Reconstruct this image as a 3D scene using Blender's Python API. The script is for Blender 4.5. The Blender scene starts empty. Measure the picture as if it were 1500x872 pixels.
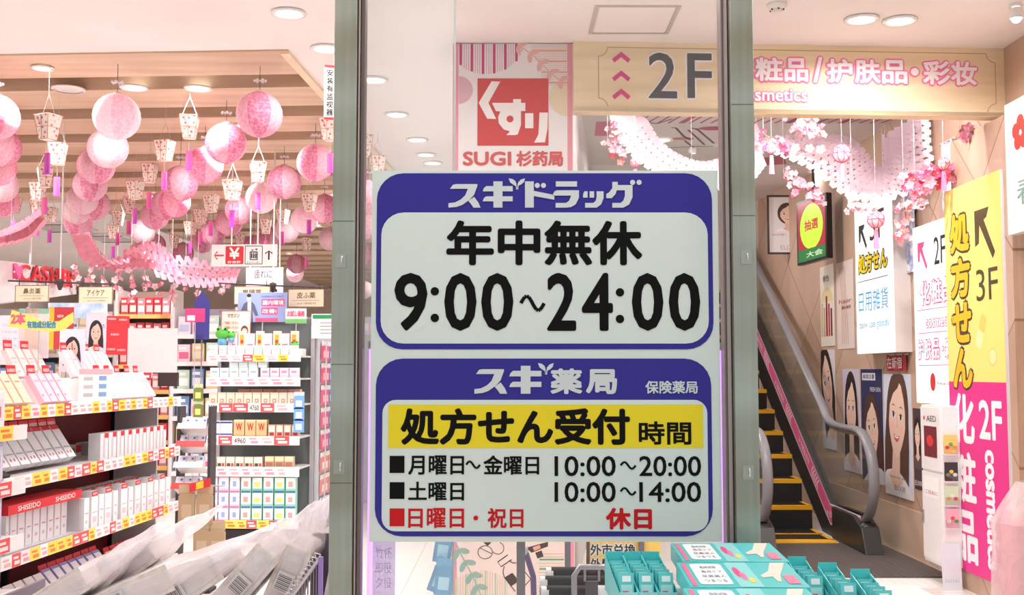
import bpy, bmesh, math, random
from mathutils import Vector, Matrix
R = math.radians
scene = bpy.context.scene
col = scene.collection
random.seed(7)

# ------------------------------------------------------------------ camera
FPX, CX, CY = 1600.0, 750.0, 436.0
PITCH = math.atan(109.0 / FPX)
EYE = Vector((0, 0, 1.4))
cd = bpy.data.cameras.new('camera'); cam = bpy.data.objects.new('camera', cd); col.objects.link(cam)
cam.location = EYE; cam.rotation_euler = (R(90) + PITCH, 0, 0)
cd.sensor_fit = 'HORIZONTAL'; cd.sensor_width = 36; cd.lens = FPX / 1500 * 36
cd.clip_start = 0.05; cd.clip_end = 200
scene.camera = cam

# ------------------------------------------------------------------ world and exposure
scene.view_settings.view_transform = 'Standard'
scene.view_settings.look = 'None'
scene.view_settings.gamma = 1
scene.view_settings.exposure = 0.0
scene.view_settings.use_curve_mapping = False
scene.cycles.use_denoising = True
scene.cycles.max_bounces = 8
scene.cycles.diffuse_bounces = 4
scene.cycles.glossy_bounces = 3
scene.cycles.transmission_bounces = 4
scene.cycles.transparent_max_bounces = 12
scene.cycles.caustics_reflective = False
scene.cycles.caustics_refractive = False
world = bpy.data.worlds.new('World'); scene.world = world; world.use_nodes = True
wn = world.node_tree.nodes; wl = world.node_tree.links; wn.clear()
wo = wn.new('ShaderNodeOutputWorld'); wb = wn.new('ShaderNodeBackground')
wtc = wn.new('ShaderNodeTexCoord'); wsep = wn.new('ShaderNodeSeparateXYZ'); wmr = wn.new('ShaderNodeMapRange')
wcr = wn.new('ShaderNodeValToRGB')
wl.new(wtc.outputs['Generated'], wsep.inputs[0]); wl.new(wsep.outputs['Z'], wmr.inputs['Value'])
wmr.inputs['From Min'].default_value = -1; wmr.inputs['From Max'].default_value = 1
wl.new(wmr.outputs[0], wcr.inputs[0]); wl.new(wcr.outputs[0], wb.inputs['Color']); wl.new(wb.outputs[0], wo.inputs['Surface'])
el = wcr.color_ramp.elements
el[0].position = 0.0; el[0].color = (0.38, 0.37, 0.36, 1)
el[1].position = 1.0; el[1].color = (1.0, 0.97, 0.95, 1)
e = el.new(0.42); e.color = (0.40, 0.41, 0.38, 1)
e = el.new(0.56); e.color = (0.66, 0.68, 0.66, 1)
WORLD = 1.12
wb.inputs['Strength'].default_value = WORLD
SPOT = 19.0            # watts of one spotlight behind the header
LAMP = 13.0            # watts of one ceiling downlight

# ------------------------------------------------------------------ pixel helpers (photo frame 1500 x 872)
_f = Vector((0, math.cos(PITCH), math.sin(PITCH))); _u = Vector((0, -math.sin(PITCH), math.cos(PITCH)))
def ray(px, py): return _f + Vector((1, 0, 0)) * ((px - CX) / FPX) + _u * ((CY - py) / FPX)
def at(px, py, Y): r = ray(px, py); return EYE + r * (Y / r.y)
def atX(px, py, X): r = ray(px, py); return EYE + r * (X / r.x)
def atZ(px, py, Z): r = ray(px, py); return EYE + r * ((Z - EYE.z) / r.z)
def atP(px, py, o, n): r = ray(px, py); return EYE + r * ((o - EYE).dot(n) / r.dot(n))

# ------------------------------------------------------------------ materials
def lin(c):
    return tuple(((x / 255) / 12.92 if x / 255 <= 0.04045 else ((x / 255 + 0.055) / 1.055) ** 2.4) for x in c)
_M = {}
def M(rgb, rough=0.55, metal=0.0, emit=0.0, spec=0.4, coat=0.0):
    k = (tuple(rgb), rough, metal, emit, spec, coat)
    if k in _M: return _M[k]
    m = bpy.data.materials.new('paint_%d_%d_%d' % tuple(int(x) for x in rgb)); m.use_nodes = True
    b = m.node_tree.nodes['Principled BSDF']; c = lin(rgb) + (1,)
    b.inputs['Base Color'].default_value = c; b.inputs['Roughness'].default_value = rough
    b.inputs['Metallic'].default_value = metal; b.inputs['Specular IOR Level'].default_value = spec
    b.inputs['Coat Weight'].default_value = coat
    if emit:
        b.inputs['Emission Color'].default_value = c; b.inputs['Emission Strength'].default_value = emit
    _M[k] = m
    return m
def nodes(name):
    m = bpy.data.materials.new(name); m.use_nodes = True
    n = m.node_tree.nodes; return m, n, m.node_tree.links, n['Principled BSDF']
def noise_mat(name, c1, c2, scale=(4, 4, 4), detail=4, rough=0.5, metal=0.0, lo=0.35, hi=0.65, bump=0.0, spec=0.4):
    m, n, l, b = nodes(name)
    tc = n.new('ShaderNodeTexCoord'); mp = n.new('ShaderNodeMapping'); nz = n.new('ShaderNodeTexNoise'); cr = n.new('ShaderNodeValToRGB')
    mp.inputs['Scale'].default_value = scale; nz.inputs['Scale'].default_value = 1; nz.inputs['Detail'].default_value = detail
    l.new(tc.outputs['Object'], mp.inputs[0]); l.new(mp.outputs[0], nz.inputs['Vector']); l.new(nz.outputs['Fac'], cr.inputs[0])
    cr.color_ramp.elements[0].position = lo; cr.color_ramp.elements[0].color = lin(c1) + (1,)
    cr.color_ramp.elements[1].position = hi; cr.color_ramp.elements[1].color = lin(c2) + (1,)
    l.new(cr.outputs[0], b.inputs['Base Color']); b.inputs['Roughness'].default_value = rough; b.inputs['Metallic'].default_value = metal
    b.inputs['Specular IOR Level'].default_value = spec
    if bump:
        bp = n.new('ShaderNodeBump'); bp.inputs['Strength'].default_value = bump; bp.inputs['Distance'].default_value = 0.01
        l.new(nz.outputs['Fac'], bp.inputs['Height']); l.new(bp.outputs[0], b.inputs['Normal'])
    return m
def glass_mat(name, tint=(1, 1, 1), refl=0.05, haze=0.0, hazecol=(0.9, 0.9, 0.9)):
    m = bpy.data.materials.new(name); m.use_nodes = True; n = m.node_tree.nodes; l = m.node_tree.links; n.clear()
    o = n.new('ShaderNodeOutputMaterial'); t = n.new('ShaderNodeBsdfTransparent'); g = n.new('ShaderNodeBsdfGlossy')
    t.inputs[0].default_value = tint + (1,); g.inputs['Roughness'].default_value = 0.02
    x = n.new('ShaderNodeMixShader'); x.inputs[0].default_value = refl
    l.new(t.outputs[0], x.inputs[1]); l.new(g.outputs[0], x.inputs[2]); last = x
    if haze:
        d = n.new('ShaderNodeBsdfDiffuse'); d.inputs[0].default_value = hazecol + (1,)
        y = n.new('ShaderNodeMixShader'); y.inputs[0].default_value = haze
        l.new(x.outputs[0], y.inputs[1]); l.new(d.outputs[0], y.inputs[2]); last = y
    l.new(last.outputs[0], o.inputs['Surface'])
    return m

WHITE = M((240, 236, 234)); BLACK = M((22, 20, 20)); INK = M((40, 36, 36)); GREYINK = M((120, 116, 118))
RED = M((214, 40, 50)); PINK = M((243, 160, 190)); HOT = M((226, 60, 130)); YEL = M((246, 216, 60)); CREAM = M((236, 222, 196))
SKIN = M((240, 205, 185)); HAIR = M((62, 42, 36)); LIP = M((215, 90, 100))

# ------------------------------------------------------------------ frames and mesh builder
class F:
    def __init__(s, o, x=(1, 0, 0), y=(0, 0, 1), n=None):
        s.o = Vector(o); s.x = Vector(x).normalized(); s.y = Vector(y).normalized()
        s.n = Vector(n).normalized() if n is not None else s.x.cross(s.y)
    def p(s, u, v, w=0.0): return s.o + s.x * u + s.y * v + s.n * w
    def sub(s, u, v, w=0.0, roll=0.0, tilt=0.0, yaw=0.0):
        x, y, n = s.x, s.y, s.n
        if yaw: q = Matrix.Rotation(yaw, 3, y); x, n = q @ x, q @ n
        if tilt: q = Matrix.Rotation(tilt, 3, x); y, n = q @ y, q @ n     # negative leans the top back
        if roll: q = Matrix.Rotation(roll, 3, n); x, y = q @ x, q @ y
        return F(s.p(u, v, w), x, y, n)
def quadframe(a, b, c):
    """frame with origin a, x towards b, y towards c; returns frame, width, height"""
    a, b, c = Vector(a), Vector(b), Vector(c)
    return F(a, b - a, c - a), (b - a).length, (c - a).length

_T = {}
def glyphs(body):
    k = body
    if k in _T: return _T[k]
    c = bpy.data.curves.new('glyphs', 'FONT'); c.body = body; c.resolution_u = 3
    o = bpy.data.objects.new('glyphs', c); col.objects.link(o)
    me = bpy.data.meshes.new_from_object(o.evaluated_get(bpy.context.evaluated_depsgraph_get()))
    vs = [v.co.copy() for v in me.vertices]; fs = [list(p.vertices) for p in me.polygons]
    bpy.data.objects.remove(o); bpy.data.curves.remove(c); bpy.data.meshes.remove(me)
    if not vs: vs, fs = [Vector((0, 0, 0)), Vector((1, 0, 0)), Vector((1, 1, 0))], []
    x0 = min(v.x for v in vs); x1 = max(v.x for v in vs); y0 = min(v.y for v in vs); y1 = max(v.y for v in vs)
    _T[k] = ([((v.x - x0) / max(x1 - x0, 1e-6), (v.y - y0) / max(y1 - y0, 1e-6)) for v in vs], fs, (x1 - x0) / max(y1 - y0, 1e-6))
    return _T[k]

_WM = {}
def wm(o): return _WM.get(o.name, Matrix.Identity(4)) if o else Matrix.Identity(4)

class MB:
    def __init__(s): s.v = []; s.f = []; s.mi = []; s.m = []; s.sm = []
    def _m(s, mat):
        if mat not in s.m: s.m.append(mat)
        return s.m.index(mat)
    def poly(s, pts, mat, smooth=False):
        b = len(s.v); s.v += [Vector(p) for p in pts]; s.f.append(list(range(b, b + len(pts)))); s.mi.append(s._m(mat)); s.sm.append(smooth); return s
    def faces(s, pts, fs, mat, smooth=False):
        b = len(s.v); s.v += [Vector(p) for p in pts]; i = s._m(mat)
        for f in fs: s.f.append([b + k for k in f]); s.mi.append(i); s.sm.append(smooth)
        return s
    def box(s, fr, u0, u1, v0, v1, w0, w1, mat, front=None):
        P = [fr.p(u, v, w) for w in (w0, w1) for v in (v0, v1) for u in (u0, u1)]
        s.faces(P, [(0, 2, 3, 1), (0, 1, 5, 4), (2, 6, 7, 3), (0, 4, 6, 2), (1, 3, 7, 5)], mat)
        s.faces(P[4:], [(0, 1, 3, 2)], front or mat)
        return s
    def frustum(s, fr, w0, d0, w1, d1, h, mat):
        P = [fr.p(a * w0 / 2, 0, b * d0 / 2) for a, b in ((-1, -1), (1, -1), (1, 1), (-1, 1))] + [fr.p(a * w1 / 2, h, b * d1 / 2) for a, b in ((-1, -1), (1, -1), (1, 1), (-1, 1))]
        return s.faces(P, [(0, 1, 2, 3), (4, 7, 6, 5), (0, 4, 5, 1), (1, 5, 6, 2), (2, 6, 7, 3), (3, 7, 4, 0)], mat)
    def rect(s, fr, u0, v0, u1, v1, mat, w=0.0):
        return s.poly([fr.p(u0, v0, w), fr.p(u1, v0, w), fr.p(u1, v1, w), fr.p(u0, v1, w)], mat)
    def rrect_pts(s, u0, v0, u1, v1, r, k=6):
        pts = []
        for cx, cy, a in ((u1 - r, v0 + r, -90), (u1 - r, v1 - r, 0), (u0 + r, v1 - r, 90), (u0 + r, v0 + r, 180)):
            for i in range(k + 1): t = R(a + 90 * i / k); pts.append((cx + r * math.cos(t), cy + r * math.sin(t)))
        return pts
    def rrect(s, fr, u0, v0, u1, v1, r, mat, w=0.0, w0=None):
        return s.shape(fr, s.rrect_pts(u0, v0, u1, v1, r), mat, w, w0)
    def shape(s, fr, pts, mat, w=0.0, w0=None):
        n = len(pts)
        s.poly([fr.p(u, v, w) for u, v in pts], mat)
        if w0 is not None:
            P = [fr.p(u, v, w0) for u, v in pts] + [fr.p(u, v, w) for u, v in pts]
            s.faces(P, [(i, (i + 1) % n, n + (i + 1) % n, n + i) for i in range(n)] + [tuple(range(n - 1, -1, -1))], mat)
        return s
    def ellipse(s, fr, cu, cv, ru, rv, mat, w=0.0, k=24, w0=None, a0=0, a1=360):
        n = k if a1 - a0 >= 360 else k + 1
        return s.shape(fr, [(cu + ru * math.cos(R(a0 + (a1 - a0) * i / k)), cv + rv * math.sin(R(a0 + (a1 - a0) * i / k))) for i in range(n)], mat, w, w0)
    def line(s, fr, pts, t, mat, w=0.0):
        for (a, b), (c, d) in zip(pts, pts[1:]):
            L = math.hypot(c - a, d - b) or 1e-6; nx, ny = -(d - b) / L * t / 2, (c - a) / L * t / 2
            s.poly([fr.p(a - nx, b - ny, w), fr.p(c - nx, d - ny, w), fr.p(c + nx, d + ny, w), fr.p(a + nx, b + ny, w)], mat)
        return s
    def text(s, fr, u0, v0, u1, v1, body, mat, w=0.001, off=0.0, w0=None, grow=0.0):
        """flat lettering fitted to the box; off thickens the strokes (share of the height), grow adds an outline of that width outside the box"""
        vs, fs, asp = glyphs(body)
        d = off * (v1 - v0)
        x0, y0, x1, y1 = u0 + d, v0 + d, u1 - d, v1 - d
        d += grow
        sh = [(0, 0)] if d <= 0 else [(0, 0)] + [(d * math.cos(R(a)), d * math.sin(R(a))) for a in (range(0, 360, 45) if d > 0.003 else range(45, 360, 90))]
        for i, (a, b_) in enumerate(sh):
            P = [fr.p(x0 + x * (x1 - x0) + a, y0 + y * (y1 - y0) + b_, w - i * 0.00002) for x, y in vs]
            s.faces(P, fs, mat)
            if w0 is not None and i != 0 or (w0 is not None and len(sh) == 1):
                cnt = {}
                for f in fs:
                    for e0, e1 in zip(f, f[1:] + f[:1]):
                        if (e1, e0) in cnt: del cnt[(e1, e0)]
                        else: cnt[(e0, e1)] = 1
                Q = [fr.p(x0 + x * (x1 - x0) + a, y0 + y * (y1 - y0) + b_, w0) for x, y in vs]; n = len(P)
                s.faces(Q + P, [(e0, e1, n + e1, n + e0) for e0, e1 in cnt], mat)
        return s
    def tube(s, pts, r, mat, k=8, cap=True, up=None):
        pts = [Vector(p) for p in pts]; rings = []; prev = None
        for i, p in enumerate(pts):
            d = ((pts[min(i + 1, len(pts) - 1)] - pts[max(i - 1, 0)]) or Vector((0, 0, 1))).normalized()
            if prev is None:
                a = Vector((0, 0, 1)) if abs(d.z) < 0.9 else Vector((1, 0, 0))
                prev = d.cross(a).normalized()
            x = (prev - d * prev.dot(d)).normalized(); y = d.cross(x); prev = x
            rr = r[i] if isinstance(r, (list, tuple)) else r
            rings.append([p + x * (rr * math.cos(2 * math.pi * j / k)) + y * (rr * math.sin(2 * math.pi * j / k)) for j in range(k)])
        fs = [(i * k + j, i * k + (j + 1) % k, (i + 1) * k + (j + 1) % k, (i + 1) * k + j) for i in range(len(pts) - 1) for j in range(k)]
        s.faces(sum(rings, []), fs, mat, True)
        if cap: s.poly(rings[0][::-1], mat); s.poly(rings[-1], mat)
        return s
    def lathe(s, prof, o, mat, k=24, axis=(0, 0, 1), smooth=True):
        o = Vector(o); z = Vector(axis).normalized(); x = z.orthogonal().normalized(); y = z.cross(x)
        n = len(prof)
        P = [o + z * h + x * (r * math.cos(2 * math.pi * j / k)) + y * (r * math.sin(2 * math.pi * j / k)) for r, h in prof for j in range(k)]
        return s.faces(P, [(i * k + j, i * k + (j + 1) % k, (i + 1) * k + (j + 1) % k, (i + 1) * k + j) for i in range(n - 1) for j in range(k)], mat, smooth)
    def ball(s, c, r, mat, k=12, sx=1, sy=1, sz=1):
        return s.faces([Vector(c) + Vector((r * sx * math.sin(math.pi * i / k) * math.cos(2 * math.pi * j / (2 * k)), r * sy * math.sin(math.pi * i / k) * math.sin(2 * math.pi * j / (2 * k)), r * sz * math.cos(math.pi * i / k))) for i in range(k + 1) for j in range(2 * k)],
                       [(i * 2 * k + j, (i + 1) * 2 * k + j, (i + 1) * 2 * k + (j + 1) % (2 * k), i * 2 * k + (j + 1) % (2 * k)) for i in range(k) for j in range(2 * k)], mat, True)
    def build(s, name, parent=None, base=None, bevel=0.0, label=None, kind=None):
        """links the mesh; top-level objects get their origin at base (default: middle of the bottom)"""
        me = bpy.data.meshes.new(name)
        if parent is not None: W = wm(parent)
        else:
            if base is None:
                xs = [v.x for v in s.v]; ys = [v.y for v in s.v]
                base = ((min(xs) + max(xs)) / 2, (min(ys) + max(ys)) / 2, min(v.z for v in s.v))
            W = base if isinstance(base, Matrix) else Matrix.Translation(Vector(base))
        iv = W.inverted()
        me.from_pydata([tuple(iv @ v) for v in s.v], [], s.f)
        for m in s.m: me.materials.append(m)
        me.polygons.foreach_set('material_index', s.mi); me.polygons.foreach_set('use_smooth', s.sm)
        me.update()
        o = bpy.data.objects.new(name, me); col.objects.link(o)
        if parent is not None: o.parent = parent
        else: o.matrix_world = W
        _WM[o.name] = W
        if bevel:
            bv = o.modifiers.new('edges', 'BEVEL'); bv.width = bevel; bv.segments = 2; bv.limit_method = 'ANGLE'; bv.angle_limit = R(50)
        if label: o['label'] = label
        if kind: o['kind'] = kind
        return o
def tag(o, label=None, cat=None, group=None, kind=None):
    if label: o['label'] = label
    if cat: o['category'] = cat
    if group: o['group'] = group
    if kind: o['kind'] = kind
    return o
def thing(name, base, label, cat, group=None, rotz=0.0):
    o = bpy.data.objects.new(name, None); col.objects.link(o); o.empty_display_size = 0.05
    W = base if isinstance(base, Matrix) else Matrix.Translation(Vector(base)) @ Matrix.Rotation(rotz, 4, 'Z')
    o.matrix_world = W; _WM[o.name] = W
    return tag(o, label, cat, group)
def struct(mb, name): return mb.build(name, kind='structure')
KIDS = {}
def kids(o):
    return [c for c in bpy.data.objects if c.parent == o] if o.name not in KIDS else KIDS[o.name]
def copy_tree(o, parent=None):
    c = o.copy(); col.objects.link(c); c.parent = parent
    ks = []
    for k in kids(o): ks.append(copy_tree(k, c))
    KIDS[c.name] = ks
    return c
def proto(o):
    KIDS[o.name] = [c for c in bpy.data.objects if c.parent == o]
    for c in KIDS[o.name]: proto(c)
    o['_used'] = 0
    return o
def spawn(pr, W, label=None, group=None, cat=None):
    """place the prototype itself the first time, copies afterwards; W: location or full matrix"""
    if not isinstance(W, Matrix): W = Matrix.Translation(Vector(W))
    if pr['_used'] == 0: o = pr
    else: o = copy_tree(pr)
    pr['_used'] = 1
    if '_used' in o and o is not pr: del o['_used']
    o.matrix_world = W
    return tag(o, label, cat, group)
def MT(loc, rotz=0.0, lean=0.0, roll=0.0, sc=1.0):
    return Matrix.Translation(Vector(loc)) @ Matrix.Rotation(rotz, 4, 'Z') @ Matrix.Rotation(lean, 4, 'X') @ Matrix.Rotation(roll, 4, 'Y') @ Matrix.Scale(sc, 4)

# ------------------------------------------------------------------ the room
CEIL = 3.39
m_ceil = noise_mat('ceiling_paint', (240, 230, 228), (246, 237, 235), (1, 1, 1), 2, 0.7)
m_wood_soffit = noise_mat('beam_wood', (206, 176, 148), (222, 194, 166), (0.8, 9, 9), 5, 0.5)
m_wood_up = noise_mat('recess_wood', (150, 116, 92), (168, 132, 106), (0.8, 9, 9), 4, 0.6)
m_head = noise_mat('header_wood', (232, 208, 172), (246, 224, 190), (1.2, 6, 14), 5, 0.45)
ident = F((0, 0, 0))
# floor: pale polished tiles
m_floor, n, l, b = nodes('floor_tiles')
tc = n.new('ShaderNodeTexCoord'); bk = n.new('ShaderNodeTexBrick'); l.new(tc.outputs['Object'], bk.inputs['Vector'])
bk.offset = 0; bk.inputs['Scale'].default_value = 1; bk.inputs['Brick Width'].default_value = 0.6; bk.inputs['Row Height'].default_value = 0.6
bk.inputs['Mortar Size'].default_value = 0.004; bk.inputs['Color1'].default_value = lin((240, 232, 228)) + (1,); bk.inputs['Color2'].default_value = lin((236, 228, 224)) + (1,)
bk.inputs['Mortar'].default_value = lin((205, 196, 192)) + (1,); l.new(bk.outputs[0], b.inputs['Base Color']); b.inputs['Roughness'].default_value = 0.22
struct(MB().box(F((0, 0, 0), (1, 0, 0), (0, 1, 0)), -11, 6, 0.5, 28, -0.1, 0, m_floor), 'floor')
# ceiling slabs round the slatted recess; A_L is the small turn of the shop on the left against the entrance
A_L = R(3.2)
dL = Vector((math.sin(A_L), math.cos(A_L), 0)); nL = Vector((math.cos(A_L), -math.sin(A_L), 0))
trimO = Vector((-1.385, 6.66, CEIL))                    # near right corner of the recess
CF = F((0, 0, CEIL), (1, 0, 0), (0, 1, 0))
def up(u, v): return (u, v)
LF = F(trimO, nL, dL)                                   # u across to the right, v into the depth, w up
cs = MB()
cs.box(LF, -11, 7, -5.2, 0, 0, 0.25, m_ceil)            # strip in front of the recess
cs.box(LF, 0, 7, 0, 21, 0, 0.25, m_ceil)                # strip to the right of it
struct(cs, 'ceiling')
struct(MB().box(LF, -11, -4.0, 5.7, 21, -0.03, 0.24, m_ceil), 'ceiling_far')
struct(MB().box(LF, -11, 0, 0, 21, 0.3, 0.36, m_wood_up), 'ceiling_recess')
struct(MB().box(LF, -11, 0, -0.03, 0.0, -0.012, 0.3, m_wood_soffit), 'trim_1')
struct(MB().box(LF, -0.055, 0.0, 0, 20.9, -0.02, 0.3, m_head), 'trim_2')
y = 0.0; k = 3
while y < 20.4:
    struct(MB().box(LF, -11, -0.06, y, y + 0.53, 0.0, 0.17, m_wood_soffit), 'trim_%d' % k)
    y += 0.86; k += 1
# outer walls of the shop
m_wall = noise_mat('shop_wall', (226, 206, 190), (234, 216, 202), (1, 1, 1), 2, 0.6)
struct(MB().box(ident, -11, 6, 0, CEIL + 0.3, 26.9, 27, m_wall) if False else MB().box(F((0, 27, 0)), -11, 6, 0, CEIL + 0.4, -0.1, 0.1, m_wall), 'wall_back')
struct(MB().box(F((-10.6, 0, 0), (0, 1, 0)), 2, 27, 0, CEIL + 0.4, -0.1, 0.1, m_wall), 'wall_left')
# wood-tiled wall beside the escalator
m_tile, n, l, b = nodes('wood_tile_wall')
tc = n.new('ShaderNodeTexCoord'); mp = n.new('ShaderNodeMapping'); mp.inputs['Rotation'].default_value = (0, 0, R(45))
sep = n.new('ShaderNodeSeparateXYZ'); cmb = n.new('ShaderNodeCombineXYZ')
l.new(tc.outputs['Object'], sep.inputs[0]); l.new(sep.outputs['Y'], cmb.inputs['X']); l.new(sep.outputs['Z'], cmb.inputs['Y']); l.new(cmb.outputs[0], mp.inputs[0])
bk = n.new('ShaderNodeTexBrick'); bk.offset = 0; l.new(mp.outputs[0], bk.inputs['Vector']); bk.inputs['Scale'].default_value = 1
bk.inputs['Brick Width'].default_value = 0.9; bk.inputs['Row Height'].default_value = 0.9; bk.inputs['Mortar Size'].default_value = 0.006
bk.inputs['Color1'].default_value = lin((206, 172, 148)) + (1,); bk.inputs['Color2'].default_value = lin((220, 188, 166)) + (1,); bk.inputs['Mortar'].default_value = lin((168, 132, 110)) + (1,)
nz = n.new('ShaderNodeTexNoise'); nz.inputs['Scale'].default_value = 3.0; nz.inputs['Detail'].default_value = 5
mx = n.new('ShaderNodeMix'); mx.data_type = 'RGBA'; mx.blend_type = 'MULTIPLY'; mx.inputs[0].default_value = 0.35
l.new(bk.outputs[0], mx.inputs[6]); l.new(nz.outputs['Color'], mx.inputs[7])
cr = n.new('ShaderNodeValToRGB'); cr.color_ramp.elements[0].position = 0.3; cr.color_ramp.elements[0].color = (0.72, 0.70, 0.68, 1); cr.color_ramp.elements[1].position = 0.7; cr.color_ramp.elements[1].color = (1, 1, 1, 1)
l.new(nz.outputs['Fac'], cr.inputs[0]); l.new(cr.outputs[0], mx.inputs[7]); mx.inputs[0].default_value = 1.0
l.new(mx.outputs[2], b.inputs['Base Color']); b.inputs['Roughness'].default_value = 0.4
XR = 3.03                                               # face of the wall
def slab(a, b, z0, z1, t, mat, name):                   # vertical slab between two floor points, thickness to the right of the way
    a, b = Vector((a[0], a[1], 0)), Vector((b[0], b[1], 0))
    fr = F(a, b - a, (0, 0, 1)); return struct(MB().box(fr, 0, (b - a).length, z0, z1, 0.0, t, mat), name)
slab((XR, 5.0), (XR, 10.6), 0, CEIL, 0.12, m_tile, 'wall_right')
slab((XR, 10.6), (2.86, 12.6), 0, CEIL, 0.12, m_tile, 'wall_right_far')
slab((2.86, 12.6), (2.95, 26), 0, CEIL, 0.12, m_wall, 'wall_right_end')
XP = 2.93                                               # face of the shallow pier that carries the tall yellow and pink board
struct(MB().box(F((0, 0, 0), (1, 0, 0), (0, 1, 0)), XP, XR + 0.1, 6.36, 7.22, 0, 2.93, m_tile), 'wall_pier')
struct(MB().box(F((0, 0, 0), (1, 0, 0), (0, 1, 0)), XR - 0.012, XR, 7.22, 10.5, 0.0, 0.36, M((214, 184, 160))), 'baseboard_right')
m_grey = noise_mat('grey_panel', (206, 202, 200), (214, 210, 208), (1, 1, 1), 2, 0.5)
slab((0.37, 6.75), (0.80, 10.8), 0, CEIL, -0.1, m_grey, 'wall_escalator')
# pillar behind the tall pharmacy banner
struct(MB().box(F((0, 0, 0), (1, 0, 0), (0, 1, 0)), -0.355, 0.36, 6.52, 7.0, 0, CEIL, m_grey), 'wall_pillar')

# ------------------------------------------------------------------ ceiling lamps (each lamp's own light is in its builder)
m_glow = M((255, 250, 244), emit=6.0); m_ring = M((244, 240, 238), 0.4)
def lamp_light(name, loc, power, size, parent, spread=160):
    d = bpy.data.lights.new(name, 'AREA'); d.shape = 'DISK'; d.size = size; d.energy = power; d.color = (1.0, 0.965, 0.94); d.spread = R(spread)
    o = bpy.data.objects.new(name, d); col.objects.link(o); o.parent = parent; o.location = wm(parent).inverted() @ Vector(loc)
    return o
def downlight(px, py, label, z=CEIL, r=0.075, power=None, loc=None):
    c = atZ(px, py, z) if loc is None else Vector((loc[0], loc[1], z))
    t = thing('ceiling_downlight', c, label, 'ceiling light', None)
    MB().lathe([(r, 0.0), (r + 0.022, -0.004), (r + 0.022, -0.012), (r, -0.014), (r - 0.004, 0.0)], c, m_ring, 28).build('trim_ring', t)
    MB().lathe([(0.0001, -0.004), (r - 0.004, -0.004)], c, m_glow, 28).build('lamp_face', t)
    lamp_light('lamp', c + Vector((0, 0, -0.02)), LAMP if power is None else power, r * 1.8, t)
    return t
DL = [(423, 18, 'bright round downlight alone in the white ceiling before the brown slats'),
      (478, 70, 'round downlight in the white ceiling by the hanging camera notice'),
      (548, 116, 'bright round downlight seen through the glass behind the steel post'),
      (581, 167, 'round downlight in the white strip, below the pair seen through the glass'),
      (611, 204, 'small round downlight third along the white strip behind the glass'),
      (624, 226, 'round downlight just above the top edge of the opening hours sign'),
      (634, 238, 'smallest downlight at the end of the white strip behind the glass'),
      (1262, 27, 'round downlight near the wooden header, first of two beside each other'),
      (1318, 29, 'brightest round downlight over the pink lettering of the wooden header')]
for a in DL: downlight(*a, power=LAMP * (0.6 if a[0] > 1200 else 1.0))
for px, py, lb in ((196, 127, 'round downlight in the light slat above the topmost pink lantern'), (290, 128, 'round downlight in the second slat between two cup lanterns'),
                   (969, 204, 'round downlight in the mural ceiling above the blossom garland'), (1199, 250, 'round downlight in the ceiling over the escalator')):
    downlight(px, py, lb, CEIL if px > 900 else CEIL - 0.002)
# header spotlights inferred from the bright garland; two over escalator added as wall wash
for x, y, tx_, ty_, lb in ((0.95, 6.75, 1.2, 8.6, 'spotlight behind the header towards the pharmacy banner'), (1.75, 6.75, 2.0, 9.0, 'spotlight behind the middle of the header'), (2.45, 6.75, 2.7, 9.0, 'spotlight behind the header end near the pier'), (1.6, 9.6, 2.9, 9.0, 'added spotlight over the escalator aimed at the tiled wall'), (1.4, 11.2, 2.8, 11.6, 'added spotlight over the escalator near the framed poster')):
    c = Vector((x, y, CEIL)); t = thing('ceiling_spotlight', c, lb, 'spotlight')
    MB().lathe([(0.0001, 0), (0.04, 0), (0.04, -0.05), (0.03, -0.055), (0.0001, -0.05)], c, m_ring, 18).build('lamp_head', t)
    d = bpy.data.lights.new('lamp', 'AREA'); d.shape = 'DISK'; d.size = 0.07; d.energy = SPOT; d.color = (1.0, 0.965, 0.94); d.spread = R(150)
    o = bpy.data.objects.new('lamp', d); col.objects.link(o); o.parent = t; o.location = (0, 0, -0.06); o.rotation_euler = Vector((tx_ - x, ty_ - y, 1.2 - CEIL)).to_track_quat('-Z', 'Y').to_euler()
# downlights added for more shop light, in the slat soffits and over the entrance
for i, v in enumerate((0.265, 1.985, 3.705, 5.425, 8.005, 11.445, 14.885)):
    for u in ((-1.7, -4.3, -6.9) if i % 2 == 0 else (-0.9, -3.0, -5.6)):
        if v > 5 and u < -4: continue
        downlight(0, 0, 'round downlight added in the underside of a wooden slat among the lanterns', loc=LF.p(u, v, 0), power=LAMP * 2.4, z=CEIL - 0.002, r=0.05)['group'] = 'added downlights in the wooden slats'
for u, v in ((-5, 7.5), (-6.5, 9), (-5, 11), (-7, 13)):
    downlight(0, 0, 'round downlight in the low white ceiling beyond the lanterns', loc=LF.p(u, v, 0), power=LAMP * 2.4, z=CEIL - 0.032)['group'] = 'downlights in the far white ceiling'
for loc in ((-1.5, 4.0), (-2.5, 4.5), (-2.6, 3.4), (-1.2, 2.6), (0.3, 3.0), (1.7, 3.2), (-3.9, 5.2), (0.1, 5.2), (2.0, 5.3)):  # all out of view; the first two added to brighten the wrapped packs
    downlight(0, 0, 'round downlight added out of view in the white ceiling over the shop entrance', loc=loc, power=LAMP * (0.75 if loc[0] < -1.3 else 1.0))['group'] = 'added downlights over the entrance'

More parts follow.
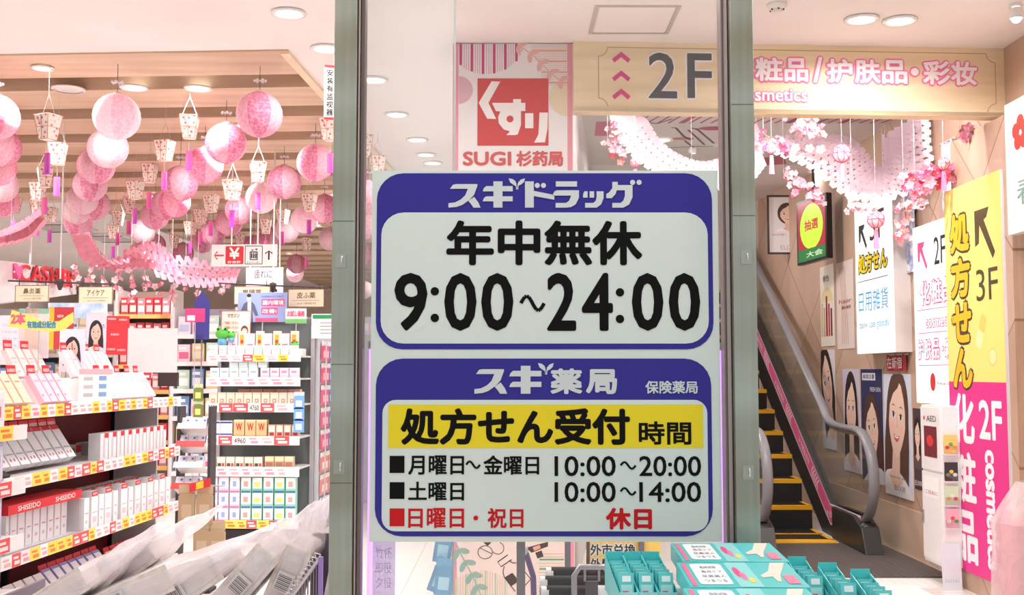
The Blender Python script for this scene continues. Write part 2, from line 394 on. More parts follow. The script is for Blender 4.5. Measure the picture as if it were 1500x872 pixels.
def cassette(px, py, lb):
    c = atZ(px, py, CEIL - 0.032); fr = F(c, nL, dL); t = thing('air_conditioner', c, lb, 'air conditioner', None)
    MB().box(fr, -.36, .36, -.42, .42, -.035, 0, M((238, 232, 230))).build('panel', t, bevel=.006)
    MB().box(fr, -.25, .25, -.25, .25, -.042, -.035, M((206, 200, 200))).build('grille', t)
    for s_ in (-1, 1): MB().box(fr, -.3, .3, s_ * .36 - .03, s_ * .36 + .03, -.04, -.035, M((92, 84, 84))).build('air_slot', t)
cassette(86, 331, 'square ceiling air conditioner above the checkout fascia, nearer one')
cassette(164, 347, 'square ceiling air conditioner farther along the low white ceiling')

# ------------------------------------------------------------------ shop front: posts, fixed pane, sliding pane, light tubes
YG = 3.5                                                 # plane of the glass
m_steel, n, l, b = nodes('brushed_steel')
tc = n.new('ShaderNodeTexCoord'); mp = n.new('ShaderNodeMapping'); mp.inputs['Scale'].default_value = (60, 60, 1.3); nz = n.new('ShaderNodeTexNoise'); nz.inputs['Scale'].default_value = 1; nz.inputs['Detail'].default_value = 4
l.new(tc.outputs['Object'], mp.inputs[0]); l.new(mp.outputs[0], nz.inputs['Vector'])
cr = n.new('ShaderNodeValToRGB'); cr.color_ramp.elements[0].color = lin((170, 174, 168)) + (1,); cr.color_ramp.elements[1].color = lin((198, 202, 196)) + (1,)
nz2 = n.new('ShaderNodeTexNoise'); nz2.inputs['Scale'].default_value = 1.0; mp2 = n.new('ShaderNodeMapping'); mp2.inputs['Scale'].default_value = (0.6, 0.6, 2.6); cr2 = n.new('ShaderNodeValToRGB'); mxs = n.new('ShaderNodeMix'); mxs.data_type = 'RGBA'; mxs.blend_type = 'MULTIPLY'; mxs.inputs[0].default_value = 1.0
l.new(tc.outputs['Object'], mp2.inputs[0]); l.new(mp2.outputs[0], nz2.inputs['Vector']); l.new(nz2.outputs['Fac'], cr2.inputs[0])
cr2.color_ramp.elements[0].position = 0.36; cr2.color_ramp.elements[0].color = (0.58, 0.52, 0.42, 1); cr2.color_ramp.elements[1].position = 0.64; cr2.color_ramp.elements[1].color = (0.96, 1.0, 0.97, 1)  # broad olive-brown tint in the base colour imitates reflections in the steel
l.new(nz.outputs['Fac'], cr.inputs[0]); l.new(cr.outputs[0], mxs.inputs[6]); l.new(cr2.outputs[0], mxs.inputs[7]); l.new(mxs.outputs[2], b.inputs['Base Color']); b.inputs['Metallic'].default_value = 0.9; b.inputs['Roughness'].default_value = 0.36
bp = n.new('ShaderNodeBump'); bp.inputs['Strength'].default_value = 0.08; bp.inputs['Distance'].default_value = 0.004; l.new(nz.outputs['Fac'], bp.inputs['Height']); l.new(bp.outputs[0], b.inputs['Normal'])
m_frame = M((196, 178, 174), 0.35, 0.6); m_frame_dk = M((120, 108, 106), 0.4, 0.6)
def post(x0, x1, fx0, fx1, label, hooks, seams):
    c = ((x0 + x1) / 2, YG, 0)
    t = thing('steel_post', c, label, 'door post')
    fr = F((0, 0, 0), (1, 0, 0), (0, 1, 0))
    MB().box(fr, x0, x1, YG - 0.05, YG + 0.07, 0, CEIL, m_steel).build('steel_cover', t, bevel=0.003)
    for i, (a, b_) in enumerate(((fx0, (fx0 * 2 + fx1) / 3), ((fx0 * 2 + fx1) / 3, fx1))):
        MB().box(fr, a + 0.001, b_ - 0.001, YG - 0.03 + 0.012 * i, YG + 0.034, 0, CEIL, (m_frame, m_frame_dk)[i % 2] if fx0 > x0 else (m_frame_dk, m_frame)[i % 2]).build('glazing_bead', t, bevel=0.002)
    for px, py in hooks:
        p = at(px, py, YG - 0.05)
        hk = MB(); f2 = F(p)
        hk.rrect(f2, -0.017, -0.022, 0.017, 0.022, 0.003, M((176, 178, 170), 0.3, 0.9), 0.003, 0.0)
        hk.tube([f2.p(0.004, 0.012, 0.002), f2.p(0.004, 0.0, 0.008), f2.p(0.004, -0.012, 0.004)], 0.0035, M((215, 215, 210), 0.25, 0.9), 8)
        hk.build('hook_plate', t)
    for py in seams:
        p = at((x0 + x1) / 2 / YG * FPX + CX, py, YG - 0.05)
        MB().box(F((0, 0, p.z)), x0 + 0.002, x1 - 0.002, -0.0012, 0.0012, -(YG - 0.05) - 0.0005, -(YG - 0.05) + 0.0006, M((92, 94, 90), 0.5, 0.6)).build('weld_seam', t)
    return t
def X(px, py=436, Y=YG): return at(px, py, Y).x
YF = YG - 0.05
post(X(485.5, 436, YF), X(519, 436, YF), X(519.5, 436, YF), X(530, 436, YF), 'brushed steel door post on the shop side of the opening hours sign', ((499, 382), (497, 684)), (324, 534, 708))
post(X(1074.5, 436, YF), X(1109, 436, YF), X(1062, 436, YF), X(1074, 436, YF), 'brushed steel door post on the escalator side of the opening hours sign', ((1093, 377), (1096, 692)), (153, 316))
m_glass = glass_mat('clear_glass', (0.99, 1.0, 0.995), 0.035)
m_glass2 = glass_mat('door_glass', (0.985, 1.0, 0.995), 0.03, 0.14, (0.93, 0.92, 0.92))  # white diffuse haze imitates the outside reflecting on the pane
pane = MB().box(F((0, YG + 0.02, 0)), X(530.5, 436, YF) + 0.001, X(1062, 436, YF) - 0.002, 0.02, CEIL - 0.02, -0.005, 0.005, m_glass).build('glass_pane')
tag(pane, 'large fixed glass pane between the two steel door posts', 'window pane')
t = thing('sliding_glass_door', (X(600), YG + 0.12, 0), 'clear sliding glass door parked open behind the fixed pane', 'door')
YD = YG + 0.12
MB().box(F((0, YD, 0)), X(528, 436, YD), X(664, 436, YD), 0.03, CEIL - 0.03, -0.004, 0.004, m_glass2).build('door_glass', t)
MB().box(F((0, YD, 0)), X(664, 436, YD), X(666.5, 436, YD), 0.03, CEIL - 0.03, -0.006, 0.006, M((196, 196, 198), 0.3)).build('edge_seal', t)
MB().box(F((0, YD, 0)), X(528, 436, YD), X(666.5, 436, YD), 0.0, 0.03, -0.012, 0.012, m_frame).build('bottom_rail', t)
MB().box(F((0, YD, 0)), X(528, 436, YD), X(666.5, 436, YD), CEIL - 0.03, CEIL, -0.012, 0.012, m_frame).build('top_rail', t)
m_lilac = M((206, 150, 255), 0.5, 0, 1.6)
YT = YG + 0.058
def ztube(x, y0, y1, name_label):
    a, b_ = at(x, y0, YT), at(x, y1, YT)
    t = thing('light_tube', (b_.x, YT, b_.z), name_label, 'light tube')
    MB().tube([(b_.x, YT, b_.z), (b_.x, YT, a.z)], 0.0085, m_lilac, 10).build('glowing_tube', t)
    for z in (a.z, b_.z):
        MB().tube([(b_.x, YT, z - 0.012), (b_.x, YT, z + 0.012)], 0.011, M((225, 220, 235)), 10).build('end_cap', t)
ztube(541, 506, 900, 'lilac glowing light tube along the shop side edge of the lower sign')
ztube(1057, 508, 800, 'lilac glowing light tube along the escalator side edge of the lower sign')
# lilac tinted acrylic strip with faint lettering under the sign
p0, p1 = at(545, 905, YT), at(579, 797, YT)
t = thing('acrylic_notice_strip', p0, 'translucent lilac notice strip with faint lettering under the hours sign', 'notice')
MB().box(F((0, YT, 0)), p0.x, p1.x, p0.z, p1.z + 0.05, -0.002, 0.002, glass_mat('lilac_acrylic', (0.93, 0.86, 1.0), 0.03, 0.35, (0.80, 0.68, 0.97))).build('strip', t)
mb = MB()
for i, s_ in enumerate(('竹怀', '即役', '夕役')):
    q0, q1 = at(550, 818 + i * 22, YT), at(574, 802 + i * 22, YT)
    mb.text(F((0, YT, 0)), q0.x, q0.z, q1.x, q1.z, s_, M((196, 176, 214)), 0.0026, 0.0)
mb.build('lettering', t)

# ------------------------------------------------------------------ the opening hours sign
YS = YG - 0.012
SF = F((0, YS, 0))
def q(px, py): p = at(px, py, YS); return p.x, p.z
m_plate = M((206, 216, 212), 0.35); m_blue = M((52, 45, 138), 0.45, spec=0.2); m_yel = M((226, 204, 24), 0.45); m_let = M((200, 206, 208), 0.4); m_blk = M((14, 11, 11), 0.5, spec=0.12); m_red = M((190, 18, 26), 0.45, spec=0.2)
def xy(px, py):                                          # sign coordinates: undo the small keystone of the upward view
    return q(px, py)
(sx0, sz1), (sx1, _), (_, sz0) = q(545.5, 250), q(1051, 250), q(796, 794)
t = thing('opening_hours_sign', ((sx0 + sx1) / 2, YS, sz0), 'large white and blue opening hours sign on the glass between steel posts', 'sign')
MB().box(SF, sx0, sx1, sz0, sz1, -0.008, 0.0, m_plate).build('sign_plate', t, bevel=0.0015)
def rr(name, a, b_, r, mat, w, w0=None):
    (u0, v1), (u1, v0) = q(*a), q(*b_)
    return MB().rrect(SF, u0, v0, u1, v1, r, mat, w, w0).build(name, t)
rr('blue_panel', (552.5, 254), (1045.5, 512), 0.085, m_blue, 0.0012); rr('white_field', (559, 311.5), (1038.5, 503.5), 0.072, m_plate, 0.0020)
rr('blue_panel', (551, 525.5), (1044.5, 786), 0.085, m_blue, 0.0012); rr('white_field', (560.5, 586), (1038, 778.5), 0.042, m_plate, 0.0020)
(u0, v1), (u1, v0) = q(569, 593), q(1030, 656.5)
MB().rect(SF, u0, v0, u1, v1, m_yel, 0.0026).build('yellow_band', t)
def tx(name, x0, y0, x1, y1, body, mat, off, w=0.0032):
    (u0, v1), (u1, v0) = q(x0, y0), q(x1, y1)
    mb = MB()
    if len(body) > 1 and name == 'spread': raise ValueError
    mb.text(SF, u0, v0, u1, v1, body, mat, w, off); return mb.build(name, t)
# shop name drawn letter by letter in the rounded slab style of the photograph (unit boxes: x 0..1, y 0..1)
def stroke(mb, box, pts):
    x0, y0, x1, y1 = box
    P = [q(x0 + (x1 - x0) * a, y1 - (y1 - y0) * b_) for a, b_ in pts]
    mb.shape(SF, P, m_let, 0.0032)
def G_su(mb, B):
    stroke(mb, B, [(0.05, .80), (0.14, .97), (0.24, 1.0), (0.90, 1.0), (0.90, .92), (0.80, .55), (0.66, .33), (0.42, .11), (0.25, .03), (0.0, 0.0), (0.0, .19), (0.2, .22), (0.38, .34), (0.52, .52), (0.60, .78), (0.60, .80)])
    stroke(mb, B, [(0.62, .28), (0.80, .46), (0.93, .22), (1.0, 0.0), (0.78, 0.0), (0.70, .16)])
def G_gi(mb, B):
    stroke(mb, B, [(0.36, 0.0), (0.36, 1.0), (0.66, 1.0), (0.66, 0.0)])
    stroke(mb, B, [(0.0, .62), (0.04, .74), (0.12, .82), (0.36, .82), (0.36, .62)]); stroke(mb, B, [(0.66, .62), (0.66, .82), (1.0, .82), (1.0, .62)])
    stroke(mb, B, [(0.0, .24), (0.04, .36), (0.12, .43), (0.36, .43), (0.36, .24)]); stroke(mb, B, [(0.66, .24), (0.66, .43), (1.0, .43), (1.0, .24)])
def leaf(mb, B):
    stroke(mb, B, [(0.46, 0), (0.44, .3), (0.30, .42), (0.10, .62), (0.0, 1.0), (0.25, .93), (0.42, .75), (0.48, .5), (0.50, 0)])
    stroke(mb, B, [(0.52, 0), (0.54, .35), (0.58, .62), (0.74, .88), (1.0, 1.0), (0.94, .66), (0.76, .44), (0.60, .34), (0.58, 0)])
mb = MB()
G_su(mb, (657, 270, 704, 304.5)); G_gi(mb, (707, 266, 751, 304.5)); leaf(mb, (745, 261.5, 769, 278))
stroke(mb, (769, 266, 812, 304.5), [(0, 0), (0, 1), (.30, 1), (.30, .64), (1, .48), (1, .30), (.30, .44), (.30, 0)])
for cx in (787, 796): (cu, cv) = q(cx, 272); mb.ellipse(SF, cu, cv, 0.0082, 0.0082, m_let, 0.0032)
stroke(mb, (812, 266, 848, 304.5), [(0.06, .80), (.06, 1.0), (.92, 1.0), (.92, .80)])
stroke(mb, (810, 266, 848, 304.5), [(0.0, .52), (.06, .62), (.14, .66), (1, .66), (1, .38), (.88, .13), (.70, .02), (.5, 0), (.10, 0), (.10, .18), (.5, .18), (.62, .26), (.70, .46), (0, .46)])
stroke(mb, (854, 266, 884, 304.5), [(0, .38), (0, .50), (.06, .62), (.22, .62), (.22, .38)])
stroke(mb, (854, 266, 884, 304.5), [(.32, .38), (.32, .62), (.54, .62), (.54, .38)])
stroke(mb, (854, 266, 884, 304.5), [(.66, .62), (1, .62), (1, .36), (.88, .12), (.66, 0), (.10, 0), (.10, .18), (.5, .18), (.62, .26), (.66, .40)])
stroke(mb, (888, 266, 928, 304.5), [(.22, .98), (.42, .98), (.42, .86), (.96, .86), (.96, .40), (.84, .12), (.62, 0), (.22, 0), (.22, .18), (.52, .18), (.62, .26), (.68, .44), (.68, .66), (.38, .66), (.34, .52), (.20, .36), (.0, .36), (0, .52), (.10, .58), (.22, .74)])
for cx in (926.5, 936): (cu, cv) = q(cx, 267.5); mb.ellipse(SF, cu, cv, 0.0082, 0.0082, m_let, 0.0032)
mb.build('shop_name', t)
mb = MB()
G_su(mb, (695, 541, 743, 577)); G_gi(mb, (746, 536, 793, 577)); leaf(mb, (788, 532, 811, 549))
(u0, v1), (u1, v0) = q(806, 540), q(853, 577.5); mb.text(SF, u0, v0, u1, v1, '薬', m_let, 0.0032, 0.04)
(u0, v1), (u1, v0) = q(858, 541), q(904, 577.5); mb.text(SF, u0, v0, u1, v1, '局', m_let, 0.0032, 0.045)
mb.build('shop_name', t)
tx('lettering', 945, 558, 1022, 577, '保険薬局', m_let, 0.03)
tx('lettering', 654, 323, 941, 389, '年中無休', m_blk, 0.035)
tx('lettering', 578, 400, 626, 485, '9', m_blk, 0.026)
for cx, cy in ((637, 427), (637, 466), (908, 428.5), (908, 467.5)):
    cu, cv = q(cx, cy); MB().ellipse(SF, cu, cv, 0.0135, 0.0135, m_blk, 0.0032).build('colon_dot', t)
for x0, x1, ch in ((651, 698, '0'), (705, 752, '0'), (801, 844, '2'), (852, 898, '4'), (925, 972, '0'), (979, 1026, '0')):
    tx('lettering', x0, 400, x1, 485, ch, m_blk, 0.026)
def tilde(mb, x0, y0, x1, y1, th):
    pts = []
    for i in range(13):
        k_ = i / 12; pts.append(q(x0 + (x1 - x0) * k_, (y0 + y1) / 2 - (y1 - y0) / 2 * math.sin(2 * math.pi * k_) * (1 if True else -1)))
    mb.line(SF, pts, th, m_blk, 0.0032)
mb = MB(); tilde(mb, 763, 434, 797, 455, 0.0115); mb.build('wave_dash', t)
tx('lettering', 587, 598, 923, 652, '処方せん受付', m_blk, 0.04)
tx('lettering', 935, 617, 1013, 652, '時間', m_blk, 0.035)
for y0, y1, mt, s_, x1 in ((667, 696, m_blk, '月曜日~金曜日', 791), (705.5, 734, m_blk, '土曜日', 680), (744, 774, m_red, '日曜日・祝日', 768)):
    (u0, v1), (u1, v0) = q(571, y0 + 1), q(592.5, y1 - 3); MB().rect(SF, u0, v0, u1, v1, mt, 0.0032).build('bullet_square', t)
    if '~' in s_:
        tx('lettering', 598, y0, 680, y1, '月曜日', mt, 0.03); tx('lettering', 708, y0, 790, y1, '金曜日', mt, 0.03)
        mb = MB(); tilde(mb, 683, y0 + 9, 703, y0 + 19, 0.007); mb.build('wave_dash', t)
    elif '・' in s_:
        tx('lettering', 598, y0, 680, y1, '日曜日', mt, 0.03); tx('lettering', 714, y0, 767, y1, '祝日', mt, 0.03)
        mb = MB(); cu, cv = q(697, 759); mb.ellipse(SF, cu, cv, 0.0075, 0.0075, mt, 0.0032); mb.build('middle_dot', t)
    else: tx('lettering', 598, y0, x1, y1, s_, mt, 0.03)
for y0, y1, a_, b_ in ((668, 698, '10:00', '20:00'), (706, 736, '10:00', '14:00')):
    tx('lettering', 812, y0, 902, y1, a_, m_blk, 0.02); tx('lettering', 936, y0, 1027, y1, b_, m_blk, 0.02)
    mb = MB(); tilde(mb, 909, y0 + 9, 931, y0 + 19, 0.007); mb.build('wave_dash', t)
tx('lettering', 887, 744, 955, 776, '休日', m_red, 0.045)

# ------------------------------------------------------------------ wooden header over the escalator passage
HA, HB = at(840.5, 163, 6.46), at(1479, 175.3, 6.615)
HX = (HB - HA); HX.z = 0
HL = HX.length; HF = F((HA.x, HA.y, HA.z), HX, (0, 0, 1)); HH = CEIL - HA.z
t = thing('wooden_header', HF.p(HL / 2, 0, 0), 'long pale wood header board over the passage to the escalator', 'header sign')
MB().box(HF, 0, HL, 0, HH, -0.1, 0, m_head).build('board', t, bevel=0.003)
m_groove = M((196, 166, 128)); m_moulding = M((238, 216, 182))  # moulding in a pale tone of the board wood
def hq(px, py):
    p = atP(px, py, HF.o, HF.n) - HF.o; return p.dot(HF.x), p.z
def notch(x0, y0, x1, y1, r):
    P = []
    for cx, cy, a0 in ((x0, y0, 0), (x0, y1, 90), (x1, y1, 180), (x1, y0, 270)):
        arc = [(cx + r * math.cos(R(a0 + 90 * (1 - i / 6))), cy + r * math.sin(R(a0 + 90 * (1 - i / 6)))) for i in range(7)]
        P.append(arc)
    return P[0][::1], P[1], P[2], P[3]
(ha0, hb0), (ha1, hb1) = hq(877, 157), hq(1457, 79)
mb = MB(); r = 0.055
def arcp(cx, cy, a0, a1): return [(cx + r * math.cos(R(a0 + (a1 - a0) * i / 6)), cy + r * math.sin(R(a0 + (a1 - a0) * i / 6))) for i in range(7)]
loop = arcp(ha0, hb0, 90, 0) + arcp(ha1, hb0, 180, 90) + arcp(ha1, hb1, 270, 180) + arcp(ha0, hb1, 360, 270)
loop.append(loop[0])
mb.line(HF, loop, 0.006, m_groove, 0.0008); mb.build('inlaid_outline', t)
mb = MB(); (a_, b_), (_, d_) = hq(842, 163), hq(842, 158)
mb.rect(HF, 0.004, 0.0, HL - 0.004, d_ - b_ + 0.008, m_moulding, 0.012); mb.box(HF, 0.0, HL, -0.001, 0.026, 0.0, 0.012, m_moulding); mb.build('lower_moulding', t)
for cy in (82, 109.5, 136):
    (cu, cv) = hq(910, cy); k_ = 0.041
    MB().shape(HF, [(cu, cv + k_ * .62), (cu + k_ * 1.35, cv - k_ * .5), (cu + k_ * 1.0, cv - k_ * 1.0), (cu, cv - k_ * .15), (cu - k_ * 1.0, cv - k_ * 1.0), (cu - k_ * 1.35, cv - k_ * .5)], M((218, 66, 136)), 0.003, 0.0).build('arrow_chevron', t)
def htext(x0, y0, x1, y1, body, face, edge, off, grow):
    (u0, v0), (u1, v1) = hq(x0, y1), hq(x1, y0)
    MB().text(HF, u0, v0, u1, v1, body, edge, 0.004, off, 0.0, grow).build('letter_outline', t)
    MB().text(HF, u0, v0, u1, v1, body, face, 0.007, off, 0.004).build('lettering', t)
m_wlet = M((250, 244, 246)); m_dk = M((84, 78, 82)); m_po = M((240, 132, 180))
htext(950, 78, 991, 144, '2', m_dk, m_wlet, 0.012, 0.010); htext(1007, 79, 1042, 144, 'F', m_dk, m_wlet, 0.012, 0.010)
for x0, x1, s_ in ((1062, 1103, '化'), (1106, 1146, '粧'), (1149, 1183, '品'), (1211, 1248, '护'), (1252, 1289, '肤'), (1292, 1328, '品'), (1352, 1391, '彩'), (1393, 1430, '妆')):
    htext(x0, 84 + (x0 - 1062) * .021, x1, 118 + (x0 - 1062) * .021, s_, m_wlet, m_po, 0.03, 0.010)
htext(1191, 84, 1204, 121, '/', m_wlet, m_po, 0.03, 0.010); htext(1334, 100, 1345, 111, '●', m_wlet, m_po, 0.0, 0.010)
htext(1080, 131, 1182, 148, 'cosmetics', m_wlet, m_po, 0.03, 0.006)

# ------------------------------------------------------------------ tall pharmacy banner on the pillar
YB = 6.5
BF = F((0, YB, 0))
def bq(px, py): p = at(px, py, YB); return p.x, p.z
(bx0, bz1), (bx1, _) = bq(663.5, 56), bq(839, 56)
bz0 = 0.02
t = thing('pharmacy_banner', ((bx0 + bx1) / 2, YB, bz0), 'tall white pharmacy banner with red square emblem and pink edges on the pillar', 'banner')
MB().box(BF, bx0, bx1, bz0, CEIL - 0.005, -0.015, 0.0, M((238, 230, 230))).build('banner_sheet', t)
for a_, b_, nm in ((bx0, bx0 + 0.034, 0), (bx1 - 0.034, bx1 - 0.004, 1)):
    MB().rect(BF, a_, bz0, b_, CEIL - 0.006, M((232, 150, 166)) , 0.001).build('pink_edge', t)
cu, cv = bq(711, 50); rr_ = 0.247
mb = MB(); x = bx0 + 0.04; i = 0
while x < bx1 - 0.1:
    dx = x - cu
    if abs(dx) < rr_: 
        h = math.sqrt(rr_ ** 2 - dx ** 2); wd = 0.014 if i % 5 == 0 else 0.0035
        mb.rect(BF, x, cv - h, x + wd, CEIL - 0.006, M((200, 40, 106)) if i % 5 == 0 else M((214, 140, 176)), 0.0012)
    x += 0.0135; i += 1
mb.build('stripe_disc', t)
mb = MB()
for k_ in range(26):
    z = bq(0, 60 + k_ * 2.6)[1]; (xa, _) = bq(778 + (k_ // 6) * 5, 60)
    mb.rect(BF, xa, z, bx1 - 0.036, z + (0.008 if k_ % 6 == 0 else 0.003), M((232, 150, 120)) if k_ % 6 == 0 else M((236, 186, 170)), 0.0012)
mb.build('stripe_block', t)
cu, cv = bq(672, 132); MB().ellipse(BF, cu, cv, 0.085, 0.085, M((222, 176, 188)), 0.0008, 24, None, -90, 90).build('tinted_disc', t); cu, cv = bq(831, 144); MB().ellipse(BF, cu, cv, 0.11, 0.11, M((234, 214, 186)), 0.0008, 24, None, 90, 270).build('tinted_disc', t)
def sprig(mb, pts, mat, leafr, w):
    P = [bq(*p) for p in pts]; mb.line(BF, P, 0.007, mat, w)
    for (a, b_), (c, d) in zip(P, P[1:]):
        ang = math.atan2(d - b_, c - a)
        for sg in (-1, 1):
            t_ = ang + sg * 0.9; cu, cv = (a + c) / 2 + math.cos(t_) * leafr, (b_ + d) / 2 + math.sin(t_) * leafr
            mb.shape(BF, [(cu + leafr * math.cos(k_) * math.cos(t_) - 0.5 * leafr * math.sin(k_) * math.sin(t_), cv + leafr * math.cos(k_) * math.sin(t_) + 0.5 * leafr * math.sin(k_) * math.cos(t_)) for k_ in [2 * math.pi * j / 12 for j in range(12)]], mat, w + 0.0002)
mb = MB(); sprig(mb, [(752, 58), (768, 72), (784, 84), (798, 98), (812, 112), (828, 122)], M((232, 176, 170)), 0.03, 0.0016); mb.build('leaf_print', t)
(u0, v1), (u1, v0) = bq(699.5, 115), bq(803.5, 213.5)
MB().rect(BF, u0, v0, u1, v1, RED if False else M((206, 60, 62)), 0.002).build('emblem_square', t)
mw = M((244, 236, 236)); mb = MB()
def bs(pts, mat=mw, w=0.0028): mb.shape(BF, [bq(660 + a * 185 / 807, 50 + b_ * 200 / 872) for a, b_ in pts], mat, w)
bs([(262, 302), (318, 304), (242, 440), (292, 543), (234, 541), (180, 440)])
bs([(265, 440), (400, 440), (400, 416), (450, 416), (450, 440), (478, 440), (478, 492), (450, 492), (450, 580), (430, 640), (412, 646), (356, 646), (380, 622), (340, 610), (308, 570), (304, 530), (318, 495), (290, 492)])
bs([(476, 506), (529, 506), (529, 602), (476, 602)]); bs([(568, 502), (622, 502), (620, 600), (604, 692), (534, 694), (562, 640)])
cu, cv = bq(660 + 380 * 185 / 807, 50 + 543 * 200 / 872); mb.ellipse(BF, cu, cv, 0.021, 0.021, M((206, 60, 62)), 0.0034)
mb.build('emblem_letters', t)
mr = M((206, 84, 84))
def btx(x0, y0, x1, y1, s_, off): 
    (u0, v1), (u1, v0) = bq(x0, y0), bq(x1, y1); MB().text(BF, u0, v0, u1, v1, s_, mr, 0.002, off).build('lettering', t)
btx(678, 222, 749, 243, 'SUGI', 0.05)
btx(756, 221, 825, 244, '杉药局', 0.045)
# lower part of the banner, seen below the sign
mb = MB()
(u0, v1), (u1, v0) = bq(664.5, 720), bq(838, 900)
mb.rect(BF, u0 + 0.034, bz0, u1 - 0.03, v1, M((238, 216, 208)), 0.0006); mb.build('beige_print', t)
mb = MB()
for i in range(22):
    (xa, _), (_, z1) = bq(667 + i * 3.6, 800), bq(0, 848 - 12 * math.sin(i / 21 * math.pi))
    mb.rect(BF, xa, bz0, xa + (0.009 if i % 4 == 0 else 0.0035), z1, M((178, 204, 160)) if i % 4 == 0 else M((214, 190, 170)), 0.0011)
mb.build('stripe_print', t); mb = MB()
for i in range(14):
    (xa, za), (xb, _) = bq(788 + (i % 3), 812 + i * 4.6), bq(826, 800)
    mb.rect(BF, xa, za, xb, za + (0.009 if i % 3 == 2 else 0.003), M((92, 164, 124)) if i % 3 == 2 else M((206, 170, 150)), 0.0011)
mb.build('stripe_print', t)
mb = MB(); sprig(mb, [(668, 797), (676, 814), (686, 832), (695, 850), (702, 866), (707, 882)], M((150, 180, 168)), 0.033, 0.0016); mb.build('leaf_print', t)
mb = MB(); ml = M((72, 56, 52))
def ln(pts, th=0.004, m=None): mb.line(BF, [bq(640 + a * 200 / 1500, 790 + b_ * 82 / 615) for a, b_ in pts], th, m or ml, 0.0022)
ln([(530 + 80 * math.cos(k_ * math.pi / 10), 145 + 72 * math.sin(k_ * math.pi / 10)) for k_ in range(21)])
ln([(670 + 66 * math.cos(k_ * math.pi / 10), 100 + 66 * math.sin(k_ * math.pi / 10)) for k_ in range(-4, 9)])
ln([(470, 95), (600, 160)]); ln([(668, 252), (780, 172)], 0.006); ln([(705, 304), (820, 225)], 0.006); ln([(668, 252), (705, 304)], 0.003); ln([(740, 300), (725, 360), (740, 420), (860, 575)], 0.005)
ln([(800, 240), (830, 262), (870, 262)], 0.005); ln([(960, 350), (1030, 440), (960, 520)], 0.005)
mb.shape(BF, [bq(640 + a * 200 / 1500, 790 + b_ * 82 / 615) for a, b_ in [(745, 420), (830, 370), (900, 460), (815, 520)]], ml, 0.002)
mb.shape(BF, [bq(640 + a * 200 / 1500, 790 + b_ * 82 / 615) for a, b_ in [(510, 35), (600, 35), (555, 78)]], ml, 0.002)
mb.shape(BF, [bq(640 + a * 200 / 1500, 790 + b_ * 82 / 615) for a, b_ in [(980, 95), (1220, 30), (1220, 80), (1040, 150)]], ml, 0.002)
mb.shape(BF, [bq(640 + a * 200 / 1500, 790 + b_ * 82 / 615) for a, b_ in [(1050, 90), (1130, 62), (1140, 100), (1070, 130)]], M((236, 160, 140)), 0.0026)
mb.shape(BF, [bq(640 + a * 200 / 1500, 790 + b_ * 82 / 615) for a, b_ in [(1080, 150), (1150, 125), (1172, 190), (1105, 215)]], ml, 0.002)
mb.build('cosmetics_drawing', t)

def topz(x, y):
    p = Vector((x, y, CEIL)) - trimO; u, v = p.dot(nL), p.dot(dL)
    if u < -4.0 and v > 5.7: return CEIL - 0.03
    if v < 0 or u > -0.06: return CEIL
    return CEIL if (v % 0.86) < 0.53 else CEIL + 0.3


# ------------------------------------------------------------------ mural on the ceiling behind the header
MF = F((0, 0, CEIL - 0.004), (1, 0, 0), (0, -1, 0), (0, 0, -1))     # looks down: u = x, v = -y
def cq(px, py): p = atZ(px, py, CEIL - 0.004); return p.x, -p.y
m_rose = M((190, 90, 120)); m_rose2 = M((206, 120, 140)); m_line = M((112, 84, 84))
t = thing('ceiling_mural', (1.6, 8.6, CEIL - 0.004), 'printed cosmetics mural with rose stripes on the ceiling behind the header', 'mural')
mb = MB()
(u0, v1), (u1, v0) = cq(850, 166), cq(1205, 240)
MB().rect(MF, 0.45, -10.4, XR - 0.02, -7.0, M((226, 218, 216)), 0.0).build('print_sheet', t)
for i in range(26):
    a = 0.9 + i * 0.085; wd = 0.055 if i % 5 == 0 else 0.02
    mb.shape(MF, [(a, -8.62), (a + wd, -8.62), (a + wd + 0.09, -8.28), (a + 0.09, -8.28)], m_rose, 0.001)
mb.build('stripe_print', t)
mb = MB()
for pts in ([(873, 178), (893, 178), (894, 199), (871, 199)], [(1107, 232), (1148, 228), (1152, 240), (1108, 243)]):
    MB().shape(MF, [cq(*p) for p in pts], m_rose2, 0.001).build('rose_block', t)
for px, py, w_, h_ in ((1046, 188, .13, .07), (1000, 203, .10, .05), (1195, 229, .14, .10)):
    u, v = cq(px, py); MB().ellipse(MF, u, v, w_, h_, m_rose if py < 200 else M((214, 140, 130)), 0.0015).build('lipstick_print', t)
mb = MB()
for P in ([(983, 187), (990, 187), (1002, 200), (1012, 205)], [(1008, 190), (1032, 212)], [(1020, 188), (1046, 210)], [(1012, 187), (1022, 190)], [(1003, 206), (1016, 216)], [(945, 179), (962, 181), (985, 174)], [(960, 218), (1000, 215), (1045, 214)]):
    mb.line(MF, [cq(*p) for p in P], 0.02, m_line, 0.0015)
mb.build('brush_drawing', t)
mb = MB()
for i in range(9):
    a, b_ = cq(1112 + i * 2, 212 + i * 2.2), cq(1195 - i * 3, 212 + i * 2.2); mb.line(MF, [a, b_], 0.025, M((180, 150, 140)), 0.001)
mb.build('line_print', t)
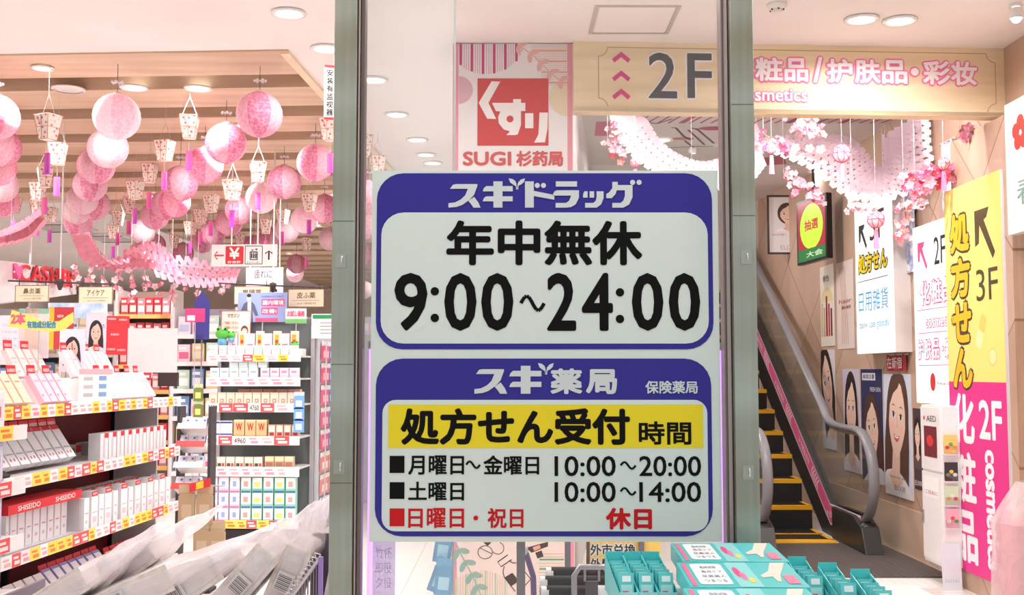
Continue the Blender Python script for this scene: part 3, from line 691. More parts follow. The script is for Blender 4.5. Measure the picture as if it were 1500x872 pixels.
# access hatch, smoke detector, spotlight
(u0, v0), (u1, v1) = (lambda a, b_: ((a.x, a.y), (b_.x, b_.y)))(atZ(862, 49, CEIL), atZ(991, 7.5, CEIL))
u0 = atZ(862, 49, CEIL).x; u1 = atZ(979, 49, CEIL).x
t = thing('ceiling_hatch', ((u0 + u1) / 2, (v0 + v1) / 2, CEIL), 'square white access hatch with metal frame in the ceiling before the header', 'hatch')
CFd = F((0, 0, CEIL), (1, 0, 0), (0, 1, 0))
mb = MB(); a = 0.022
for x0, x1, y0, y1 in ((u0, u1, v0, v0 - a), (u0, u1, v1, v1 + a), (u0, u0 + a, v0 - a, v1 + a), (u1 - a, u1, v0 - a, v1 + a)): mb.box(CFd, min(x0, x1), max(x0, x1), min(y0, y1), max(y0, y1), -0.006, 0.0, M((206, 196, 192), 0.4, 0.3))
mb.build('hatch_frame', t)
MB().box(CFd, u0 + a + 0.006, u1 - a - 0.006, v1 + a + 0.006, v0 - a - 0.006, -0.004, 0.0, m_ceil).build('hatch_door', t)
def dome(px, py, lb):
    c = atZ(px, py, CEIL); t = thing('smoke_detector', c, lb, 'smoke detector')
    MB().lathe([(0.0001, 0), (0.055, 0), (0.055, -0.012), (0.042, -0.03), (0.03, -0.032)], c, M((244, 236, 232)), 24).build('housing', t)
    mb = MB(); mb.lathe([(0.030, -0.030), (0.034, -0.042), (0.018, -0.05), (0.0001, -0.05)], c, M((240, 232, 228)), 20); mb.build('chamber', t)
    for k_ in range(6):
        t_ = R(60 * k_ + 30); MB().ball(c + Vector((0.036 * math.cos(t_), 0.036 * math.sin(t_), -0.034)), 0.005, BLACK, 5).build('vent_slot', t)
dome(1138, 6, 'small white smoke detector with black slots on the ceiling by the post')
dome(98, 132, 'round flat detector on the second wooden slat over the lanterns') if False else None
c = atZ(100, 130, CEIL - 0.001)
t = thing('ceiling_speaker', c, 'round flat grey white speaker grille in the second wooden slat', 'speaker')
MB().lathe([(0.0001, -0.008), (0.09, -0.008), (0.105, -0.004), (0.105, 0)], c, M((226, 218, 214)), 30).build('grille', t); MB().lathe([(0.1, -0.010), (0.115, -0.008), (0.115, 0)], c, m_ring, 30).build('rim', t)
c = atZ(1488, 6, CEIL)
t = thing('ceiling_spotlight', c, 'small adjustable spotlight hanging from the ceiling over the wooden pier', 'spotlight')
MB().lathe([(0.0001, 0), (0.035, 0), (0.035, -0.015), (0.0001, -0.016)], c, m_ring, 18).build('base', t)
MB().tube([c + Vector((0, 0, -0.015)), c + Vector((0, 0, -0.05))], 0.008, m_ring).build('stem', t)
MB().lathe([(0.02, 0.0), (0.035, -0.03), (0.037, -0.06), (0.03, -0.06)], c + Vector((0, 0, -0.02)), m_ring, 18).build('lamp_head', t)
MB().ball(c + Vector((0, 0, -0.078)), 0.027, m_glow, 8).build('bulb', t)
lamp_light('lamp', c + Vector((0, -0.02, -0.115)), LAMP * 0.8, 0.05, t)

# ------------------------------------------------------------------ escalator
ES = 0.6                                                  # rise per run
EX0, EX1 = 2.05, 2.66                                     # step width
def ez(Y, Y0=9.45): return max(0.0, (Y - Y0) * ES)
t = thing('escalator', (2.35, 9.2, 0), 'narrow upward escalator with yellow edged black steps and pink skirt', 'escalator')
m_step = M((20, 18, 18), 0.5); m_yl = M((236, 176, 30), 0.5); m_rub = M((132, 130, 134), 0.32); m_rail = M((206, 204, 206), 0.25, 0.8); m_base = M((64, 62, 62), 0.4, 0.4)
m_rib, n, l, b = nodes('ribbed_tread')
tc = n.new('ShaderNodeTexCoord'); wv = n.new('ShaderNodeTexWave'); wv.wave_type = 'BANDS'; wv.bands_direction = 'X'; wv.inputs['Scale'].default_value = 26
l.new(tc.outputs['Object'], wv.inputs['Vector']); cr = n.new('ShaderNodeValToRGB'); cr.color_ramp.elements[0].color = lin((10, 9, 9)) + (1,); cr.color_ramp.elements[1].color = lin((34, 31, 30)) + (1,)
l.new(wv.outputs['Fac'], cr.inputs[0]); l.new(cr.outputs[0], b.inputs['Base Color']); b.inputs['Roughness'].default_value = 0.5
GX = F((0, 0, 0), (1, 0, 0), (0, 1, 0))
for i in range(14):
    y = 9.12 + 0.333 * i; z = 0.015 if i < 2 else 0.2 * (i - 1) + 0.015
    s_ = MB(); s_.box(GX, EX0, EX1, y, y + 0.40, max(z - 0.28, 0.002), z, m_rib)
    o = s_.build('step', t)
    for u0, u1, y0, y1, nm in ((EX0, EX1, y - 0.004, y + 0.035, 'yellow_edge'), (EX1 - 0.035, EX1, y, y + 0.30, 'yellow_edge'), (EX0, EX0 + 0.03, y, y + 0.30, 'yellow_edge')):
        MB().box(GX, u0, u1, y0, y1, z - 0.035 if y0 < y else z - 0.005, z + 0.003, m_yl).build(nm, o)
# landing plate, comb
MB().box(GX, 1.75, 3.0, 7.55, 9.05, 0.0, 0.008, noise_mat('landing_mat', (82, 74, 72), (98, 90, 86), (60, 4, 1), 2, 0.6)).build('landing_plate', t)
MB().box(GX, EX0, EX1, 9.0, 9.13, 0.0, 0.014, m_yl).build('comb_plate', t)
def prof(off, y0, y1, Y0=9.45, step=0.15):
    ys = [y0 + (y1 - y0) * i / 24 for i in range(25)]
    return [(y, ez(y, Y0) + off) for y in ys]
m_bglass = glass_mat('balustrade_glass', (0.93, 0.95, 0.95), 0.07, 0.03, (0.6, 0.55, 0.5))
m_pinkskirt = M((234, 96, 152), 0.4)
for sd, xc in ((-1, 1.95), (1, 2.76)):
    # solid deck under the glass
    dk = MB(); P = prof(0.27, 8.62, 13.6)
    fr = F((xc, 0, 0), (0, 1, 0), (0, 0, 1))              # u = y, v = z, w = x
    dk.shape(fr, [(8.62, 0.004), (9.7, 0.004), (13.6, 2.2)] + P[::-1], m_base, 0.034, -0.034); dk.build('balustrade_deck', t)
    # pink printed skirt with white rim lines on the inner side
    inner = -sd * 0.0365; sk = MB(); nn = -sd
    f2 = F((xc + inner, 0, 0), (0, 1, 0), (0, 0, 1), (nn, 0, 0))
    for (a, b_), (c, d) in zip(P, P[1:]):
        sk.poly([f2.p(a, b_ - 0.17), f2.p(c, d - 0.17), f2.p(c, d), f2.p(a, b_)], m_pinkskirt)
    sk.build('pink_skirt', t)
    ed = MB()
    for (a, b_), (c, d) in zip(P, P[1:]):
        for z in (0.0, -0.165): ed.poly([f2.p(a, b_ + z - 0.008, 0.001), f2.p(c, d + z - 0.008, 0.001), f2.p(c, d + z + 0.008, 0.001), f2.p(a, b_ + z + 0.008, 0.001)], M((246, 226, 232)))
    ed.build('white_rim', t)
    for k_, y in enumerate((9.0, 9.95, 10.85, 11.75)):
        sl = math.atan(ES) if y > 9.45 else 0
        f3 = F(f2.p(y, ez(y) + 0.27 - 0.085, 0.001), (0, math.cos(sl), math.sin(sl)), (0, -math.sin(sl), math.cos(sl)), (nn, 0, 0))
        ar = MB()
        for j in range(5):
            a = -0.18 + j * 0.05; ar.shape(f3, [(a, 0.05), (a + 0.022, 0.05), (a + 0.05, 0.0), (a + 0.022, -0.05), (a, -0.05), (a + 0.028, 0.0)], M((250, 240, 244)))
        ar.build('white_chevron', t)
        tm = MB(); tm.text(f3, 0.16, -0.03, 0.56, 0.03, '2F 化粧品·彩妆', M((250, 240, 244)), 0.001, 0.02) if nn > 0 else tm.text(F(f3.p(0.56, 0), -f3.x, f3.y, f3.n), 0.0, -0.03, 0.40, 0.03, '2F 化粧品·彩妆', M((250, 240, 244)), 0.001, 0.02)
        tm.build('skirt_lettering', t)
    # glass
    top = [(y, ez(y, 9.5) + 0.90) for y in (9.3, 9.5, 9.7, 10.5, 11.5, 12.5, 13.6)]
    arc = [(8.78 + 0.34 * math.cos(R(a)), 0.58 + 0.32 * math.sin(R(a))) for a in range(90, 271, 15)]
    G = [(13.6, ez(13.6) + 0.27)] + top[::-1] + arc + [(8.95, 0.27), (9.45, 0.27)]
    MB().shape(fr, G, m_bglass, 0.006, -0.006).build('glass_panel', t)
    # handrail with newel loop
    hp = [(xc, y, ez(y, 9.5) + 0.95) for y in (13.6, 12.5, 11.5, 10.5, 9.75)] + [(xc, 9.62, 1.0), (xc, 9.5, 0.96), (xc, 9.35, 0.948), (xc, 9.1, 0.94)]
    hp += [(xc, 8.80 - 0.40 * math.cos(R(a)) , 0.57 + 0.37 * math.sin(R(a))) for a in range(90, -76, -15)]
    hp += [(xc, 8.80, 0.20)]
    pr = []
    for p in hp: pr.append(Vector(p))
    hr = MB(); k_ = 10
    rings = []
    for i, p in enumerate(pr):
        d = (pr[min(i + 1, len(pr) - 1)] - pr[max(i - 1, 0)]).normalized(); s_ = Vector((1, 0, 0)); u_ = d.cross(s_)
        rings.append([p + s_ * (0.042 * math.cos(2 * math.pi * j / k_)) + u_ * (0.026 * math.sin(2 * math.pi * j / k_)) for j in range(k_)])
    hr.faces(sum(rings, []), [(i * k_ + j, i * k_ + (j + 1) % k_, (i + 1) * k_ + (j + 1) % k_, (i + 1) * k_ + j) for i in range(len(pr) - 1) for j in range(k_)], m_rub, True)
    hr.poly(rings[0], m_rub); hr.poly(rings[-1], m_rub); hr.build('handrail', t)
    MB().tube([p + Vector((0, 0, -0.035)) if i < 9 else p + (Vector((xc, 8.8, 0.57)) - p) * 0.1 for i, p in enumerate(pr[:-2])], 0.014, m_rail, 8).build('handrail_track', t)
    # newel foot: dark box that takes the handrail in
    nf = MB(); nf.shape(fr, [(8.42, 0.004), (9.3, 0.004), (9.3, 0.27), (8.72, 0.27), (8.52, 0.20)], m_base, 0.07, -0.07); nf.build('newel_foot', t, bevel=0.01)
    MB().lathe([(0.0001, 0.03), (0.05, 0.03), (0.075, 0.0)], (xc, 8.55, 0.17), M((38, 36, 38), 0.4), 18, (0, -1, 0.35)).build('handrail_inlet', t)
# painted tactile dots row on the floor by the landing plate
t2 = thing('tactile_strip', (2.35, 7.35, 0), 'white tactile paving strip on the floor before the escalator', 'tactile paving')
MB().box(GX, 1.5, 3.0, 7.2, 7.5, 0.0, 0.004, M((240, 230, 226))).build('strip', t2)
mb = MB()
for i in range(24):
    for j in range(5):
        mb.lathe([(0.017, 0.0), (0.013, 0.005), (0.0001, 0.005)], (1.53 + i * 0.0625, 7.23 + j * 0.06, 0.004), M((232, 222, 218)), 8)
tag(mb.build('dots', t2), kind='stuff')

# ------------------------------------------------------------------ posters and signs of the wall by the escalator
def wallframe(px0, px1, y0t, y0b, Xw):
    """frame on the wall x = Xw that spans photo columns px0..px1, its far edge from y0t to y0b"""
    a = atX(px0, y0b, Xw); b_ = atX(px1, (545 + (y0b - 545) * (px1 - 752) / (px0 - 752)), Xw); c = atX(px0, y0t, Xw)
    return F((Xw, a.y, a.z), (0, -1, 0), (0, 0, 1)), abs(a.y - b_.y), c.z - a.z
def portrait(parent, fr, u0, v0, u1, v1, hair=HAIR, cloth=M((240, 236, 238)), bg=None, w=0.0015, tilt=0.0, cx=0.5, cy=0.56, s=0.30, long=True, smile=True):
    W, H = u1 - u0, v1 - v0
    cu, cv = u0 + W * cx, v0 + H * cy; rw, rh = W * s, min(H * s * 0.8, W * s * 1.55)
    f2 = fr.sub(cu, cv, 0, roll=tilt)
    mb = MB()
    if bg is not None: mb.rect(fr, u0, v0, u1, v1, bg, w)
    def put(pts, mat, ww):
        P = []
        for a, b_ in pts:
            p = f2.p(a * rw, b_ * rh) - fr.o; P.append((min(max(p.dot(fr.x), u0), u1), min(max(p.dot(fr.y), v0), v1)))
        mb.shape(fr, P, mat, w + ww)
    def ell(a, b_, ra, rb, mat, ww, a0=0, a1=360, taper=0.0):
        pts = []
        for i in range(29):
            k_ = R(a0 + (a1 - a0) * i / 28); y_ = math.sin(k_); pts.append((a + ra * math.cos(k_) * (1 - taper * max(0, -y_) ** 1.5), b_ + rb * y_))
        put(pts, mat, ww)
    ell(0, 0.10, 1.12, 1.30, hair, 0.0002)
    if long: put([(-1.1, .2), (1.1, .2), (1.25, -.8), (1.3, -1.9), (.9, -2.4), (-.9, -2.4), (-1.3, -1.9), (-1.22, -.8)], hair, 0.0003)
    ell(0, -2.75, 2.1, 1.25, cloth, 0.0005)
    put([(-.36, -.7), (.36, -.7), (.40, -1.5), (.7, -1.75), (0, -2.1), (-.7, -1.75), (-.40, -1.5)], M((232, 192, 172)), 0.0007)
    ell(0, -0.05, 0.86, 1.08, SKIN, 0.0010, taper=0.34)
    put([(.25, 1.12), (-.2, 1.16), (-.7, .95), (-.98, .4), (-1.0, -.5), (-.84, -.2), (-.78, .3), (-.45, .66), (.0, .86)], hair, 0.0013)
    put([(.25, 1.12), (.7, .98), (.98, .4), (1.0, -.5), (.84, -.2), (.78, .25), (.62, .6), (.4, .86)], hair, 0.0013)
    for sx in (-1, 1):
        ell(sx * .37, .06, .20, .085, M((250, 246, 246)), 0.0013); ell(sx * .37, .065, .10, .088, M((70, 46, 40)), 0.0015)
        put([(sx * .15, .08), (sx * .37, .17), (sx * .60, .10), (sx * .37, .13)], M((60, 42, 40)), 0.0016)
        put([(sx * .16, .30), (sx * .38, .38), (sx * .62, .30), (sx * .38, .335)], M((130, 96, 82)), 0.0014)
        ell(sx * .48, -.28, .2, .14, M((246, 192, 180)), 0.0012)
    put([(-.04, .05), (.03, .05), (.12, -.24), (0, -.29), (-.10, -.24), (-.02, -.22)], M((232, 188, 170)), 0.0013)
    if smile:
        put([(-.32, -.47), (0, -.52), (.32, -.47), (.2, -.63), (0, -.70), (-.2, -.63)], LIP, 0.0014); put([(-.24, -.50), (0, -.54), (.24, -.50), (.12, -.58), (-.12, -.58)], M((252, 246, 244)), 0.0016)
    else: put([(-.24, -.52), (0, -.47), (.24, -.52), (0, -.66)], LIP, 0.0014)
    return mb.build('portrait_print', parent)
def textline(parent, fr, u0, v0, u1, v1, s_, mat, off=0.02, w=0.0024):
    return MB().text(fr, u0, v0, u1, v1, s_, mat, w, off).build('lettering', parent)
def poster(name, fr, W, H, label, base, cat='poster', th=0.006, frame=None):
    t = thing(name, fr.p(W / 2, 0, 0), label, cat)
    MB().box(fr, 0, W, 0, H, 0.0, th, M((230, 226, 226)), base).build('sheet', t)
    if frame:
        mb = MB(); e_ = 0.02
        for a in ((-e_, W + e_, -e_, 0), (-e_, W + e_, H, H + e_), (-e_, 0, 0, H), (W, W + e_, 0, H)): mb.box(fr, *a, 0, th + 0.012, frame)
        mb.build('poster_frame', t)
    return t, F(fr.p(0, 0, th), fr.x, fr.y, fr.n)
XW = XR - 0.001
lil = M((206, 196, 214)); navy = M((44, 48, 92)); pale = M((232, 224, 226)); bl = M((150, 170, 206))
def wp(px0, px1, y0, y1, label, base, **k):
    fr, W, H = wallframe(px0, px1, y0, y1, XW); t, f2 = poster('wall_poster', fr, W, H, label, base, **k); return t, f2, W, H
t, f, W, H = wp(1238, 1262.5, 541, 688, 'pale poster of a smiling woman touching her cheek, beside the dark blue poster', lil); portrait(t, f, 0, 0, W, H, M((50, 32, 30)), M((226, 210, 216)), None, s=0.34, cy=0.60)
t, f, W, H = wp(1265, 1297, 541, 702, 'dark blue magazine style poster of a woman with short brown hair', navy); portrait(t, f, 0, 0, W, H * 0.86, M((84, 52, 44)), M((216, 206, 214)), None, s=0.33, cy=0.55, tilt=0.15); MB().rect(f, W * .08, H * .90, W * .7, H * .965, M((225, 222, 226)), 0.002).build('title_block', t); textline(t, f, W * .12, H * .91, W * .66, H * .955, '美容白書', navy); textline(t, f, W * .45, H * .80, W * .92, H * .84, 'FRESH SKIN', M((220, 220, 230)))
t, f, W, H = wp(1299, 1339, 548, 722, 'large poster of a woman with long brown hair against pale sky, below red flag', M((214, 218, 232))); portrait(t, f, 0, 0, W, H, M((92, 62, 52)), M((236, 226, 226)), None, s=0.36, cy=0.64, tilt=-0.12); textline(t, f, W * .2, H * .14, W * .8, H * .165, 'beauty day', GREYINK); textline(t, f, W * .35, H * .05, W * .75, H * .09, 'ELIXIR', M((150, 140, 160)))
t, f, W, H = wp(1341, 1354, 598, 716, 'narrow dark poster of a woman next to the white cabinet', M((76, 62, 66))); portrait(t, f, 0, H * .25, W, H, M((46, 32, 30)), M((100, 80, 84)), None, s=0.34); textline(t, f, W * .1, H * .05, W * .9, H * .11, 'ELIXIR', M((225, 215, 215)))
t, f, W, H = wp(1181, 1199, 400, 506, 'pale pink poster of a face under a short fringe, beside the lipstick poster', M((226, 200, 204))); portrait(t, f, 0, 0, W, H, M((112, 80, 70)), M((226, 190, 200)), None, s=0.46, cy=0.52, long=False); MB().rect(f, 0, 0, W, H * .09, M((88, 72, 112)), 0.0022).build('purple_band', t)
t, f, W, H = wp(1181, 1201, 510, 600, 'plain lilac notice poster under the fringe portrait', M((214, 204, 214))); textline(t, f, W * .15, H * .86, W * .6, H * .92, '美白', M((214, 150, 170))); textline(t, f, W * .15, H * .74, W * .7, H * .79, 'whitening', M((222, 170, 186)))
t, f, W, H = wp(1203, 1224, 392, 508, 'cream poster showing a row of lipsticks under an arch', M((228, 220, 206)))
mb = MB(); mb.ellipse(f, W * .5, H * .55, W * .42, H * .18, M((226, 206, 160)), 0.0008, 24, None, 0, 180); mb.build('arch_print', t)
for i, (c_, h_) in enumerate((((206, 190, 150), .42), ((196, 170, 120), .36), ((150, 40, 50), .5), ((190, 60, 60), .40), ((130, 40, 60), .34))):
    MB().box(f, W * (.12 + i * .16), W * (.22 + i * .16), H * .12, H * (.12 + h_), 0.0008, 0.002, M(c_)).build('lipstick_print', t)
textline(t, f, W * .25, H * .80, W * .7, H * .88, '春色', GREYINK)
t, f, W, H = wp(1204, 1226, 513, 655, 'tall pale poster of a dark haired woman resting her head, under the lipsticks', M((222, 214, 216))); portrait(t, f, 0, 0, W, H, M((52, 38, 36)), M((232, 226, 228)), None, s=0.36, cy=0.66, tilt=0.35)
t, f, W, H = wp(1228, 1253, 386, 512, 'pinkish poster with crossing hair strands behind the hanging light box', M((226, 210, 200)))
mb = MB()
for i in range(4): mb.line(f, [(W * (.2 + .1 * i), H * .95), (W * (.32 + .08 * i), H * .6), (W * (.3 + .12 * i), H * .05)], 0.012, M((206, 150, 130)), 0.001)
mb.build('strand_print', t); textline(t, f, W * .15, H * .52, W * .9, H * .57, 'hair', M((180, 100, 90))); textline(t, f, W * .3, H * .45, W * .85, H * .49, '髪の美容', M((160, 90, 84)))
# red flag and printed cloths
def cloth(name, px0, px1, y0, y1, label, cat, base, Xw=XW - 0.02):
    fr, W, H = wallframe(px0, px1, y0, y1, Xw); t = thing(name, fr.p(W / 2, 0, 0), label, cat)
    nx = 12; mb = MB()
    P = [fr.p(W * i / nx, H * j, 0.012 * math.sin(i * 1.3)) for j in (0, 1) for i in range(nx + 1)]
    mb.faces(P, [(i, i + 1, nx + 2 + i, nx + 1 + i) for i in range(nx)], base, True); o = mb.build('cloth', t)
    MB().tube([fr.p(-0.03, H, 0.0), fr.p(W + 0.03, H, 0)], 0.008, M((200, 190, 180)), 8).build('hanging_rod', t)
    return t, fr, W, H
t, f, W, H = cloth('wall_flag', 1299, 1328, 520, 544, 'small dark red cloth flag with white lettering above the long haired woman', 'flag', M((176, 52, 60)))
MB().text(f, W * .12, H * .15, W * .88, H * .85, '在新宿', M((240, 220, 220)), 0.016, 0.02).build('lettering', t)
cloth('floral_cloth', 1330, 1342, 282, 400, 'blue and white floral cloth hanging on the wall behind the light boxes', 'wall hanging', noise_mat('floral_print', (150, 162, 200), (226, 222, 230), (14, 14, 14), 3, 0.8, 0, 0.42, 0.58))
cloth('floral_cloth', 1382, 1398, 210, 310, 'narrow blue floral cloth high on the wall near the yellow board', 'wall hanging', noise_mat('floral_print', (160, 170, 204), (230, 224, 232), (14, 14, 14), 3, 0.8, 0, 0.42, 0.58))
# framed poster and screen on the far angled wall
o1 = Vector((XR, 10.6, 0)); n1 = Vector((-2.0, -0.17, 0)).normalized()
def angled(px0, px1, y0, y1, push=0.0):
    a = atP(px0, y1, o1 + n1 * push, n1); b_ = atP(px1, y1, o1 + n1 * push, n1); c = atP(px0, y0, o1 + n1 * push, n1)
    d = Vector((b_.x - a.x, b_.y - a.y, 0)); return F(a, d, (0, 0, 1)), d.length, c.z - a.z
fr = F(at(1127, 370, 11.55), (1, 0.0, 0), (0, 0, 1)); W = (at(1175, 370, 11.55) - fr.o).x; H = at(1127, 289, 11.55).z - fr.o.z
t, f = poster('framed_poster', fr, W, H, 'framed poster of a smiling young woman on the far wall by the escalator', M((236, 232, 234)), frame=M((70, 56, 50)))
portrait(t, f, W * .12, H * .38, W, H, M((80, 56, 46)), M((250, 246, 248)), None, s=0.30, cy=0.5, long=False, tilt=0.1); textline(t, f, W * .34, H * .05, W * .9, H * .13, 'ELIXIR', M((186, 176, 180)), 0.0); textline(t, f, W * .08, H * .3, W * .5, H * .34, 'なめらかな肌へ', GREYINK, 0.0)
MB().box(F(fr.o), W * .3, W * .7, H * .3, H * .7, -0.35, -0.0, M((150, 130, 116))).build('mounting_block', t)
def hangscreen(px0, px1, yl, yr, ybl, ybr, Y0, Y1, label):
    a, b_, c = at(px0, ybl, Y0), at(px1, ybr, Y1), at(px0, yl, Y0)
    fr = F(a, b_ - a, (0, 0, 1)); fr.y = Vector((0, 0, 1)); fr.n = fr.x.cross(fr.y).normalized(); W = (b_ - a).length; H = c.z - a.z
    t = thing('hanging_screen', fr.p(W / 2, 0), label, 'screen')
    MB().box(fr, -0.02, W + 0.02, -0.02, H + 0.02, -0.06, 0.0, M((40, 36, 38), 0.3)).build('casing', t)
    return t, fr, W, H
t, f, W, H = hangscreen(1170, 1210, 300, 282, 386, 375, 10.3, 9.9, 'hanging screen showing a green disc on a red background')
MB().rect(f, 0, 0, W, H, M((150, 40, 56), 0.3, 0, 0.5), 0.002).build('picture', t); MB().ellipse(f, W * .5, H * .56, W * .42, H * .38, M((176, 214, 60), 0.3, 0, 0.5), 0.0028).build('green_disc', t)
MB().rect(f, 0, 0, W, H * .2, M((40, 110, 60), 0.3, 0, 0.4), 0.003).build('green_band', t); textline(t, f, W * .25, H * .5, W * .75, H * .68, '抽選', M((206, 60, 60)), 0.03, 0.0035); textline(t, f, W * .3, H * .05, W * .9, H * .15, '大会', M((210, 240, 200)), 0.03, 0.0036)
MB().tube([f.p(W / 2, H, -0.03), Vector((f.p(W / 2, H, -0.03).x, f.p(W / 2, H, -0.03).y, CEIL))], 0.015, M((60, 56, 56)), 8).build('drop_pole', t)

# light boxes and boards
m_lbox = M((250, 250, 248), 0.4, 0, 0.45)
def lightbox(name, px0, px1, yt, yb, Xw, th, label, cat, face, side=M((226, 218, 216))):
    """box whose face is the plane x = Xw - th; px0 the far edge, yt / yb there"""
    fr, W, H = wallframe(px0, px1, yt, yb, Xw - th); t = thing(name, fr.p(W / 2, 0), label, cat)
    MB().box(fr, 0, W, 0, H, -th, 0.0, side, face).build('housing', t, bevel=0.004)
    return t, fr, W, H
t, f, W, H = lightbox('light_box_sign', 1256, 1312, 305, 519, XR, 0.13, 'white light box sign pointing to 3F with blue and yellow lettering', 'sign', m_lbox)
ar = [(0, 1), (.75, 1), (.62, .82), (.48, .78), (1, .12), (.88, 0), (.25, .70), (.20, .35), (0, .30)]
MB().shape(f, [(W * (.12 + .22 * a), H * (.70 + .17 * b_)) for a, b_ in ar], INK, 0.002).build('arrow', t)
textline(t, f, W * .42, H * .74, W * .80, H * .93, '3F', INK, 0.0)
MB().text(f, W * .08, H * .54, W * .86, H * .67, '処方せん', INK, 0.0015, 0.06, None, 0.012).build('letter_outline', t); MB().text(f, W * .08, H * .54, W * .86, H * .67, '処方せん', M((250, 226, 30)), 0.003, 0.04).build('lettering', t)
MB().rect(f, W * .06, H * .485, W * .86, H * .49, INK, 0.002).build('rule', t)
textline(t, f, W * .08, H * .28, W * .86, H * .42, '日用雜貨', M((90, 180, 226)), 0.0); textline(t, f, W * .08, H * .155, W * .86, H * .22, 'daily use goods', M((110, 186, 226)), 0.0)
t, f, W, H = lightbox('light_box_sign', 1343, 1409, 333, 590, XR, 0.10, 'white light box sign pointing to 2F with pink cosmetics lettering', 'sign', m_lbox)
mp_ = M((230, 90, 150))
MB().shape(f, [(W * (.12 + .22 * a), H * (.745 + .16 * b_)) for a, b_ in ar], M((238, 90, 160)), 0.002).build('arrow', t)
textline(t, f, W * .50, H * .76, W * .62, H * .91, '2', INK, 0.0); textline(t, f, W * .65, H * .76, W * .76, H * .91, 'F', INK, 0.0)
for s_, a in (('化', .16), ('粧', .42), ('品', .68)):
    MB().text(f, W * a, H * .55, W * (a + .23), H * .68, s_, mp_, 0.0015, 0.03, None, 0.010).build('letter_outline', t); MB().text(f, W * a, H * .55, W * (a + .23), H * .68, s_, m_lbox, 0.003, 0.02).build('lettering', t)
for v in (.52, .39, .21): MB().rect(f, W * .08, H * v, W * .95, H * (v + .004), mp_, 0.002).build('rule', t)
MB().text(f, W * .26, H * .42, W * .9, H * .48, 'cosmetics', mp_, 0.0015, 0.04, None, 0.006).build('letter_outline', t); MB().text(f, W * .26, H * .42, W * .9, H * .48, 'cosmetics', m_lbox, 0.003, 0.03).build('lettering', t)
for s_, a in (('护', .06), ('肤', .24), ('品', .42), ('·', .62), ('彩', .68), ('妆', .84)):
    y0, y1 = (.245, .355) if s_ != '·' else (.29, .31); x1 = a + .15 if s_ != '·' else a + .04
    MB().text(f, W * a, H * y0, W * x1, H * y1, s_, mp_, 0.0015, 0.03, None, 0.008).build('letter_outline', t); MB().text(f, W * a, H * y0, W * x1, H * y1, s_, m_lbox, 0.003, 0.02).build('lettering', t)
MB().ellipse(f, W * .40, H * .12, W * .06, H * .05, M((220, 60, 60)), 0.002).build('red_mark', t); textline(t, f, W * .5, H * .10, W * .85, H * .125, 'beauty', GREYINK, 0.0)
# tall board in yellow and magenta on the pier
fr, W, H = wallframe(1397.5, 1483.5, 276, 829, XP - 0.02)
m_yb = M((250, 226, 130)); m_mg = M((228, 52, 140)); m_or = M((250, 190, 40)); m_ol = M((84, 70, 44))
t = thing('wall_board', fr.p(W / 2, 0), 'tall board, yellow over magenta, with floor guide lettering on the wooden pier', 'sign board')
MB().box(fr, 0, W, 0, H, -0.02, 0.0, M((236, 230, 232))).build('backing', t)
hb = H * (829 - 559) / (829 - 276)
MB().rect(fr, 0, hb, W, H, m_yb, 0.001).build('yellow_panel', t); MB().rect(fr, 0, 0, W, hb, m_mg, 0.001).build('magenta_panel', t)
for i, ch in enumerate('処方せん'):
    v1 = H * .93 - i * H * .118; MB().text(fr, W * .10, v1 - H * .105, W * .46, v1, ch, m_ol, 0.002, 0.05, None, 0.016).build('letter_outline', t); MB().text(fr, W * .10, v1 - H * .105, W * .46, v1, ch, m_or, 0.004, 0.05).build('lettering', t)
MB().shape(fr, [(W * (.56 + .33 * a), H * (.79 + .13 * b_)) for a, b_ in ar], m_ol, 0.002).build('arrow', t)
textline(t, fr, W * .56, H * .69, W * .92, H * .77, '3F', m_ol, 0.0)
pf = fr.sub(W * .62, H * .615, 0, roll=-0.5)
mb = MB(); mb.rrect(pf, -0.045, -0.11, 0.045, 0.0, 0.03, M((250, 238, 180)), 0.0015); mb.build('capsule_half', t); MB().rrect(pf, -0.045, 0.0, 0.045, 0.11, 0.03, M((248, 206, 110)), 0.0015).build('capsule_half', t)
MB().ellipse(fr, W * .80, H * .55, 0.06, 0.055, M((248, 210, 120)), 0.0015).build('pill_print', t); MB().ellipse(fr, W * .80, H * .55, 0.05, 0.045, M((250, 236, 170)), 0.002).build('pill_centre', t)
mwl = M((252, 246, 250))
for i, ch in enumerate('化粧品'):
    v1 = hb * .94 - i * hb * .31; MB().text(fr, W * .06, v1 - hb * .27, W * .46, v1, ch, mwl, 0.002, 0.035).build('lettering', t)
textline(t, fr, W * .54, hb * .71, W * .92, hb * .91, '2F', mwl, 0.03)
f4 = F(fr.p(W * .62, hb * .66), -fr.y, fr.x, fr.n); MB().text(f4, 0, 0, hb * .60, W * .2, 'cosmetics', mwl, 0.002, 0.05).build('lettering', t)
# white banner at the very edge and the wrapped display below it
fr, W, H = wallframe(1478.5, 1560, 152, 345, XP - 0.05)
t, f = poster('wall_banner', fr, W, H, 'white banner with a red flower emblem beside the tall yellow board', M((244, 236, 236)))
for k_ in range(5): MB().ellipse(f, W * .30 + 0.06 * math.cos(R(90 + 72 * k_)), H * .74 + 0.06 * math.sin(R(90 + 72 * k_)), 0.045, 0.045, M((228, 60, 50)), 0.001 + 0.0002 * k_).build('red_petal', t)
textline(t, f, W * .2, H * .2, W * .6, H * .4, '春', M((120, 160, 150)), 0.0)
MB().box(fr, 0, W, 0, H, -0.05, 0.0, M((230, 224, 224))).build('backing', t)
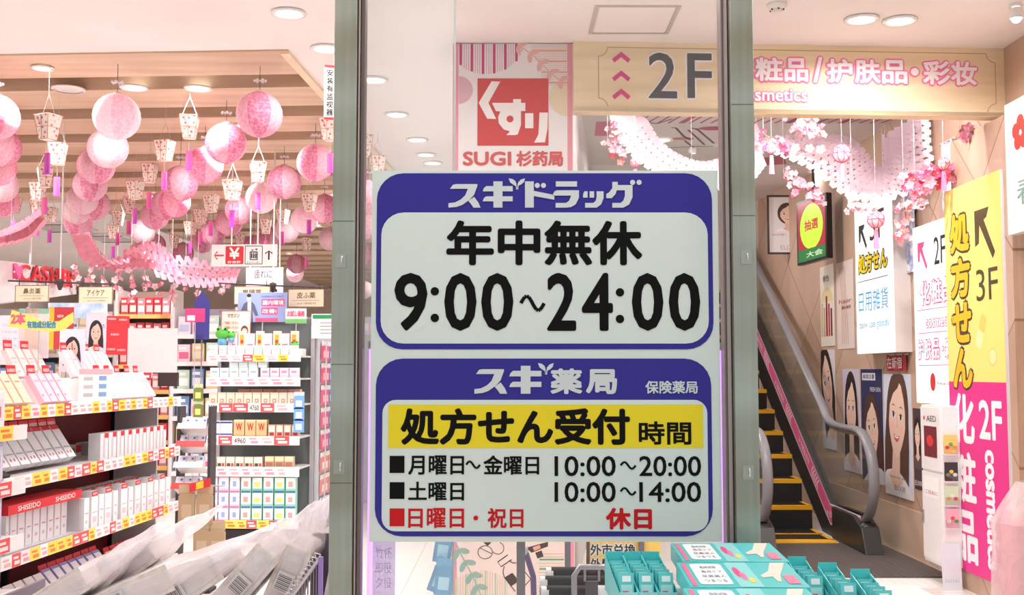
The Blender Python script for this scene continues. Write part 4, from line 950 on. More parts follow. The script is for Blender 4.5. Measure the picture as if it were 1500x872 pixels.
# defibrillator cabinet with leaflets
fr, W, H = wallframe(1355.5, 1386, 593, 826, 2.80)
t = thing('defibrillator_cabinet', fr.p(W / 2, 0, -0.1), 'slim white defibrillator cabinet with red window standing by the wall', 'cabinet')
a0 = fr.o.z
MB().box(fr, 0, W, 0.03, H, -0.2, 0.0, M((246, 242, 240), 0.35)).build('cabinet_body', t, bevel=0.006)
MB().box(fr, 0.02, W - 0.02, 0, 0.03, -0.18, -0.02, M((180, 172, 170))).build('plinth', t)
d = MB().box(fr, 0.012, W - 0.012, H * .60, H * .985, 0.0, 0.012, M((242, 238, 238), 0.3)).build('upper_door', t, bevel=0.003)
MB().rect(fr, W * .2, H * .68, W * .82, H * .87, M((120, 40, 50)), 0.014).build('window', d); MB().ellipse(fr, W * .5, H * .78, W * .16, H * .035, M((220, 60, 60)), 0.0155).build('red_device', d)
MB().text(fr, W * .34, H * .90, W * .8, H * .935, 'AED', INK, 0.0135, 0.0).build('lettering', d); MB().ellipse(fr, W * .22, H * .918, 0.014, 0.014, M((226, 60, 60)), 0.0135).build('red_dot', d)
d = MB().box(fr, 0.012, W - 0.012, H * .05, H * .585, 0.0, 0.012, M((244, 240, 240), 0.3)).build('lower_door', t, bevel=0.003)
MB().box(fr, W * .06, W * .10, H * .26, H * .34, 0.012, 0.022, M((170, 168, 170), 0.3, 0.7)).build('handle', d)
MB().rect(fr, W * .14, H * .43, W * .86, H * .56, M((250, 248, 246)), 0.0135).build('notice_label', d); MB().text(fr, W * .2, H * .45, W * .8, H * .475, 'ご自由に', M((206, 120, 130)), 0.0145).build('lettering', d)
# leaflets in pockets on its end that faces the entrance
yc = fr.p(W, 0).y - 0.004
LFr = F((2.80, yc, 0))
for i, (y0, c_, lb) in enumerate(((660, (240, 214, 120), 'yellow leaflet in the topmost pocket of the white cabinet'), (700, (60, 52, 58), 'black leaflet in the second pocket of the white cabinet'),
                                  (735, (206, 226, 190), 'green dotted leaflet in the third pocket of the white cabinet'), (768, (240, 180, 196), 'pink flowered leaflet in the lowest pocket of the white cabinet'))):
    z = at(1390, y0, yc).z
    tt = thing('leaflet_pocket', (2.89, yc, z), lb, 'leaflet')
    MB().box(F(LFr.p(0, z)), 0.0, 0.085, -0.02, 0.10, 0.012, 0.018, M(c_)).build('leaflet', tt)
    for k_ in range(3): MB().ellipse(F(LFr.p(0, z, 0.018)), 0.02 + 0.023 * k_, 0.02 + 0.02 * (k_ % 2), 0.014, 0.012, M(((226, 90, 90), (110, 170, 90), (230, 190, 90), (240, 240, 240))[(i + k_) % 4]), 0.001).build('print_spot', tt)
    MB().box(F(LFr.p(0, z)), -0.004, 0.089, -0.03, 0.03, 0.019, 0.022, glass_mat('pocket_acrylic', (0.97, 0.97, 0.97), 0.06)).build('clear_pocket', tt); MB().box(F(LFr.p(0, z)), -0.004, 0.089, -0.03, -0.022, 0.0, 0.022, M((235, 232, 232))).build('pocket_base', tt)
# paper brochure sheet hanging below the pockets
z0, z1 = at(1388, 838, yc).z, at(1388, 782, yc).z
t = thing('hanging_brochure', (2.86, yc, z0), 'pale blue white brochure sheet standing against the white cabinet', 'brochure')
bf = F((2.765, yc - 0.03, 0.0), (1, 0, 0), (0, 0.08, 1)); MB().box(bf, 0, 0.125, 0.0, 0.30, -0.004, 0.0, M((226, 232, 240))).build('sheet', t); MB().text(bf, 0.015, 0.05, 0.105, 0.08, 'suisai', M((190, 200, 214)), 0.001).build('lettering', t)

# ------------------------------------------------------------------ spring garlands
m_paper = M((255, 232, 240), 0.7, 0, 0.0, 0.2); m_bl1 = M((252, 208, 222), 0.7); m_bl2 = M((246, 160, 186), 0.7); m_bl3 = M((234, 96, 140), 0.7); m_blc = M((250, 222, 130), 0.7)
def lerp(P, t_):
    x = t_ * (len(P) - 1); i = min(int(x), len(P) - 2); k_ = x - i
    p0, p1, p2, p3 = P[max(i - 1, 0)], P[i], P[i + 1], P[min(i + 2, len(P) - 1)]
    return 0.5 * ((2 * p1) + (p2 - p0) * k_ + (2 * p0 - 5 * p1 + 4 * p2 - p3) * k_ * k_ + (3 * p1 - p0 - 3 * p2 + p3) * k_ ** 3)
def garland(A, B, nu, nv, label, group=None, mat=None, wd=0.4, name='paper_garland', bulge=0.02):
    """cut paper net between two edge curves: diamond lattice of folded paper strips"""
    mat = mat or m_paper; mb = MB()
    def S(u, v):
        a, b_ = lerp(A, u), lerp(B, u); p = a.lerp(b_, v); return p
    def Np(u, v):
        e_ = 0.01; du = S(min(u + e_, 1), v) - S(max(u - e_, 0), v); dv = S(u, min(v + e_, 1)) - S(u, max(v - e_, 0)); n_ = du.cross(dv)
        return n_.normalized() if n_.length > 1e-9 else Vector((0, -1, 0))
    for i in range(nu):
        for j in range(nv):
            if (i + j) % 2: continue
            for (a, b_) in (((i, j), (i + 1, j + 1)), ((i + 1, j + 1), (i + 2, j)), ((i, j), (i + 1, j - 1)), ((i + 1, j - 1), (i + 2, j))):
                if not (0 <= a[0] <= nu and 0 <= b_[0] <= nu and 0 <= a[1] <= nv and 0 <= b_[1] <= nv): continue
                p, q_ = S(a[0] / nu, a[1] / nv), S(b_[0] / nu, b_[1] / nv); n_ = Np((a[0] + b_[0]) / 2 / nu, (a[1] + b_[1]) / 2 / nv)
                d = (q_ - p); s_ = d.cross(n_).normalized() * (d.length * wd * 0.5); h_ = n_ * bulge * (1 if (a[0] % 2) else -1)
                mb.poly([p - s_ + h_, q_ - s_ - h_, q_ + s_ - h_, p + s_ + h_], mat)
    for u in (0.0, 0.5, 1.0):
        p = S(u, 0.0); mb.tube([p, Vector((p.x, p.y, topz(p.x, p.y) - .006))], 0.0015, mat, 5)
    o = mb.build(name); return tag(o, label, 'garland', group)
def PP(*pts):
    out = []
    for p in pts:
        q_ = at(*p); q_.z = min(q_.z, CEIL - 0.12); q_.x = min(q_.x, XR - 0.06); out.append(q_)
    return out
garland(PP((928, 150, 7.9), (945, 178, 7.9), (965, 208, 7.9), (995, 230, 7.9), (1032, 240, 7.9), (1068, 228, 7.9), (1092, 206, 7.9), (1108, 185, 7.9)),
        PP((893, 150, 7.4), (903, 188, 7.4), (930, 228, 7.4), (975, 258, 7.4), (1030, 276, 7.4), (1075, 272, 7.4), (1100, 262, 7.4), (1118, 240, 7.4)), 60, 7, 'white pink cut paper garland swagging behind the sign and glass')
garland(PP((1180, 150, 8.6), (1225, 172, 8.6), (1255, 212, 8.6), (1285, 246, 8.6), (1320, 246, 8.6), (1350, 215, 8.6), (1372, 175, 8.6), (1380, 150, 8.6)),
        PP((1085, 205, 7.7), (1135, 222, 7.7), (1190, 246, 7.7), (1240, 284, 7.7), (1295, 292, 7.7), (1360, 262, 7.7), (1412, 205, 7.7), (1432, 150, 7.7)), 62, 13, 'wide white pink cut paper garland swagging by the wood tiled wall')
def flower_into(mb, c, r, nrm, mat, k_=5, centre=m_blc):
    z = Vector(nrm).normalized(); x = z.orthogonal().normalized(); x = Matrix.Rotation(random.random() * 6, 3, z) @ x; y = z.cross(x); c = Vector(c)
    for i in range(k_):
        a = 2 * math.pi * i / k_; d = x * math.cos(a) + y * math.sin(a); s_ = z.cross(d)
        mb.faces([c, c + d * r * .55 + s_ * r * .42 + z * r * .22, c + d * r * 1.05 + s_ * r * .2 + z * r * .3, c + d * r * .9 + z * r * .22, c + d * r * 1.05 - s_ * r * .2 + z * r * .3, c + d * r * .55 - s_ * r * .42 + z * r * .22], [(0, 1, 2, 3), (0, 3, 4, 5)], mat)
    mb.ball(c + z * r * .1, r * .16, centre, 3)
def spray(P, n_, r, spread, label, mats, group=None, name='blossom_spray'):
    base = P[0]
    t = thing(name, min(P, key=lambda p: p.z), label, 'artificial blossom', group)
    mb = MB()
    for i in range(n_):
        p = lerp(P, random.random()) + Vector((random.gauss(0, spread), random.gauss(0, spread), random.gauss(0, spread)))
        flower_into(mb, p, r * random.uniform(.8, 1.2), (random.uniform(-.8, .8), -1, random.uniform(-.8, .8)), random.choice(mats))
    mb.build('blossoms', t)
    st = MB(); top = max(P, key=lambda p: p.z); st.tube([lerp(P, i / 6) for i in range(7)], 0.004, M((150, 120, 90)), 6); st.build('stem', t)
    MB().tube([top, Vector((top.x, top.y, topz(top.x, top.y)))], 0.0015, M((225, 220, 220)), 5).build('cord', t)
    return t
spray(PP((1148, 258, 7.8), (1165, 268, 7.8), (1185, 280, 7.8), (1204, 292, 7.8)), 46, .026, .03, 'long pink blossom spray slanting down in front of the framed poster', (m_bl1, m_bl2))
spray(PP((1340, 268, 7.2), (1362, 258, 7.2), (1385, 262, 7.2)), 36, .04, .04, 'large deep pink blossom cluster under the wide paper garland', (m_bl2, m_bl3))
spray(PP((1324, 302, 7.4), (1327, 318, 7.4), (1318, 338, 7.4), (1322, 350, 7.4)), 26, .026, .022, 'pink blossom string hanging in front of the floral cloth', (m_bl1, m_bl2))
spray(PP((1340, 270, 7.5), (1345, 290, 7.5), (1352, 305, 7.5)), 24, .026, .02, 'pale blossom string between the floral cloth and the second light box', (m_bl1, m_bl2))
spray(PP((1248, 300, 7.5), (1262, 304, 7.5), (1272, 312, 7.5)), 30, .026, .03, 'white pink blossom bunch over the arrow of the first light box', (m_bl1, m_paper))
spray(PP((1165, 172, 7.6), (1185, 180, 7.6), (1205, 200, 7.6)), 40, .03, .05, 'pink blossom bunch tucked into the wide garland under the header', (m_bl1, m_bl2))
spray(PP((900, 180, 7.3), (907, 192, 7.3), (900, 205, 7.3)), 26, .026, .03, 'pink blossom bunch at the raised end of the garland by the banner', (m_bl1, m_bl2))
spray(PP((890, 214, 7.2), (900, 218, 7.2), (912, 228, 7.2)), 12, .03, .02, 'small coral blossom drop beside the pharmacy banner', (M((246, 150, 150)), m_bl2))
spray(PP((1408, 188, 6.9), (1420, 200, 6.9), (1434, 205, 6.9)), 16, .04, .025, 'large mauve rose and buds against the wooden pier', (M((234, 176, 206)), m_bl2))
spray(PP((1118, 195, 7.5), (1135, 210, 7.5), (1152, 215, 7.5)), 14, .028, .03, 'mixed pink blossoms hanging from the garland beside the post', (m_bl2, m_bl3))
def temari(px, py, Y, r, label, mat=m_bl3):
    c = at(px, py, Y); t = thing('temari_ball', (c.x, c.y, c.z - r), label, 'hanging ornament')
    MB().ball(c, r, M((250, 214, 226), 0.6), 12).build('ball', t)
    mb = MB()
    for ax in ((1, 0, 0), (0, 1, 0), (0, 0, 1), (1, 1, 0), (1, -1, 0), (1, 0, 1), (0, 1, 1)):
        z = Vector(ax).normalized(); x = z.orthogonal().normalized(); y = z.cross(x)
        mb.tube([c + (x * math.cos(a) + y * math.sin(a)) * r * 1.005 for a in [2 * math.pi * i / 24 for i in range(25)]], r * .05, mat, 5, False)
    mb.build('thread_pattern', t)
    MB().tube([c + Vector((0, 0, r)), Vector((c.x, c.y, CEIL))], 0.0015, M((225, 215, 215)), 5).build('cord', t)
    MB().frustum(F(c + Vector((0, 0, -r - 0.14))), 0.035, 0.012, 0.022, 0.010, 0.13, M((246, 150, 196))).build('tassel', t)
temari(930, 238, 7.2, .034, 'small pink lattice ball ornament hanging just above the sign')
temari(1233, 225, 7.5, .062, 'large pink lattice ball ornament in the middle of the wide garland')
temari(1130, 218, 7.4, .036, 'small pink lattice ball ornament hanging beside the steel post')
temari(1283, 322, 7.3, .056, 'pink lattice ball ornament in front of the first light box')
temari(1382, 240, 7.1, .04, 'small red lattice ball ornament under the garland near the yellow board', M((226, 60, 90)))
# ------------------------------------------------------------------ round paper lanterns
def lantern_mat(name, c_plain, c_dark, c_speck, plain_first):
    m, n, l, b = nodes(name)
    tc = n.new('ShaderNodeTexCoord'); sep = n.new('ShaderNodeSeparateXYZ'); l.new(tc.outputs['Object'], sep.inputs[0])
    at2 = n.new('ShaderNodeMath'); at2.operation = 'ARCTAN2'; l.new(sep.outputs['Y'], at2.inputs[0]); l.new(sep.outputs['X'], at2.inputs[1])
    mu = n.new('ShaderNodeMath'); mu.operation = 'MULTIPLY'; mu.inputs[1].default_value = 3.0; l.new(at2.outputs[0], mu.inputs[0])
    sn = n.new('ShaderNodeMath'); sn.operation = 'SINE'; l.new(mu.outputs[0], sn.inputs[0])
    gt = n.new('ShaderNodeMath'); gt.operation = 'GREATER_THAN'; gt.inputs[1].default_value = 0.0; l.new(sn.outputs[0], gt.inputs[0])
    nz = n.new('ShaderNodeTexNoise'); nz.inputs['Scale'].default_value = 55; nz.inputs['Detail'].default_value = 3; l.new(tc.outputs['Object'], nz.inputs['Vector'])
    cr = n.new('ShaderNodeValToRGB'); cr.color_ramp.elements[0].position = 0.44; cr.color_ramp.elements[0].color = lin(c_dark) + (1,); cr.color_ramp.elements[1].position = 0.60; cr.color_ramp.elements[1].color = lin(c_speck) + (1,)
    l.new(nz.outputs['Fac'], cr.inputs[0])
    c2 = n.new('ShaderNodeValToRGB'); c2.color_ramp.elements[0].position = 0.40; c2.color_ramp.elements[0].color = lin(c_speck) + (1,); c2.color_ramp.elements[1].position = 0.6; c2.color_ramp.elements[1].color = lin(c_plain) + (1,); l.new(nz.outputs['Fac'], c2.inputs[0])
    mx = n.new('ShaderNodeMix'); mx.data_type = 'RGBA'; l.new(gt.outputs[0], mx.inputs[0]); l.new(cr.outputs[0], mx.inputs[6]); l.new(c2.outputs[0], mx.inputs[7])
    l.new(mx.outputs[2], b.inputs['Base Color']); b.inputs['Roughness'].default_value = 0.7; b.inputs['Specular IOR Level'].default_value = 0.2
    b.inputs['Subsurface Weight'].default_value = 0.0
    tr = n.new('ShaderNodeBsdfTranslucent'); l.new(mx.outputs[2], tr.inputs[0]); ms = n.new('ShaderNodeMixShader'); ms.inputs[0].default_value = 0.35
    out = n['Material Output']; l.new(b.outputs[0], ms.inputs[1]); l.new(tr.outputs[0], ms.inputs[2]); l.new(ms.outputs[0], out.inputs['Surface'])
    return m
m_lan = lantern_mat('printed_lantern_paper', (250, 212, 224), (230, 138, 174), (243, 186, 208), 1)
m_lan2 = lantern_mat('pale_lantern_paper', (255, 238, 243), (250, 206, 222), (253, 230, 238), 1)  # paler copy of the paper for lit-looking lanterns, brightness put into the colour
m_clear = M((238, 232, 236), 0.2); m_cordm = M((226, 214, 214), 0.6)
def make_lantern(mat, label):
    o = Vector((0, 0, 0)); r = 0.15
    t = thing('paper_lantern', o, label, 'paper lantern')
    prof_ = []
    nr = 14
    for i in range(nr * 2 + 1):
        a = math.pi * i / (nr * 2); k_ = 1.0 if i % 2 == 0 else 0.985
        prof_.append((max(r * math.sin(a) * k_, 0.022), -r * math.cos(a)))
    MB().lathe(prof_, o, mat, 36).build('paper_shade', t)
    MB().lathe([(0.024, r - 0.004), (0.026, r + 0.006), (0.018, r + 0.006)], o, m_cordm, 16).build('top_ring', t)
    mb = MB()
    for k_ in range(3):
        d = Vector((math.cos(R(60 * k_)), math.sin(R(60 * k_)), 0)) * 0.034; c = Vector((0, 0, r + 0.075))
        mb.tube([c - d, c + d], 0.006, m_clear, 6)
        for s_ in (-1, 1): mb.ball(c + d * s_, 0.010, m_clear, 4)
    mb.build('star_hanger', t)
    MB().tube([(0, 0, r + 0.004), (0, 0, r + 0.15)], 0.0022, M((120, 92, 84)), 6).build('cord', t)
    return proto(t)
lan_a = make_lantern(m_lan, 'x'); lan_b = make_lantern(m_lan2, 'x')
def ordinal(i): return ('first', 'second', 'third', 'fourth', 'fifth', 'sixth', 'seventh', 'eighth', 'ninth', 'tenth', 'eleventh', 'twelfth', 'thirteenth', 'fourteenth')[i]
BEAMZ = CEIL
chains = [
 ('string nearest the camera notice', [(380, 168, 66, 0), (331, 210, 60, 0), (300, 242, 52, 0), (264, 269, 52, 0), (256, 296, 46, 0), (243, 300, 38, 0), (227, 316, 42, 0), (209, 339, 36, 1), (226, 359, 26, 0)]),
 ('string led by the large pair', [(171, 171, 69, 1), (158, 217, 59, 1), (141, 243, 54, 0), (132, 271, 49, 0), (121, 292, 38, 1), (139, 300, 33, 0), (112, 307, 38, 1), (115, 326, 42, 0)]),
 ('string at the photo edge', [(-6, 172, 44, 0), (1, 216, 58, 0), (-4, 246, 48, 0), (2, 272, 36, 1), (5, 296, 40, 0)]),
 ('string starting beside the steel post', [(462, 239, 52, 0), (416, 267, 47, 0), (383, 290, 44, 1), (351, 308, 41, 0), (336, 326, 37, 0), (312, 342, 36, 0), (296, 354, 30, 0), (268, 371, 28, 0)]),
 ('string emerging behind the steel post', [(475, 306, 42, 0), (446, 322, 36, 1), (420, 337, 36, 1), (396, 350, 32, 0), (372, 361, 28, 0), (350, 370, 26, 0)]),
 ('string over the skin medicine board', [(484, 350, 24, 1), (434, 387, 27, 0), (432, 401, 25, 1)]),
 ('string between post and hours sign', [(539, 290, 50, 0), (537, 330, 44, 0), (535, 372, 34, 0), (534, 425, 26, 1)]),
]
for cl, items in chains:
    for i, (px, py, d, kind) in enumerate(items):
        Y = FPX * 0.30 / d; c = at(px, py, Y)
        if c.z > BEAMZ - 0.32: Y = Y * (BEAMZ - 0.32 - 1.4) / (c.z - 1.4); c = at(px, py, Y)
        pr = lan_b if kind else lan_a
        o = spawn(pr, MT(c, random.random() * 6.28), 'round %s paper lantern, %s in the %s' % ('pale pink' if kind else 'speckled pink', ordinal(i), cl), 'round paper lanterns under the slats')
        # cord up to the slat
        for ch in kids(o):
            if ch.name.startswith('cord'):
                ch.data = ch.data if False else ch.data
                ch.scale = (1, 1, 1); L = topz(c.x, c.y) - c.z - 0.154
                ch.location = (0, 0, 0.154 * (1 - L / 0.146)) ; ch.scale = (1, 1, L / 0.146)
# ------------------------------------------------------------------ tapered cup lanterns with paper strips
m_cup, n, l, b = nodes('blossom_print_paper')
tc = n.new('ShaderNodeTexCoord'); vo = n.new('ShaderNodeTexVoronoi'); vo.inputs['Scale'].default_value = 34; l.new(tc.outputs['Object'], vo.inputs['Vector'])
cr = n.new('ShaderNodeValToRGB'); cr.color_ramp.elements[0].position = 0.22; cr.color_ramp.elements[0].color = lin((222, 96, 112)) + (1,); cr.color_ramp.elements[1].position = 0.40; cr.color_ramp.elements[1].color = lin((248, 236, 226)) + (1,)
l.new(vo.outputs['Distance'], cr.inputs[0]); l.new(cr.outputs[0], b.inputs['Base Color']); b.inputs['Roughness'].default_value = 0.7
m_strip_a = noise_mat('tanzaku_strip', (214, 70, 190), (250, 120, 170), (20, 20, 4), 1, 0.35)
m_strip_b = noise_mat('violet_strip', (150, 60, 190), (226, 90, 180), (20, 20, 4), 1, 0.35)
def make_cup(smat):
    o = Vector((0, 0, 0)); t = thing('cup_lantern', o, 'x', 'hanging ornament')
    fr = F(o)
    mb = MB(); mb.frustum(fr, 0.078, 0.078, 0.122, 0.122, 0.158, m_cup); mb.build('paper_cup', t)
    e_ = MB(); mr_ = M((206, 150, 130))
    for a in range(4):
        x, y = ((-1, -1), (1, -1), (1, 1), (-1, 1))[a]
        e_.tube([(x * .039, y * .039, 0), (x * .061, y * .061, .158)], 0.0025, mr_, 5)
    for z, w_ in ((0, .039), (.079, .05), (.158, .061)):
        for a in range(4):
            c = [(-1, -1), (1, -1), (1, 1), (-1, 1), (-1, -1)]; e_.tube([(c[a][0] * w_, c[a][1] * w_, z), (c[a + 1][0] * w_, c[a + 1][1] * w_, z)], 0.0022, mr_, 5)
    e_.tube([(0, -.051, .0), (0, -.062, .158)], 0.0025, mr_, 5)
    e_.build('rib_frame', t)
    h = MB(); h.tube([(-.055, 0, .158), (0, 0, .30)], 0.0016, m_cordm, 5); h.tube([(.055, 0, .158), (0, 0, .30)], 0.0016, m_cordm, 5); h.build('hanging_loop', t)
    MB().tube([(0, 0, .30), (0, 0, .40)], 0.0016, m_cordm, 5).build('cord', t)
    s_ = MB(); s_.box(fr, -.021, .021, -.225, -.085, -.006, .006, smat); s_.build('paper_strip', t)
    MB().tube([(0, 0, 0), (0, 0, -.085)], 0.0012, m_cordm, 5).build('strip_thread', t)
    return proto(t)
cup_a, cup_b = make_cup(m_strip_a), make_cup(m_strip_b)
cups = [
 ('row at the shop side edge', [(70, 187, 28), (84, 226, 25), (66, 260, 22), (55, 281, 20), (55, 303, 17), (20, 302, 15), (73, 316, 15)]),
 ('row beside the string with the large pair', [(241, 221, 23), (219, 254, 21), (198, 279, 20), (189, 301, 17), (173, 320, 16), (166, 341, 15), (198, 355, 13)]),
 ('row through the middle of the slats', [(277, 187, 25), (340, 279, 22), (309, 299, 19), (294, 318, 16), (279, 335, 14), (255, 355, 12)]),
 ('row beside the steel post', [(378, 253, 22), (453, 297, 19), (414, 318, 16), (389, 332, 16), (351, 352, 14), (449, 358, 14)]),
 ('row behind the steel post', [(484, 190, 26), (553, 244, 20), (533, 215, 22)]),
]
k = 0
for cl, items in cups:
    for i, (px, py, w_) in enumerate(items):
        c = at(px, py + 18 * w_ / 28, FPX * 0.122 / w_)
        if c.z > BEAMZ - 0.35: Y = FPX * 0.122 / w_ * (BEAMZ - 0.35 - 1.4) / (c.z - 1.4); c = at(px, py + 18 * w_ / 28, Y)
        o = spawn(cup_a if k % 3 else cup_b, MT(c, random.uniform(-.5, .5)), 'blossom print cup lantern, %s in the %s' % (ordinal(i), cl), 'cup lanterns under the slats')
        L = topz(c.x, c.y) - c.z - 0.30
        for ch in kids(o):
            if ch.name.startswith('cord'): ch.scale = (1, 1, L / 0.10); ch.location = (0, 0, 0.30 * (1 - L / 0.10))
        k += 1
# pink nets in the shop
m_net = M((250, 176, 196), 0.7, 0, 0, 0.2)
def net(A, B, nu, nv, label): garland(PP(*A), PP(*B), nu, nv, label, 'pink paper nets hung across the shop', m_net, 0.30, 'paper_net', 0.03)
net([(-40, 352, 9.5), (0, 343, 9.5), (30, 330, 9.5), (58, 312, 9.5)], [(-40, 366, 9.0), (10, 360, 9.0), (45, 350, 9.0), (66, 328, 9.0)], 20, 4, 'pink paper net swag at the shop side edge over the red lettered checkout board')
net([(103, 345, 10.4), (108, 360, 10.4), (116, 378, 10.4), (140, 392, 10.4), (180, 392, 10.4)], [(134, 342, 10), (142, 356, 10), (152, 372, 10), (168, 383, 10), (190, 380, 10)], 20, 5, 'pink paper net dropping from the large pair string towards the shelves')
net([(168, 388, 11), (190, 366, 11), (215, 358, 11), (235, 362, 11), (250, 380, 11)], [(165, 398, 10.4), (195, 396, 10.4), (220, 398, 10.4), (245, 405, 10.4), (270, 412, 10.4)], 20, 6, 'deep pink paper net gathered beside the direction board')
net([(210, 372, 12.5), (240, 376, 12.5), (280, 380, 12.5), (320, 390, 12.5), (350, 398, 12.5)], [(230, 402, 12), (260, 412, 12), (290, 418, 12), (320, 416, 12), (345, 412, 12)], 26, 5, 'pink paper net sagging behind the direction board')
# strings of small blossoms across the back of the shop
def blossom_string(px, y0, y1, Y, n_, label, r=0.036):
    P = PP((px, y0, Y), (px + 2, (y0 + y1) / 2, Y), (px - 1, y1, Y)); return spray(P, n_, r, 0.02, label, (m_bl1, m_paper, m_bl2), 'blossom strings over the far shelves', 'blossom_string')
for i, px in enumerate((112, 132, 152, 172, 192, 212, 232, 252, 272, 290, 308, 328)):
    blossom_string(px, 390 + (i % 3) * 6, 424 + (i * 7) % 5 * 4, 12.6, 9, 'string of small pink blossoms hanging over the far shelves of the shop')

# ------------------------------------------------------------------ hanging signs of the shop
def hangboard(name, x0, y0, x1, y1, Y, label, cat, base, th=0.015, rods=(0.15, 0.85), rodtop=None, rot=-A_L, rodmat=None):
    a = at(x0, y1, Y); b_ = at(x1, y1, Y); c = at(x0, y0, Y); d = Vector((math.cos(rot), math.sin(rot), 0))
    W = (b_ - a).length; fr = F(a, d, (0, 0, 1)); H = c.z - a.z
    t = thing(name, fr.p(W / 2, 0), label, cat)
    MB().box(fr, 0, W, 0, H, -th, 0, base).build('board', t, bevel=0.003)
    for u in rods: MB().tube([fr.p(W * u, H, -th / 2), fr.p(W * u, topz(fr.p(W * u, 0).x, fr.p(W * u, 0).y) - fr.o.z, -th / 2)], 0.007, rodmat or M((236, 232, 232)), 6).build('hanging_rod', t)
    return t, fr, W, H
t, f, W, H = hangboard('direction_sign', 309.5, 358.5, 407, 390.5, 10.2, 'white hanging direction board with red yen square and lift pictogram', 'sign', M((236, 228, 228)), rods=(0.3, 0.7))
def arrow(parent, fr, cu, cv, L, ang, mat):
    f2 = fr.sub(cu, cv, 0, roll=R(ang)); h = L / 2
    return MB().shape(f2, [(-h, -.055 * L * 1.6), (h * .1, -.055 * L * 1.6), (h * .75, -.055 * L * 1.6), (h * .2, -.36 * L), (h * .48, -.42 * L), (h, 0), (h * .48, .42 * L), (h * .2, .36 * L), (h * .75, .055 * L * 1.6), (-h, .055 * L * 1.6)], mat, 0.0015).build('arrow', parent)
arrow(t, f, W * .115, H * .5, W * .15, 180, M((206, 60, 66))); arrow(t, f, W * .875, H * .5, W * .14, 90, INK)
MB().rrect(f, W * .215, H * .1, W * .49, H * .92, .01, M((206, 50, 60)), 0.0015).build('red_square', t); MB().text(f, W * .27, H * .33, W * .43, H * .86, '¥', WHITE, 0.0025, 0.03).build('yen_mark', t); textline(t, f, W * .25, H * .14, W * .45, H * .26, 'お会計', WHITE, 0.03, 0.0026)
mb = MB(); mb.line(f, [(W * .515, H * .1), (W * .775, H * .1), (W * .775, H * .92), (W * .515, H * .92), (W * .515, H * .1)], 0.006, INK, 0.0015); mb.line(f, [(W * .59, H * .3), (W * .70, H * .3), (W * .70, H * .66), (W * .59, H * .66), (W * .59, H * .3)], 0.008, INK, 0.0016)
for i in range(3): mb.box(f, W * (.603 + .032 * i), W * (.625 + .032 * i), H * .36, H * .56, 0.0, 0.0016, INK); mb.ellipse(f, W * (.614 + .032 * i), H * .60, .006, .007, INK, 0.0018, 10)
mb.shape(f, [(W * .60, H * .76), (W * .625, H * .70), (W * .65, H * .76)], INK, 0.0016); mb.shape(f, [(W * .66, H * .80), (W * .685, H * .72), (W * .71, H * .80)][::1], INK, 0.0016)
mb.build('lift_pictogram', t); textline(t, f, W * .54, H * .14, W * .75, H * .22, 'エレベーター', INK, 0.0)
t, f, W, H = hangboard('camera_notice', 474.5, 95, 494, 175, 6.2, 'narrow vertical white notice with red ends hanging by the steel post', 'notice', M((242, 236, 236)), rods=(0.8,), rot=0.25)
for v in (0.0, .955): MB().rect(f, 0, H * v, W, H * (v + .045), M((206, 60, 66)), 0.001).build('red_end', t)
for i, ch in enumerate('安装有监视器'): MB().text(f, W * .16, H * (.80 - .145 * i), W * .66, H * (.92 - .145 * i), ch, INK, 0.0012, 0.02).build('lettering', t)
m_board = M((232, 214, 186)); m_rodk = M((70, 60, 58))
def category_board(x0, y0, x1, y1, Y, text_, sub, label):
    t, f, W, H = hangboard('category_board', x0, y0, x1, y1, Y, label, 'sign', m_board, rods=())
    MB().text(f, W * .24, H * .48, W * .76, H * .84, text_, M((110, 84, 70)), 0.0015, 0.015).build('lettering', t)
    MB().rect(f, W * .12, H * .36, W * .88, H * .375, M((110, 84, 70)), 0.0015).build('rule', t); textline(t, f, W * .25, H * .16, W * .78, H * .25, sub, M((120, 96, 84)), 0.0)
    mb = MB(); mb.line(f, [(0, 0), (W, 0), (W, H), (0, H), (0, 0)], 0.006, M((130, 100, 84)), 0.001); mb.build('outline', t)
    for u in (.1, .9): MB().tube([f.p(W * u, H, -.006), f.p(W * u, H + .05, -.006)], .004, m_rodk, 6).build('clip', t)
    return t
category_board(22, 418.5, 72, 442.5, 8.605, '鼻炎薬', 'rhinitis 鼻炎药', 'beige category board for nose medicine hanging above the yellow speech tag')
category_board(115, 420.5, 165.5, 446, 8.605, 'アイケア', 'eye care 眼药', 'beige category board for eye care hanging above the posters with women')
category_board(422, 424, 475, 450, 9.605, '皮ふ薬', 'skin 皮肤药', 'beige category board for skin medicine hanging beside the steel post')
category_board(343, 420, 396, 446, 9.605, '胃腸薬', 'stomach 胃肠药', 'beige category board half hidden behind the poster of the man')
def rod(x0, y0, x1, y1, Y, label, top):
    a, b_ = at(x0, y0, Y), at(x1, y1, Y); m = (a + b_) / 2; t = thing('sign_rod', m, label, 'hanging rail')
    MB().tube([a, b_], 0.007, m_rodk, 8).build('bar', t); MB().lathe([(0.0001, .03), (.03, .02), (.03, 0), (.012, -.06), (0.0001, -.06)], m, m_rodk, 12).build('hub', t)
    MB().tube([m + Vector((0, 0, .02)), Vector((m.x, m.y, topz(m.x, m.y)))], 0.006, M((230, 226, 226)), 8).build('drop_rod', t)
rod(12, 411.5, 164, 416.5, 8.62, 'thin dark hanging rail holding the nose medicine and eye care boards', 0)
rod(320, 415, 480, 422, 9.62, 'thin dark hanging rail holding the skin medicine board', 0)
